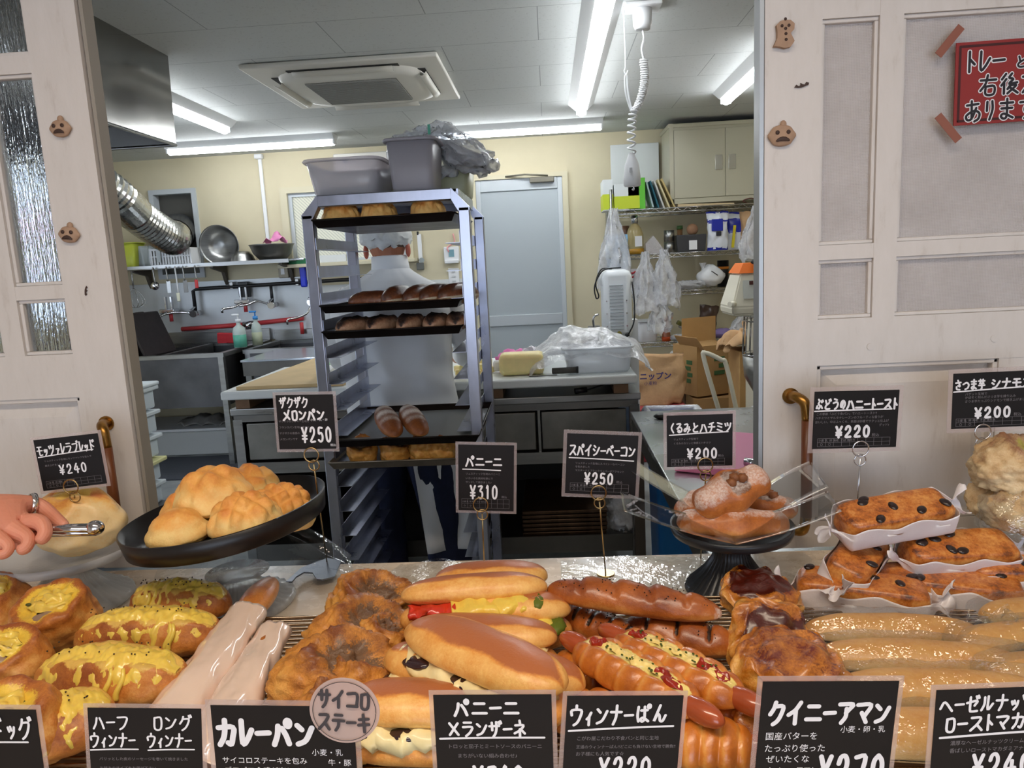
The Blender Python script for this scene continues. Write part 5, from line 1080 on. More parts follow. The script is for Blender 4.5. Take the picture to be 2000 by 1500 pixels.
for i in range(3): mb.box(c + R @ V(.02 + .04 * (i % 2), -.152, .08 - i * .05), (.09, .002, .03), rot=R)
obj('green_print', mb, mat('green box print', (70, 104, 62), .7), bx_)
solo('cardboard_box', MB().box((1.2, 5.42, .19), (.4, .34, .38)), m_card, 'closed cardboard box under the open printed one', 'cardboard box')
t = thing('hand_truck', 'cream tube-framed hand truck in front of the cardboard box', 'hand truck', (1.2, 4.6, 0)); p1, p2, p3, p4 = at_y(1376, 690, 4.5), at_y(1418, 706, 4.5), at_y(1402, 795, 4.5), at_y(1437, 795, 4.5)
fr = catmull([V(p3.x + .14, 4.62, .05), V(p3.x, 4.5, p3.z), V(p1.x - .004, 4.5, p1.z - .03), V(p1.x + .01, 4.5, p1.z), V(p2.x - .03, 4.5, p2.z + .012), V(p2.x, 4.5, p2.z - .02), V(p4.x, 4.5, p4.z), V(p4.x + .1, 4.62, .05)], 6)
obj('tube_frame', MB().tube(fr, .014, n=12), mat('cream enamel', (222, 216, 196), .35), t); obj('toe_plate', MB().box((p4.x + .04, 4.5, .03), (.34, .25, .01)), STEEL_D, t)
for dx in (-.12, .16): obj('wheel', MB().cyl((p4.x + dx - .02, 4.66, .09), (p4.x + dx + .02, 4.66, .09), .09, n=24), BLACKP, t)
mb = MB(); mb.cells(lambda u, v_: V(1.15 + .62 * u, 4.82 + .33 * v_, .80 + .14 * sin(pi * u) * sin(pi * v_)) + noise.noise_vector(V(u * 7, v_ * 7, 3)) * .085, 46, 30); solo('kraft_paper_heap', mb, m_kraft, 'heap of crumpled kraft paper at the right, by the door edge', 'paper', solid=.002)
solo('paper_carton', MB().box2((1.22, 4.84, 0), (1.75, 5.14, .76), bev=.006), m_card, 'carton under the crumpled kraft paper', 'cardboard box')
t = thing('covered_machine', 'low machine draped in clear plastic beside the hand truck', 'machine', (1.2, 3.5, 0)); obj('machine_body', MB().box2((.98, 3.25, 0), (1.5, 3.7, .62), bev=.02), mat('slate machine', (92, 100, 108), .4, .3), t)
def cover(u, v_):
    x = .9 + .62 * u; y = 3.2 + .5 * v_; e = min(u, v_) ; zz = .67 * smooth(-.02, .16, e) + .04 * sin(7 * u + 4 * v_); return V(x, y, max(.2, zz)) + noise.noise_vector(V(u * 6, v_ * 6, 9)) * .03
mb = MB(); mb.cells(cover, 40, 30); obj('plastic_cover', mb, BAGF, t)
# dough mixer at the right edge
mx, my = 1.12, 4.2
t = thing('dough_mixer', 'cream planetary mixer with orange top, cut off by the right door', 'mixer', (mx, my, 0))
m_crm = mat('cream mixer enamel', (226, 220, 200), .35); m_org = mat('orange mixer cap', (226, 112, 36), .4)
mb = MB()
def slab(z, x0, x1, y0, y1): return [mb.v(p) for p in ((x0, y0, z), (x1, y0, z), (x1, y1, z), (x0, y1, z))]
L_ = [slab(1.055, mx - .115, mx + .3, my - .12, my + .14), slab(1.065, mx - .13, mx + .3, my - .135, my + .15), slab(1.105, mx - .135, mx + .3, my - .14, my + .15), slab(1.285, mx - .08, mx + .3, my - .1, my + .13)]
for A, B in zip(L_, L_[1:]):
    for i in range(4): mb.f([A[i], A[(i + 1) % 4], B[(i + 1) % 4], B[i]], sm=False)
mb.f(L_[0][::-1], sm=False); mb.f(L_[-1], sm=False); bmesh.ops.bevel(mb.bm, geom=mb.bm.edges[:], offset=.008, segments=2, affect='EDGES'); mh_ = obj('mixer_head', mb, m_crm, t)
mb = MB(); A = slab(1.287, mx - .09, mx + .3, my - .11, my + .13); B = slab(1.34, mx - .06, mx + .3, my - .08, my + .1)
for i in range(4): mb.f([A[i], A[(i + 1) % 4], B[(i + 1) % 4], B[i]], sm=False)
mb.f(A[::-1], sm=False); mb.f(B, sm=False); obj('orange_cap', mb, m_org, t)
obj('grip', MB().cyl((mx - .02, my - .1, 1.35), (mx + .05, my - .13, 1.315), .012), BLACKP, t); obj('knob', MB().cyl((mx - .12, my - .13, 1.125), (mx - .15, my - .15, 1.125), .016), m_crm, t)
obj('control_plate', MB().box((mx - .045, my - .127, 1.2), (.055, .004, .1), rot=(radians(-12), 0, 0)), mat('pale control plate', (196, 198, 190), .4), mh_)
obj('warning_sticker', MB().box((mx + .075, my - .131, 1.17), (.045, .003, .06), rot=(radians(-12), 0, 0)), mat('white blue sticker', (220, 226, 240), .4), mh_)
obj('button', MB().box((mx - .03, my - .13, 1.235), (.02, .006, .02), rot=(radians(-12), 0, 0)), mat('dark red button', (80, 40, 36), .4), mh_)
obj('warning_mark', MB().prism([(-.008, 0), (.008, 0), (0, .014)], .002, R=Matrix(((1, 0, 0), (0, 0, -1), (0, 1, 0))), c=(mx + .075, my - .132, 1.148)), mat('yellow mark', (214, 180, 50), .5), mh_)
mb = MB()
for i in range(26):
    a = 2 * pi * i / 26; mb.tube([(mx + .12 + .15 * cos(a), my - .0 + .15 * sin(a), 1.04), (mx + .12 + .16 * cos(a), my + .16 * sin(a), .83)], .0028, n=4)
for z_, r_ in ((1.045, .15), (1.02, .155), (.83, .16)): mb.tube([(mx + .12 + r_ * cos(2 * pi * i / 32), my + r_ * sin(2 * pi * i / 32), z_) for i in range(32)], .004, n=5, closed=True)
obj('bowl_guard', mb, CHROME, t); obj('bowl', MB().lathe([(.001, .6), (.1, .61), (.15, .7), (.16, .82), (.155, .82), (.14, .7)], (mx + .12, my, 0), 32), STEEL, t)
obj('blue_cloth', MB().box((mx + .07, my - .08, .95), (.09, .02, .05)), mat('cobalt blue plastic', (0, 0, 0)), t)
obj('stand', MB().box2((mx + .05, my + .05, 0), (mx + .3, my + .3, 1.06), bev=.01).box2((mx - .1, my - .2, 0), (mx + .3, my + .25, .08), bev=.01), m_crm, t)
# upright white oil heater-like housing with vents
hx, hy = .375, 4.2
t = thing('bread_slicer', 'tall white vented appliance with a black cord behind the plastic sheet', 'appliance', (hx, hy, 0))
ho_ = obj('housing', MB().box((hx, hy, 1.15), (.165, .16, .38), bev=.035).box((hx, hy + .02, 1.28), (.172, .19, .09), bev=.03), mat('white enamel', (226, 230, 232), .35), t)
mb = MB()
for i in range(14): mb.box((hx - .005, hy - .084, 1.255 - i * .0185), (.075, .01, .007), bev=.002)
obj('vent_slats', mb, mat('vent slat grey', (176, 182, 186), .5), ho_)  # slats slightly greyer than the housing
mb = MB()
for i in range(3):
    for s in (-1, 1): mb.cyl((hx - .005 + s * .055, hy - .082, 1.17 - i * .07), (hx - .005 + s * .055, hy - .087, 1.17 - i * .07), .004, n=8)
obj('screws', mb, CHROME, ho_, kind='stuff')
obj('gold_knob', MB().cyl((hx + .005, hy - .08, .99), (hx + .005, hy - .1, .99), .012), mat('gold knob', (150, 140, 60), .4, .6), t)
cp = catmull([(hx - .02, hy, 1.345), (hx - .08, hy - .03, 1.345), (hx - .115, hy - .05, 1.27), (hx - .1, hy - .05, 1.2), (hx - .115, hy - .05, 1.19), (hx - .12, hy - .05, 1.26), (hx - .07, hy - .05, 1.34), (hx + .03, hy - .03, 1.35)], 8)
obj('power_cord', MB().tube(cp, .004, n=6).tube(catmull([(hx + .085, hy - .06, 1.27), (hx + .092, hy - .09, 1.15), (hx + .085, hy - .1, 1.05), (hx + .055, hy - .1, .985)], 6), .004, n=6), BLACKP, t)
obj('plug', MB().cyl((hx + .055, hy - .095, .985), (hx + .04, hy - .09, .975), .011), BLACKP, t)
obj('stand', MB().box2((hx - .07, hy - .05, 0), (hx + .07, hy + .08, .955), bev=.01), STEEL, t)
t = thing('coffee_grinder', 'small grey crank machine left of the white vented appliance', 'grinder', (.24, 4.2, 0)); obj('body', MB().cyl((.245, 4.2, .9), (.245, 4.2, 1.03), .035).box2((.21, 4.17, 0), (.28, 4.23, .9)), STEEL_D, t); obj('crank', MB().tube(catmull([(.245, 4.15, 1.0), (.24, 4.13, 1.08), (.27, 4.13, 1.1)], 4), .006, n=6).cyl((.19, 4.14, .99), (.235, 4.14, 1.0), .009), CHROME, t)
solo('white_carton', MB().box((.475, 4.3, 1.0), (.05, .1, .1)).box2((.45, 4.25, 0), (.5, 4.35, .95)), WHITEP, 'small white carton just right of the vented appliance', 'box')

# prep table with pink board, blue bin
t = thing('prep_table', 'stainless prep table at the right with a pink board on it', 'table', (.75, 2.4, 0))
mb = MB().prism([(.36, 2.88), (.36, 2.3), (.25, 1.45), (1.3, 1.45), (1.3, 2.88)][::-1], .02, c=(0, 0, .78)); obj('table_top', MB().box2((.30, 1.42, .78), (1.35, 2.88, .8), bev=.003), mat('bright brushed steel', (188, 192, 194), .25, .9, var=.06, vs=4), t)
obj('apron', MB().box2((.305, 1.43, .72), (1.34, 2.87, .78)), STEEL_D, t)
for x in (.32, 1.3):
    for y in (1.46, 2.82): obj('leg', MB().box2((x - .02, y - .02, 0), (x + .02, y + .02, .72)), mat('brown-grey leg steel', (118, 108, 100), .35, .9), t)
solo('cutting_board', MB().box((.62, 2.12, .812), (.42, .44, .02), rot=(0, 0, -.5), bev=.003), mat('pink polyethylene', (226, 130, 172), .45), 'pink plastic cutting board on the prep table', 'cutting board')
t = thing('glasses', 'folded black glasses lying on the prep table edge', 'glasses', (.42, 2.72, .802)); obj('lenses', MB().blob(lambda d: V(.405 + d.x * .035, 2.73 + d.y * .02, .81 + d.z * .012), 14, 8).blob(lambda d: V(.48 + d.x * .035, 2.73 + d.y * .02, .81 + d.z * .012), 14, 8), BLACKP, t)
solo('dough_cutter', MB().cyl((.52, 2.0, .83), (.56, 1.97, .83), .012), CHROME, 'chrome knob lying on the pink board', 'knob')
t = thing('waste_bin', 'bright blue bin lined with a pale plastic bag, under the prep table edge', 'bin', (.5, 3.1, 0)); obj('bin_body', MB().box((.52, 3.12, .36), (.22, .3, .72), bev=.02, taper=.9), mat('sky bin blue', (36, 120, 196), .45), t)
mb = MB(); mb.tube([(.41, 2.97, .72), (.63, 2.97, .72), (.63, 3.27, .72), (.41, 3.27, .72)], .022, n=10, closed=True); crumple(mb, .012, 1, 30); obj('bag_rim', mb, film('blue tinted liner', tint=(170, 205, 240), refl=.5, base=.5, bump=.01), t)
# ------------------------------------------------------------------ sales counter
ZK = .905
m_top, nt, b, N, L = nmat('worn cream counter top')
v = coords(nt, (1, 6, 1)); f = noise_tex(nt, v, 4, 6, .6); f2 = noise_tex(nt, coords(nt), 22, 4, .7)
c = ramp(nt, f, [(0.3, (214, 196, 172)), (0.7, (236, 222, 204))]); L(mixc(nt, ramp(nt, f2, [(.62, (0, 0, 0, 1)), (.7, (.5, .5, .5, 1))]), c, lin((150, 120, 90))), b.inputs['Base Color'])
L(ramp(nt, f2, [(.3, (.12, .12, .12, 1)), (.7, (.4, .4, .4, 1))]), b.inputs['Roughness'])
t = thing('display_counter', 'long cream display counter across the opening', 'counter', (0, .8, 0))
obj('counter_top', MB().box2((-1.9, .3, .87), (1.9, 1.19, ZK), bev=.003), m_top, t); obj('counter_front', MB().box2((-1.88, .36, 0), (1.88, .39, .87)), m_top, t)
obj('counter_side', MB().box2((-1.88, .39, 0), (-1.85, 1.14, .87)), m_top, t); obj('counter_side', MB().box2((1.85, .39, 0), (1.88, 1.14, .87)), m_top, t)
m_slat = mat('tray paper under the wires', (196, 170, 140), .6, var=.08, vs=5)
m_rackw = mat('glossy cooling wire', (168, 150, 130), .22, 1.0)
def cooling_rack(label, x0, x1, y0, y1, z=.925):
    t = thing('cooling_rack', label, 'cooling rack', ((x0 + x1) / 2, (y0 + y1) / 2, ZK), group='cooling racks on the counter')
    n = int((y1 - y0) / .0105)
    for blk in range(1):
        mb = MB()
        for i in range(n + 1):
            y = y0 + (y1 - y0) * i / n; mb.tube([(x0, y, z), (x1, y, z)], .0019, n=6)
        obj('wires', mb, m_rackw, t, kind='stuff')
    obj('frame', MB().tube([(x0, y0, z - .003), (x1, y0, z - .003), (x1, y1, z - .003), (x0, y1, z - .003)], .003, n=6, closed=True), m_rackw, t)
    mb = MB()
    for x in (x0 + .04, x1 - .04): mb.tube([(x, y0, z - .005), (x, y1, z - .005)], .003, n=6)
    obj('cross_bar', mb, mat('dark cross wire', (70, 60, 54), .3, .9), t)
    for x in (x0 + .03, x1 - .03):
        for y in (y0 + .03, y1 - .03): obj('foot', MB().cyl((x, y, ZK + .0012), (x, y, z - .004), .004, n=8), m_rackw, t)
cooling_rack('cooling rack at the left under the cheese breads', -.72, -.262, .5, .955)
cooling_rack('cooling rack in the middle under the panini', -.255, .105, .5, .965)
cooling_rack('cooling rack right of centre under the sausage breads', .112, .47, .5, .985)
cooling_rack('cooling rack at the right under the wrapped loaves', .477, .98, .5, .99)
solo('tray_liner', MB().box2((-.75, .48, ZK + .0002), (1.0, .975, ZK + .001)), m_slat, 'brown paper liner lying under the cooling racks', 'paper liner')
t = None
# clear film crumpled between the melon buns and the left door
def filmheap(u, v_):
    x = -.66 + .33 * u - .03 * v_; y = 1.10 + .085 * v_; h = .13 * sin(pi * min(1, u * .9 + .08)) ** .7 * (.25 + .75 * v_) * (1 - .35 * u)
    return V(x, min(y, 1.187), ZK + .003 + max(0, h)) + noise.noise_vector(V(u * 5, v_ * 5, 1)) * V(1, .3, 1).length * .006
mb = MB(); mb.cells(filmheap, 40, 26)
for v_ in mb.bm.verts: v_.co.z = max(v_.co.z, ZK + .003); v_.co.y = min(v_.co.y, 1.19)
solo('plastic_film', mb, CLEAR, 'clear film crumpled behind the black round tray', 'plastic film')
mb = MB(); mb.cells(lambda u, v_: V(-.31 + .15 * u + .04 * v_, 1.0 + .17 * v_, ZK + .003 + .005 * (1 + sin(9 * u + 4 * v_))), 24, 20); solo('plastic_film', mb, CLEAR, 'flat glossy clear film under the grey sign foot', 'plastic film')
mb = MB(); mb.cells(lambda u, v_: V(.0 + .4 * u, 1.05 + .12 * v_, ZK + .002 + .003 * (1 + sin(11 * u + 5 * v_))), 30, 16); solo('plastic_film', mb, CLEAR, 'glossy clear film lying flat behind the poppy seed bread', 'plastic film')

# ------------------------------------------------------------------ stands
def fluted_stand(name, label, c, rtop, h, m, base=.085, top=True, cat='cake stand', n=96, tilt=(0, 0, 0)):
    t = thing(name, label, cat, c, tilt)
    prof = [(base * 1.0, 0), (base * 1.05, .006), (base * .98, .012), (base * .86, h * .22), (base * .62, h * .4), (base * .42, h * .62), (base * .36, h * .8), (base * .4, h * .93), (base * .6, h * .985)]
    mb = MB(); rg = []
    for j, (r, z) in enumerate(prof):
        wv = .045 if 2 <= j <= 7 else .0
        rg.append([mb.v(V(cos(2 * pi * k / n) * r * (1 + wv * cos(32 * 2 * pi * k / n)), sin(2 * pi * k / n) * r * (1 + wv * cos(32 * 2 * pi * k / n)), z)) for k in range(n)])
    for A, B in zip(rg, rg[1:]):
        for k in range(n): mb.f([A[k], A[(k + 1) % n], B[(k + 1) % n], B[k]])
    mb.f(rg[0][::-1]); mb.f(rg[-1]); obj('pedestal', mb, m, t, world=False)
    if top: obj('plate', MB().lathe([(.001, h - .004), (rtop * .8, h - .002), (rtop * .97, h + .004), (rtop, h + .01), (rtop, h + .018), (rtop * .96, h + .016), (rtop * .8, h + .008), (.001, h + .006)], n=64), m, t, world=False)
    return t
m_pewter = mat('dark pewter enamel', (52, 54, 58), .3, .35, var=.1, vs=30)
PW = (.365, 1.045, ZK + .001)
p = at_y(1428, 1035, 1.04)
fluted_stand('cake_stand', 'dark pewter fluted pedestal holding the floured walnut breads', (p.x, 1.04, ZK + .001), .087, p.z - ZK - .008, m_pewter, base=.064)
ST1 = (p.x, 1.04, p.z)
pl = at_y(150, 1060, 1.06)
fluted_stand('cake_stand', 'ribbed pressed-glass stand under the cheese bread, far left', (pl.x - .02, 1.06, ZK + .001), .1, .075, GLASS, base=.085)
ST2 = (pl.x - .02, 1.06, ZK + .1)
pm = at_y(470, 1110, 1.03)
fluted_stand('cake_stand', 'ribbed pressed-glass stand under the tilted black tray', (pm.x - .01, 1.04, ZK + .001), .09, .055, GLASS, base=.078, top=False)
# tilted round black tray
ct = at_y(449, 1030, 1.02)
TR = Euler((radians(1), radians(-6.5), 0)).to_matrix()
t = thing('round_tray', 'tilted round black serving tray of melon buns', 'tray', ct, (radians(1), radians(-6.5), 0))
obj('pan', MB().lathe([(.001, 0), (.134, 0), (.1405, .003), (.1455, .031), (.143, .032), (.1375, .006), (.001, .004)], n=96), mat('matte black lacquer', (24, 21, 21), .35), t, world=False)
B_MEL2 = bread('sugared melon crust', (242, 206, 132), (234, 168, 84), (204, 114, 44), rough=.6, coat=.0, nz=.28, nscale=18, grain=.002)
def on_tray(px, py, up, y): return at_y(px, py, y)
for k, (px, py, y, R_, H_, lat, ang, el, rot, lb) in enumerate((
    (349, 1027, .985, .041, .043, .6, .3, 1.1, (-.0, .1, .2), 'front left smooth melon bun with a single crease'),
    (480, 1003, .99, .045, .047, .024, .5, 1.12, (.35, .15, .3), 'front centre scored melon bun'),
    (372, 996, 1.055, .047, .045, .03, .7, 1.0, (0, 0, .4), 'melon bun mostly hidden at the back left of the tray'),
    (545, 980, 1.045, .044, .045, .02, .9, 1.15, (.3, .3, .2), 'deeply scored melon bun at the right rim of the tray'),
    (480, 945, 1.09, .052, .047, .03, .2, 1.05, (.0, .1, .9), 'pale melon bun at the back, behind the top one'),
    (417, 955, 1.03, .052, .052, .04, .4, 1.15, (.1, -.05, .1), 'melon bun resting on top of the pile'))):
    q = at_y(px, py, y)
    if k in (0, 1, 2, 4):                       # rests on the tray floor
        Nn = Euler((radians(1), radians(-6.5), 0)).to_matrix() @ V(0, 0, 1); o_ = V(0, 0, EYE); d_ = q - o_; q = o_ + d_ * ((ct + Nn * (.007 + H_ * .6) - o_).dot(Nn) / d_.dot(Nn)); rot = (rot[0] * .3, -.07, rot[2])
    o = one('melon_bun', lb, 'melon bun', melon(R_, H_, k + 2, lat, ang, el), B_MEL2, q - V(0, 0, H_ * .6), rot, 'melon buns on the black tray')

# ------------------------------------------------------------------ breads
B_GOLD = bread('glossy golden crust', (238, 190, 118), (212, 140, 66), (160, 84, 34), fill=(240, 214, 120), coat=.35, rough=.35, nscale=22)
B_CUP = bread('rustic cheese bread', (230, 176, 100), (204, 130, 56), (150, 78, 32), fill=(246, 206, 72), coat=.2, rough=.45, nscale=26, nz=.5)
B_LOAFY = bread('cheese loaf crust', (228, 174, 96), (200, 126, 52), (150, 80, 34), fill=(240, 196, 96), coat=.15, rough=.5, nscale=20, nz=.45, grain=.0016)
m_cheese = mat('melted cheese', (246, 208, 92), .32, coat=.4, sss=.15, var=.12, vs=60)
m_saus = mat('glossy sausage', (164, 76, 40), .25, coat=.7, var=.15, vs=30)
m_grey = mat('pale sausage', (150, 126, 106), .4, coat=.3, var=.1, vs=30)
def Q(px, py, z=.955): return at_z(px, py, z)
def cap(L, W, H, a0, a1, th, seed=0, u0=.04, u1=.96, nu=90, nv=26, pw_=2.8, flat=.55, wob=.35, rough=.25, bend=0):
    """melted layer draped over a loaf made by roll(): spans angles a0..a1 with a wandering edge"""
    mb = MB()
    def fn(u, v_):
        uu = u0 + (u1 - u0) * u; e = abs(2 * uu - 1); r = (1 - e ** pw_) ** (1 / 2.2); x = (uu - .5) * L
        lo = a0 + wob * nz3((x * 70, seed, 0), 1) + .25 * wob * nz3((x * 230, seed, 3), 1); hi = a1 + wob * nz3((x * 70, seed + 9, 0), 1)
        en = smooth(0, .08, u) * smooth(1, .92, u); mid = (lo + hi) / 2; lo = mid + (lo - mid) * (.3 + .7 * en); hi = mid + (hi - mid) * (.3 + .7 * en)
        a = lo + (hi - lo) * v_; ed = sin(pi * v_) ** .5 * (.3 + .7 * en)
        k = 1 + (-.05 + (th + th * rough * 5 * (nz3((x * 90, a * 3, seed), 1) + .6 * nz3((x * 220, a * 7, seed), 1))) * ed / (H / 2))
        ca, sa = cos(a), sin(a); return V(x, ca * W / 2 * r * k + bend * (1 - (2 * uu - 1) ** 2), sa * H / 2 * r * k * (flat if sa < 0 else 1) + H / 2 * flat)
    return mb.grid(fn, nu, nv)
def cup_bread(label, px, py, R=.05, H=.05, seed=0, el=1.0, rz=0, ztop=.0, hr=1.0):
    q = Q(px, py, .955 + ztop); t = thing('cheese_bread', label, 'bread', (q.x, q.y, .928 + ztop), (0, 0, rz), 'round cheese sausage breads')
    h = V(0, -.38, .92).normalized()
    def fn(d):
        k = 1 + nz3(d, 1.8, seed) * .12 + nz3(d, 5, seed + 2) * .05; c = d.dot(h) + nz3(d, 2.4, seed + 6) * .1
        cv = smooth(.66, .84, c); rim = smooth(.45, .68, c) - cv; k += rim * .1 - cv * .2
        p = V(d.x * R * el * k, d.y * R * k, d.z * H * k); p.z = max(p.z, -H * .6) + H * .6
        return p, (.35 + .3 * d.z + .25 * nz3(d, 3, seed) + .25 * rim, cv * 1.1, 0)
    obj('crust', MB().blob(fn, 80, 52), B_CUP, t, world=False)
    rr_ = random.Random(seed)
    mb = MB().blob(lambda d: V(.004 + d.x * R * .55 * el, -R * .12 + d.y * R * .5, H * 1.15 + d.z * .014) + noise.noise_vector(d * 3 + V(seed, 0, 0)) * .009, 36, 22); obj('cheese', mb, m_cheese, t, world=False)
    a = rr_.random() * 2; mb = MB().blob(lambda d: Matrix.Rotation(.4 + a * .2, 3, 'Z') @ V(d.x * .02, d.y * .0105, d.z * .0105) + V(.012, -R * .62, H * .95), 20, 12); obj('sausage', mb, m_grey, t, world=False)
    mb = MB()
    for i in range(7): c0 = V(rr_.uniform(-.02, .02), rr_.uniform(-.025, .012), H * 1.3); mb.blob(lambda d: c0 + V(d.x * .004, d.y * .0028, d.z * .002), 8, 6)
    obj('olive_bits', mb, mat('dark green bits', (74, 80, 30), .5), t, world=False, kind='stuff')
    return t
cup_bread('round cheese bread with grey sausage end, back row left of the long breads', 112, 1212, .053, .048, 3)
cup_bread('round cheese bread cut by the left edge, back', -8, 1185, .046, .045, 6)
cup_bread('round cheese bread at the left edge, second row', 12, 1298, .048, .045, 9, el=1.1)
def long_bread(label, px, py, L=.17, W=.062, H=.055, rz=0, seed=0, dz=0, ry=0):
    q = Q(px, py, .955 + dz); t = thing('cheese_loaf', label, 'bread', (q.x, q.y, .928 + dz), (0, ry, rz), 'long cheese breads')
    mb = roll(L, W, H, seed, 84, 44, tone=lambda t_, a: .3 + .35 * smooth(-.6, .6, sin(a)) + .2 * sin(t_ * 9 + seed), fill=lambda t_, a: .95 * smooth(.72, .9, sin(a + .12 * sin(t_ * 30))) * smooth(0, .08, t_) * smooth(1, .92, t_),
        rad=lambda t_, a: 1 - .16 * smooth(.86, 1, sin(a)) + .08 * (smooth(.6, .8, sin(a)) - smooth(.86, 1, sin(a))), amp=.09, bend=0, pw_=2.8)
    obj('crust', mb, B_LOAFY, t, world=False)
    chz = obj('cheese', cap(L, W, H, .7, pi - .35, .0035, seed, wob=.7, rough=.28), m_cheese, t, world=False)
    mb = MB(); rr_ = random.Random(seed + 1)
    for i in range(2):
        x = rr_.uniform(-.3, .36) * L; aa = -.55; pp = []
        for j in range(7):
            a = pi + .9 - j * .26; pp.append((x + .002 * j * (1 - i), cos(a) * W / 2 * 1.01, sin(a) * H / 2 * (1.01 if sin(a) > 0 else .55) + H / 2 * .55))
        pp = [(x + .003 * sin(j), -W / 2 * cos(.9 - j * .17) * 1.0, H * .275 + H / 2 * sin(.9 - j * .17) * 1.0) for j in range(6)]
        mb.tube(catmull(pp, 3), lambda u: .0022 + .0014 * u, n=8)
    obj('cheese_drips', mb, m_cheese, chz, world=False, kind='stuff')
    mb = MB()
    for i in range(22): c0 = V(rr_.uniform(-.38, .38) * L, rr_.uniform(-.2, .2) * W, H * .80); mb.blob(lambda d: c0 + d * .0011, 5, 4)
    obj('pepper', mb, mat('black pepper', (60, 46, 30), .7), chz, world=False, kind='stuff')
    return t
long_bread('long cheese bread in front, nearest the sleeves', 218, 1322, .185, .078, .078, -.08, 4)
long_bread('long cheese bread in the middle of the three', 290, 1238, .19, .074, .076, .02, 5)
long_bread('long cheese bread at the back, under the black tray, darker topping', 352, 1172, .15, .07, .07, -.12, 6)
long_bread('large cheese bread standing nearest the camera at the lower left', 100, 1418, .12, .085, .07, .5, 8, ry=0)
cup_bread('cheese topped bread cut by the lower left corner', 30, 1440, .05, .05, 11)
# sausages in greaseproof sleeves
m_sleeve = mat('greaseproof paper', (246, 218, 200), .16, coat=.5, sss=.1, var=.02, vs=6)
def sleeve(label, a, b_, r0, r1, seed, tip=None, z0=.945, z1=.955):
    A = Q(a[0], a[1], z0); B = Q(b_[0], b_[1], z1); t = thing('sausage_roll', label, 'sausage roll', A, group='sausage rolls in paper sleeves')
    d = (B - A); up = V(0, 0, 1); side = d.cross(up).normalized(); up = side.cross(d).normalized()
    def fn(u, v_):
        a_ = 2 * pi * v_; r = r0 + (r1 - r0) * u; fl = .72
        p = A + d * u + side * cos(a_) * r * 1.1 + up * sin(a_) * r * fl
        n = nz3((u * 4, cos(a_) * 1.2, sin(a_) * 1.2), 1.3, seed) * .0035 - abs(nz3((u * 7 + cos(a_) * 2.5, cos(a_), seed), 1.2)) * .0035
        return p + (side * cos(a_) + up * sin(a_)) * n
    obj('paper_sleeve', MB().grid(fn, 60, 36, cv=True), m_sleeve, t, solid=.0006)
    e = (B - A).normalized(); k = tip or .012
    R3 = Matrix((e, side, up)).transposed(); mb = MB().blob(lambda d_: (B + e * (k - .045) + R3 @ V(d_.x * .06 if k > .03 else d_.x * .03 - .0, d_.y * r1 * .98, d_.z * r1 * .66), (.45 + .3 * d_.z, 0, 0)), 36, 24)
    obj('bread_end', mb, B_GOLD, t)
    return t
sleeve('sausage roll in pale sleeve with its bread end showing, back', (265, 1500), (484, 1197), .030, .0235, 1, tip=.085)
sleeve('sausage roll in pale sleeve, front one, nothing sticking out', (375, 1520), (537, 1232), .028, .021, 2, tip=.004, z0=.948, z1=.948)
# beef cube curry breads
for k, (px, py, R_, el, rz, dz, lb) in enumerate(((722, 1178, .05, 1.1, .1, 0, 'torn curry bread at the back of the steak row'), (697, 1250, .052, 1.25, .7, .0, 'crusty curry bread in the middle of the steak row'), (648, 1330, .054, 1.3, .5, 0, 'dark hollow curry bread, third of the steak row'), (640, 1430, .05, 1.1, 1.4, 0, 'curry bread mostly behind the large curry card'), (745, 1255, .036, 1.0, 1.1, .008, 'narrow curry bread leaning against the panini'), (700, 1345, .04, 1, 2, .004, 'curry bread behind the round sticker'))):
    q = Q(px, py, .95); one('curry_bread', lb, 'bread', chunky(R_, R_ * .85, k + 70, hole=(.4, -.4, .8), hr=.5, el=el), B_DAN, (q.x, q.y, .928 + dz), (0, 0, rz), 'curry breads with diced steak')
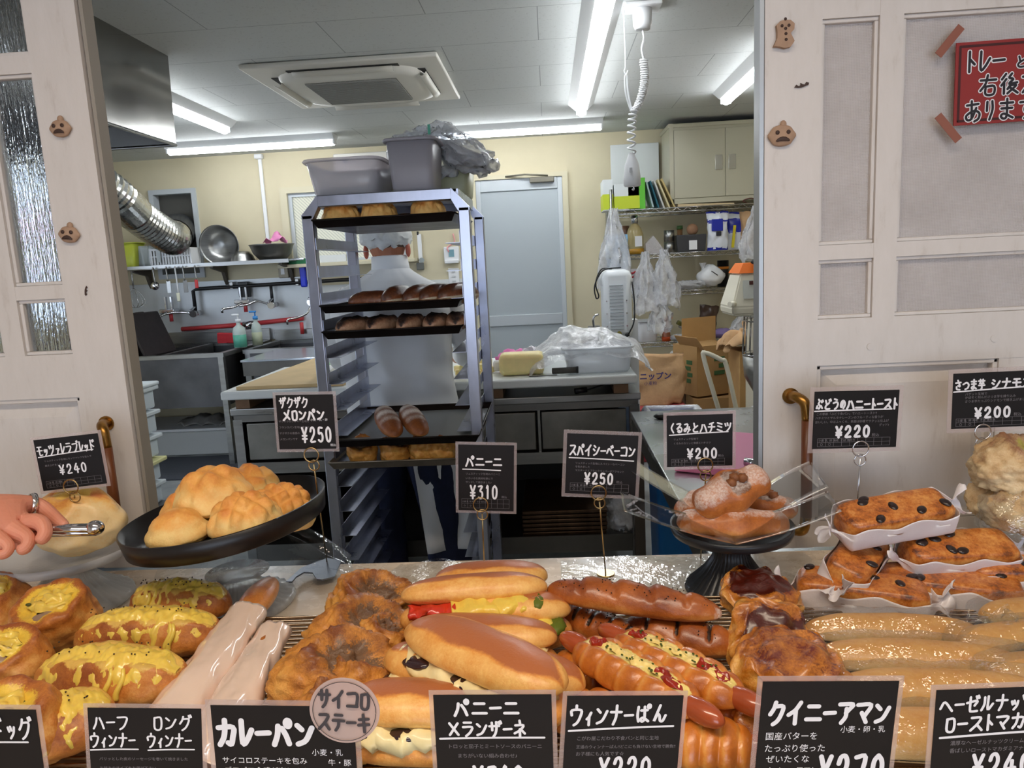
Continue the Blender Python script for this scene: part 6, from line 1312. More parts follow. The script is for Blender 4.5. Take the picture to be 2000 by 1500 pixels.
# panini
B_PAN = bread('panini crust', (246, 200, 120), (226, 154, 72), (178, 104, 58), coat=.2, rough=.42, nscale=18, nz=.42)
m_tom = mat('tomato', (206, 54, 34), .25, coat=.6, var=.2, vs=40); m_ham = mat('ham', (180, 84, 88), .4, coat=.3, var=.2, vs=50); m_aub = mat('aubergine', (50, 30, 34), .2, coat=.6); m_cream_ = mat('white sauce', (238, 222, 168), .4, coat=.3, var=.08, vs=40)
m_basil = mat('herb green', (96, 110, 30), .5)
def panini(label, px, py, rz=0, rx=0, dz=0, seed=0, kind='tomato', L=.19, W=.08, y=None, open_=.2, ry=0):
    q = Q(px, py, .96 + dz) if y is None else at_y(px, py, y); t = thing('panini', label, 'panini', (q.x, q.y, (.929 + dz) if y is None else q.z - .03), (rx, ry, rz), 'panini')
    mb = roll(L, W, .045, seed, 84, 44, tone=lambda t_, a: .18 + .3 * smooth(-.8, 0, sin(a)) , flat=.8, amp=.03, pw_=3.2, bend=0)
    obj('bottom_bun', mb, B_PAN, t, world=False)
    mb = roll(L * .98, W * .98, .05, seed + 1, 96, 56, tone=lambda t_, a: .14 + .85 * smooth(.72, .88, sin(a) + .04 * sin(t_ * 17 + seed) - .6 * max(0, abs(2 * t_ - 1) - .72)) + .15 * smooth(-.4, .4, sin(a)), rad=lambda t_, a: 1 - .05 * smooth(.8, .95, sin(a)), flat=.55, amp=.03, pw_=3.0)
    bmesh.ops.transform(mb.bm, matrix=T((0, .006, .03), (-open_, 0, 0)), verts=mb.bm.verts); obj('top_bun', mb, B_PAN, t, world=False)
    def fil(x0, x1, m, nm, out=.0, th=.014, zz=.036, sd=0):
        mb = MB()
        def fn(u, v_):
            x = (x0 + (x1 - x0) * u) * L; a = 2 * pi * v_; e = sqrt(max(0, 1 - (2 * x / L) ** 2)) ** .6
            return V(x, -W * .12 + cos(a) * W * .36 * e - out * e, zz + sin(a) * th * e) + noise.noise_vector(V(x * 90, cos(a) * 1.8, sin(a) + sd)) * .0075
        G = mb.cells(fn, 30, 16, cv=True); mb.f(G[0]); mb.f(G[-1][::-1]); obj(nm, mb, m, t, world=False)
    if kind == 'tomato':
        fil(-.42, -.12, m_tom, 'tomato', .006, .009, .034, 1); fil(-.14, .36, m_cheese, 'cheese', .012, .013, .034, 2); fil(.24, .44, m_ham, 'ham', .005, .012, .034, 3)
        mb = MB().tube(catmull([(.0, -W * .48, .032), (.004, -W * .53, .018), (.006, -W * .52, .006)], 4), [.004] * 8 + [.003], n=8).blob(lambda d: V(-.005 + d.x * .025, -W * .5 + d.y * .006, .022 + d.z * .012), 18, 12)
        obj('cheese_drips', mb, m_cheese, t, world=False, kind='stuff'); obj('lettuce', MB().blob(lambda d: V(.4 * L + d.x * .012, -W * .3 + d.y * .02, .038 + d.z * .008) + noise.noise_vector(d * 6) * .003, 14, 10), m_basil, t, world=False)
    else:
        fil(-.44, .44, m_cream_, 'sauce', .004, .012, .032, 4)
        mb = MB()
        for i, x in enumerate((-.3, .0, .3)): mb.blob(lambda d: V(x * L + d.x * .022, -W * .33 + d.y * .012, .036 + d.z * .005 + .003 * d.x), 16, 10)
        obj('aubergine', mb, m_aub, t, world=False, kind='stuff')
    return t
panini('panini behind the tomato one, only its toasted top showing', 960, 1152, .05, 0, 0, 1, 'aub', L=.16)
panini('panini underneath, its end with ham poking out at the right', 985, 1212, -.12, 0, 0, 2, 'tomato', L=.17)
panini('open panini with tomato, melted cheese and ham, top of the back pile', 928, 1182, .1, -.05, .02, 3, 'tomato', L=.19, W=.07, open_=.3)
panini('panini with dark aubergine showing at its right end, second layer', 935, 1268, -.12, .0, .004, 4, 'aub', L=.185, W=.07)
panini('panini under the big diagonal one, left part showing', 835, 1335, -.5, .0, .0, 5, 'aub', L=.12, W=.065)
panini('panini with toasted top at the right of the diagonal one', 1010, 1340, -.5, 0, .0, 6, 'aub', L=.15, W=.07)
panini('large diagonal panini with a broad toasted patch, aubergine at its left', 940, 1305, -.66, .16, .03, 7, 'aub', L=.215, W=.078, open_=.16)
panini('nearest panini at the lower left of the group, dark filling in front', 800, 1412, -.1, 0, 0, 8, 'aub', L=.14, W=.08)
# bacon epi breads
B_EPI = bread('poppy bread crust', (222, 158, 86), (182, 102, 42), (124, 58, 24), fill=(56, 36, 26), coat=.45, rough=.3, nscale=18, nz=.3)
def epi(label, px, py, L, rz, dz=0, seed=0, W=.05, ry=0, cuts=4, rx=0, cutfill=.0):
    q = Q(px, py, .955 + dz); t = thing('bacon_bread', label, 'bread', (q.x, q.y, .929 + dz), (rx, ry, rz), 'spicy bacon breads')
    def cutf(t_, a):
        s = 0.0
        for i in range(cuts):
            c = .1 + .8 * (i + .5) / cuts; s = max(s, (1 - smooth(.0, .035, abs(t_ - c + .02 * cos(a)))) * smooth(.35, .75, sin(a)))
        return s
    mb = roll(L, W, W * .92, seed, 120, 48, tone=lambda t_, a: .25 + .5 * smooth(-.4, .8, sin(a)) + .12 * sin(t_ * 12), rad=lambda t_, a: 1 - .14 * cutf(t_, a) + .05 * sin(t_ * cuts * 7.8) * smooth(.2, .9, sin(a)), fill=lambda t_, a: cutfill * cutf(t_, a), dust=lambda t_, a: .8 * smooth(.93, .99, t_) * smooth(.0, .5, -cos(a)), amp=.05)
    cr_ = obj('crust', mb, B_EPI, t, world=False)
    rr_ = random.Random(seed); mb = MB()
    for i in range(70):
        x = rr_.uniform(-.42, .42) * L; a = rr_.uniform(.25, .75) * pi; e = (1 - abs(2 * x / L) ** 2.6) ** .45
        c0 = V(x, cos(a) * W / 2 * e, W * .25 + sin(a) * W * .46 * e); mb.blob(lambda d: c0 + d * .0009, 5, 4)
    obj('poppy_seeds', mb, mat('poppy seeds', (40, 28, 26), .6), cr_, world=False, kind='stuff'); return t
epi('dark-slit bacon bread lying under the poppy seed one, left', 1165, 1208, .16, -.75, 0, 3, .05, cutfill=1.1, cuts=5)
epi('bacon bread under the poppy seed one, right, browned end', 1325, 1228, .14, -.4, 0, 4, .056, cuts=3, cutfill=.9)
epi('long brown bacon bread with poppy seeds lying on top', 1232, 1156, .215, -.26, .04, 5, .052, ry=.05, cuts=4)
# sausage breads
B_WIN = bread('sausage bread crust', (236, 176, 92), (208, 124, 44), (152, 72, 24), fill=(244, 222, 130), coat=.55, rough=.3, nscale=16, nz=.25)
m_ket = mat('baked ketchup', (150, 36, 18), .3, coat=.4, var=.3, vs=60)
def wiener(label, px, py, rz, dz=0, seed=0, L=.155, W=.062, top=True, ry=0, y=None, rx=0):
    q = Q(px, py, .955 + dz); t = thing('sausage_bread', label, 'sausage bread', (q.x, q.y, .929 + dz), (rx, ry, rz), 'sausage breads')
    nb = 6
    mb = roll(L, W, W * .88, seed, 130, 48, tone=lambda t_, a: .2 + .42 * abs(sin(t_ * pi * nb + .5 * cos(a))) * smooth(-.6, .3, sin(a)) + .1, rad=lambda t_, a: .88 + .15 * abs(sin(pi * nb * t_ + 1.1 * abs(cos(a)) - .6)) ** .6 - (.2 * smooth(.85, .99, sin(a)) if top else 0), fill=lambda t_, a: (1.0 * smooth(.9, .98, sin(a)) * smooth(.05, .12, t_) * smooth(.98, .9, t_)) if top else 0, amp=.03, pw_=3.4)
    obj('crust', mb, B_WIN, t, world=False)
    for s in (-1, 1):
        e = s * L * .5; mb = MB().blob(lambda d: V(e + s * .004 + d.x * .026, d.y * .0115, W * .30 + d.z * .0115), 24, 16); obj('sausage_end', mb, m_saus, t, world=False)
    if top:
        rr_ = random.Random(seed)
        mayo = obj('mayonnaise', cap(L, W * .86, W * .80, pi / 2 - .3, pi / 2 + .2, .002, seed, .1, .93, pw_=3.4, wob=.3, rough=.35), mat('baked mayonnaise', (244, 218, 136), .4, coat=.3, var=.12, vs=80), t, world=False)
        for ka, (x0, x1) in enumerate(((.12, .26), (.68, .9))): obj('ketchup', cap(L, W * .86, W * .80, pi / 2 - .28, pi / 2 + .28, .0035, seed + ka, x0, x1, 30, 16, pw_=3.4, wob=.3, rough=.35), m_ket, t, world=False)
        mb = MB()
        for i in range(26): c0 = V(rr_.uniform(-.3, .3) * L, rr_.uniform(-.12, .12) * W, W * .635); mb.blob(lambda d: c0 + V(d.x * .0018, d.y * .0012, d.z * .0009), 6, 4)
        obj('parsley', mb, mat('parsley', (66, 84, 22), .7), mayo, world=False, kind='stuff')
    return t
wiener('sausage bread lying flat at the bottom left of the pile, sausage tip to the left', 1150, 1305, -.15, 0, 1, L=.11, top=False)
wiener('second flat sausage bread at the bottom, behind the card edge', 1190, 1385, -.12, 0, 2, L=.12, top=False)
wiener('sausage bread at the bottom right of the pile, its dark tip pointing right', 1362, 1372, -.15, 0, 3, L=.12, top=False)
wiener('sausage bread with mayonnaise and ketchup on top of the pile, left', 1236, 1302, -.86, .034, 4, L=.162, W=.058)
wiener('sausage bread with ketchup on top of the pile, right', 1318, 1284, -.86, .034, 5, L=.165, W=.056)
wiener('nearest sausage bread at the lower right, tip pointing right', 1368, 1435, -.15, 0, 6, L=.1, W=.06, top=False)
# kouign-amann
B_KOU = bread('caramelised kouign-amann', (236, 184, 96), (206, 128, 40), (110, 36, 12), fill=(84, 24, 10), coat=.9, rough=.25, nscale=24, nz=.5, grain=.002)
def kouign(label, px, py, R, dz=0, seed=0, rot=(0, 0, 0), H=.03, dark=1.0):
    q = Q(px, py, .955 + dz)
    def fn(d):
        k = 1 + .07 * sin(atan2(d.y, d.x) * 5 + seed) + nz3(d, 2.5, seed) * .12 + nz3(d, 8, seed) * .03
        z = d.z * H * (1 + nz3((d.x * 3, d.y * 3, seed), 1) * .5) + .004 * sin(atan2(d.y, d.x) * 9 + d.z * 6) * (abs(d.z) < .6)
        r = math.copysign(1, d.x); rr_ = (d.x ** 2 + d.y ** 2) ** .5
        f_ = (rr_ ** .7) / max(rr_, 1e-4); p = V(d.x * f_ * R * k, d.y * f_ * R * k, z + H)
        return p, (.35 + .4 * smooth(.2, .8, d.z) + .25 * nz3(d, 3, seed + 1), dark * smooth(.35, .8, d.z) * smooth(-.25, .25, nz3(d, 1.6, seed + 2) + .12), 0)
    return one('kouign_amann', label, 'pastry', MB().blob(fn, 88, 54), B_KOU, (q.x, q.y, .928 + dz), rot, 'kouign-amann pastries')
kouign('caramel pastry at the back, half under the pewter stand', 1480, 1150, .052, 0, 3, (.15, .1, 0), .02)
kouign('caramel pastry tipped towards the camera, darkest glaze', 1487, 1222, .053, .004, 4, (.95, 0, .3), .024, 1.2)
kouign('golden caramel pastry lying flat, third in the row', 1538, 1300, .057, .0, 5, (.12, 0, .2), .027, .35)
kouign('caramel pastry standing behind the large kouign card', 1515, 1395, .045, 0, 6, (1.2, .3, -.4), .022, .2)
# raisin honey toast in paper
B_TOA = bread('raisin toast crust', (226, 160, 84), (190, 108, 38), (84, 36, 14), coat=.4, rough=.38, nscale=16, nz=.8)
m_wax, nt, b, N, L = nmat('translucent wrapping paper')
b.inputs['Base Color'].default_value = lin((248, 242, 244)); b.inputs['Roughness'].default_value = .45; b.inputs['Subsurface Weight'].default_value = .1; b.inputs['Transmission Weight'].default_value = .12; b.inputs['Coat Weight'].default_value = .2
bumpn(nt, b, noise_tex(nt, coords(nt), 55, 4, .7), .6, .0015)
m_rai = mat('raisins', (34, 20, 18), .35, coat=.5)
def toast(label, px, py, y, rot, L=.125, W=.052, H=.042, seed=0, ends=(1, 1)):
    q = at_y(px, py, y); t = thing('raisin_toast', label, 'raisin bread', q - V(0, 0, H * .5), rot, 'raisin toasts twisted in paper')
    def fn(d):
        k = 6; s = (abs(d.x) ** k + abs(d.y) ** k + abs(d.z) ** k) ** (-1 / k)
        p = V(d.x * L / 2, d.y * W / 2, d.z * H / 2) * s; p *= 1 + nz3(p * 40, 1.2, seed) * .03; edge = max(abs(p.x) / (L / 2), abs(p.y) / (W / 2))
        return p + V(0, 0, H / 2), (.25 + (.25 + .4 * smooth(.82, .99, edge)) * smooth(.5, .9, d.z * s), 0, 0)
    tb_ = obj('toast', MB().blob(fn, 72, 48), B_TOA, t, world=False)
    rr_ = random.Random(seed)
    for i in range(6):
        c0 = V(rr_.uniform(-.42, .42) * L, rr_.uniform(-.38, .38) * W, H * .995); a = rr_.uniform(0, 3)
        obj('raisin', MB().blob(lambda d: c0 + Matrix.Rotation(a, 3, 'Z') @ V(d.x * .0085, d.y * .006, d.z * .003), 14, 8), m_rai, tb_, world=False)
    def wr(u, v_):
        x = (2 * u - 1) * (L / 2 + .03); ax_ = abs(x); s = math.copysign(1, x)
        a = radians(-207 + 234 * v_) if True else 0
        pin = 1 - .82 * smooth(L / 2 - .004, L / 2 + .012, ax_); fl = smooth(L / 2 + .012, L / 2 + .03, ax_)
        k = 5; ca, sa = cos(a), sin(a); q_ = (abs(ca) ** k + abs(sa) ** k) ** (-1 / k)
        yy = ca * q_ * (W / 2 + .003) * (pin + fl * .5); zz = H / 2 + sa * q_ * (H / 2 + .0025) * (pin + fl * .35)
        tw = smooth(L / 2, L / 2 + .03, ax_) * 1.2 * s; c_, s_ = cos(tw), sin(tw); zc = zz - H / 2; yy, zc = yy * c_ - zc * s_, yy * s_ + zc * c_
        p = V(x, yy, H / 2 + zc + fl * .006); return p + noise.noise_vector(V(x * 60, v_ * 6, seed)) * (.0012 + .006 * fl + .003 * (1 - pin)) + V(0, 0, .004 * sin(x * 90) * (v_ < .1 or v_ > .9))
    obj('paper_wrap', MB().grid(wr, 90, 44), m_wax, t, world=False, solid=.0004)
    return t
toast('lower left wrapped raisin toast, lying on the rack', 1680, 1160, .955, (.1, .03, -.32), .16, .058, .05, seed=3)
toast('lower wrapped raisin toast right of the first', 1850, 1152, .965, (.1, .03, -.3), .17, .058, .05, seed=4)
toast('lower wrapped raisin toast cut by the right edge', 1995, 1125, .98, (.1, 0, -.1), .14, .056, .05, seed=5)
toast('middle-layer raisin toast pointing towards the camera at the left', 1662, 1090, 1.0, (.35, -.1, .9), .125, .056, .045, seed=6)
toast('middle-layer raisin toast at the right, raisins at its far end', 1862, 1072, 1.0, (.4, 0, .06), .145, .055, .045, seed=7)
toast('topmost raisin toast with twisted paper ends', 1740, 1003, 1.0, (.38, -.1, .14), .15, .056, .045, seed=8)
# baguette sandwiches in film
B_BAG = bread('soft baguette crust', (242, 204, 142), (228, 172, 98), (206, 136, 64), fill=(50, 26, 20), coat=.15, rough=.45, nscale=9, nz=.4)
FILMB = film('tight clear film', refl=.22, base=.07, rough=.05, bump=.006, bs=45)
def baguette(label, px, py, rz, L=.19, W=.05, dz=0, seed=0, slit=.5, rx=0, fold=True):
    q = Q(px, py, .953 + dz); t = thing('filled_baguette', label, 'baguette', (q.x, q.y, .9295 + dz), (rx, 0, rz), 'cream baguettes in clear film')
    mb = roll(L, W, W * .86, seed, 80, 48, tone=lambda t_, a: .1 + .5 * smooth(-.2, .9, sin(a)), rad=lambda t_, a: 1 - .08 * (abs(a - 3.35 - .1 * t_) < .1) * (t_ < slit), fill=lambda t_, a: 1.2 * (abs(a - 3.35 - .1 * t_) < .09) * (.06 < t_ < slit), amp=.035, pw_=3.2); obj('bread', mb, B_BAG, t, world=False)
    def fn(u, v_):
        a = 2 * pi * v_; x = (u - .5) * (L + .03); e = abs(2 * u - 1); r = (1 - e ** 5) ** .5 if u < .5 else max(.25, (1 - e ** 6) ** .5)
        p = V(x, cos(a) * (W / 2 + .003) * r, W * .43 * .75 + sin(a) * (W * .43 + .003) * r * (1 if sin(a) > 0 else .6))
        return p + noise.noise_vector(V(x * 34, cos(a) * 1.6 + seed, sin(a) * 1.6)) * .003 + V(0, 0, abs(nz3((x * 60 + 30 * cos(a), a, seed), .9)) * .0025)
    mb = MB(); G = mb.cells(fn, 80, 40, cv=True); obj('film_wrap', mb, FILMB, t, world=False)
    if fold: obj('film_tail', MB().grid(lambda u, v_: V(L * .47 + .045 * u, (v_ - .5) * (.04 + .02 * u), .02 + .018 * u) + noise.noise_vector(V(u * 5, v_ * 6, seed)) * .012, 20, 20), FILMB, t, world=False)
    return t
baguette('film-wrapped baguette at the back of the right rack', 1742, 1222, -.1, .2, .054, 0, 3)
baguette('film-wrapped baguette with a dark slit, second of the right rack', 1795, 1278, -.14, .215, .056, 0, 4, .42)
baguette('film-wrapped baguette, third, behind the kouign card', 1835, 1338, -.08, .21, .056, 0, 5, 0)
baguette('film-wrapped baguette nearest the camera between the two right cards', 1830, 1425, -.06, .21, .06, 0, 6, .9)
baguette('film-wrapped sandwich at the right edge, back, dark slit', 1985, 1240, .1, .14, .055, 0, 7, .8, fold=False)
baguette('film-wrapped sandwich at the right edge, front, dark slit', 2030, 1300, .15, .12, .055, 0, 8, .7, fold=False)
baguette('film-wrapped bread tucked behind the raisin toasts at the right edge', 2010, 1185, .1, .12, .05, 0, 9, .5, fold=False)
# floured walnut breads on the pewter stand
B_WAL = bread('floured walnut bread', (222, 160, 90), (186, 108, 44), (128, 66, 28), fill=(120, 70, 36), coat=.15, rough=.45, nscale=18, nz=.35)
def walnut(label, px, py, y, rot, L=.14, W=.054, H=.05, seed=0, hole=False, bend=0.0):
    q = at_y(px, py, y); t = thing('walnut_bread', label, 'bread', q - V(0, 0, H * .5), rot, 'walnut honey breads')
    mb = roll(L, W, H, seed, 90, 48, tone=tt(.25, .7), dust=lambda t_, a: .66 * smooth(.35, 1.0, sin(a) + .25 * nz3((t_ * 9, a, seed), 1)), rad=lambda t_, a: (1 + .12 * cos(4 * pi * t_)) - (.34 * smooth(.6, 1, sin(a)) * smooth(.2, .06, abs(t_ - .56)) if hole else 0), fill=lambda t_, a: 1.1 * smooth(.55, .9, sin(a)) * smooth(.17, .08, abs(t_ - .56)) if hole else 0, bend=bend, pw_=3.4)
    cr_ = obj('crust', mb, B_WAL, t, world=False)
    if hole:
        for i in range(3): obj('walnut', MB().blob(lambda d: V(.008 + (i - 1) * .009, (i % 2) * .006, H * .66) + d * .007 * (1 + .3 * noise.noise(d * 3)), 14, 10), mat('walnut', (128, 78, 44), .6, var=.3, vs=90), cr_, world=False)
    return t
zt = ST1[2]
walnut('walnut bread at the back left, mostly hidden', 1365, 978, 1.085, (0, 0, .6), .08, .05, .05, 3)
walnut('walnut bread at the back right with a dark inside', 1490, 975, 1.07, (0, 0, -.7), .1, .055, .05, 4, True)
walnut('long floured walnut bread lying across the front of the stand', 1430, 1008, 1.005, (0, .04, -.02), .155, .056, .05, 5, bend=-.006)
walnut('topmost floured walnut bread with an open nut-filled top', 1427, 937, 1.02, (.55, -.3, .3), .115, .06, .056, 6, True)
# clear strips under the walnut breads
def strip(label, a, b_, y, w_, sag=.02):
    A, B = at_y(a[0], a[1], y), at_y(b_[0], b_[1], y)
    mb = MB().grid(lambda u, v_: A.lerp(B, u) + V(0, w_ * (v_ - .5), -sag * sin(pi * u) + .25 * w_ * (v_ - .5)), 30, 8)
    return solo('clear_sheet', mb, film('stiff clear sheet', refl=.8, base=.05, rough=.03, bump=.0005, bs=8), label, 'clear sheet', 'clear sheets lining the pewter stand', solid=.0005)
strip('clear sheet under the breads rising to the left, front', (1215, 978), (1430, 1042), .975, .05, .004)
strip('clear sheet under the breads rising to the right, front', (1430, 1042), (1630, 978), .975, .05, .004)
strip('clear sheet fanning out at the back left', (1230, 905), (1400, 1000), 1.08, .05, .004)
strip('clear sheet fanning out at the back right, bright glare on it', (1470, 1005), (1600, 925), 1.06, .075, -.006)
# mozzarella bread on the glass stand, far left
B_MOZ = bread('mozzarella bread', (238, 208, 150), (236, 180, 96), (204, 116, 44), fill=(246, 200, 90), coat=.2, rough=.45, nscale=16, nz=.4)
q = at_y(145, 1000, 1.05); t = thing('mozzarella_bread', 'pale four-cornered mozzarella bread on the glass stand', 'bread', (q.x, 1.05, ST2[2] - .012))
def mozf(d):
    a = atan2(d.y, d.x); k = 1 + .07 * cos(4 * a); zz = d.z
    cr = min(abs(sin(2 * a)), 1); top = smooth(.25, 1, zz); p = V(d.x * .072 * k, d.y * .055 * k, zz * .05 + .05 + top * .006 * cr - .007 * smooth(.8, 1, zz) * 1)
    p += noise.noise_vector(d * 3) * .004; return p, (.05 + .55 * top * (.4 + .8 * nz3(d, 3, 5)) + .45 * smooth(.35, .8, zz) * (1 - cr) + .2 * smooth(.6, .9, zz), .9 * smooth(.86, .98, zz), 0)
obj('crust', MB().blob(mozf, 84, 54), B_MOZ, t, world=False)
# right-hand stand with cinnamon breads
B_CIN = bread('pale cinnamon bread', (230, 208, 168), (208, 176, 130), (150, 104, 74), fill=(196, 186, 90), coat=.05, rough=.6, nscale=30, nz=.5)
q = at_y(2010, 1030, 1.1); fluted_stand('cake_stand', 'pale plate stand under the sweet potato breads at the right edge', (q.x + .03, 1.08, ZK + .001), .1, q.z - ZK - .015, mat('ivory ceramic', (222, 212, 196), .25), base=.06, tilt=(0, 0, 0))
one('sweet_potato_bread', 'pale sweet potato bread on top at the right edge', 'bread', chunky(.058, .045, 91, hole=(.3, -.3, .9), hr=.45, el=1.2), B_CIN, at_y(1990, 945, 1.06), (0, 0, .4), 'sweet potato cinnamon breads')
one('sweet_potato_bread', 'darker sweet potato bread beneath, behind the film', 'bread', chunky(.05, .04, 92, hole=(.3, -.3, .9), hr=.45, el=1.1), B_CIN, at_y(1965, 1008, 1.07), (0, 0, 1.4), 'sweet potato cinnamon breads')
one('sweet_potato_bread', 'sweet potato bread in a clear bag at the right edge', 'bread', chunky(.046, .04, 93, hole=(.3, -.3, .9), hr=.4, el=1.1), B_CIN, at_y(2000, 1030, 1.02), (0, 0, 2.1), 'sweet potato cinnamon breads')
mb = MB().blob(lambda d: at_y(2000, 1012, 1.02) + V(d.x * .058, d.y * .05, d.z * .048) + noise.noise_vector(d * 4) * .01, 36, 24); solo('clear_bag', mb, FILMB, 'clear bag around the front sweet potato bread', 'plastic bag')
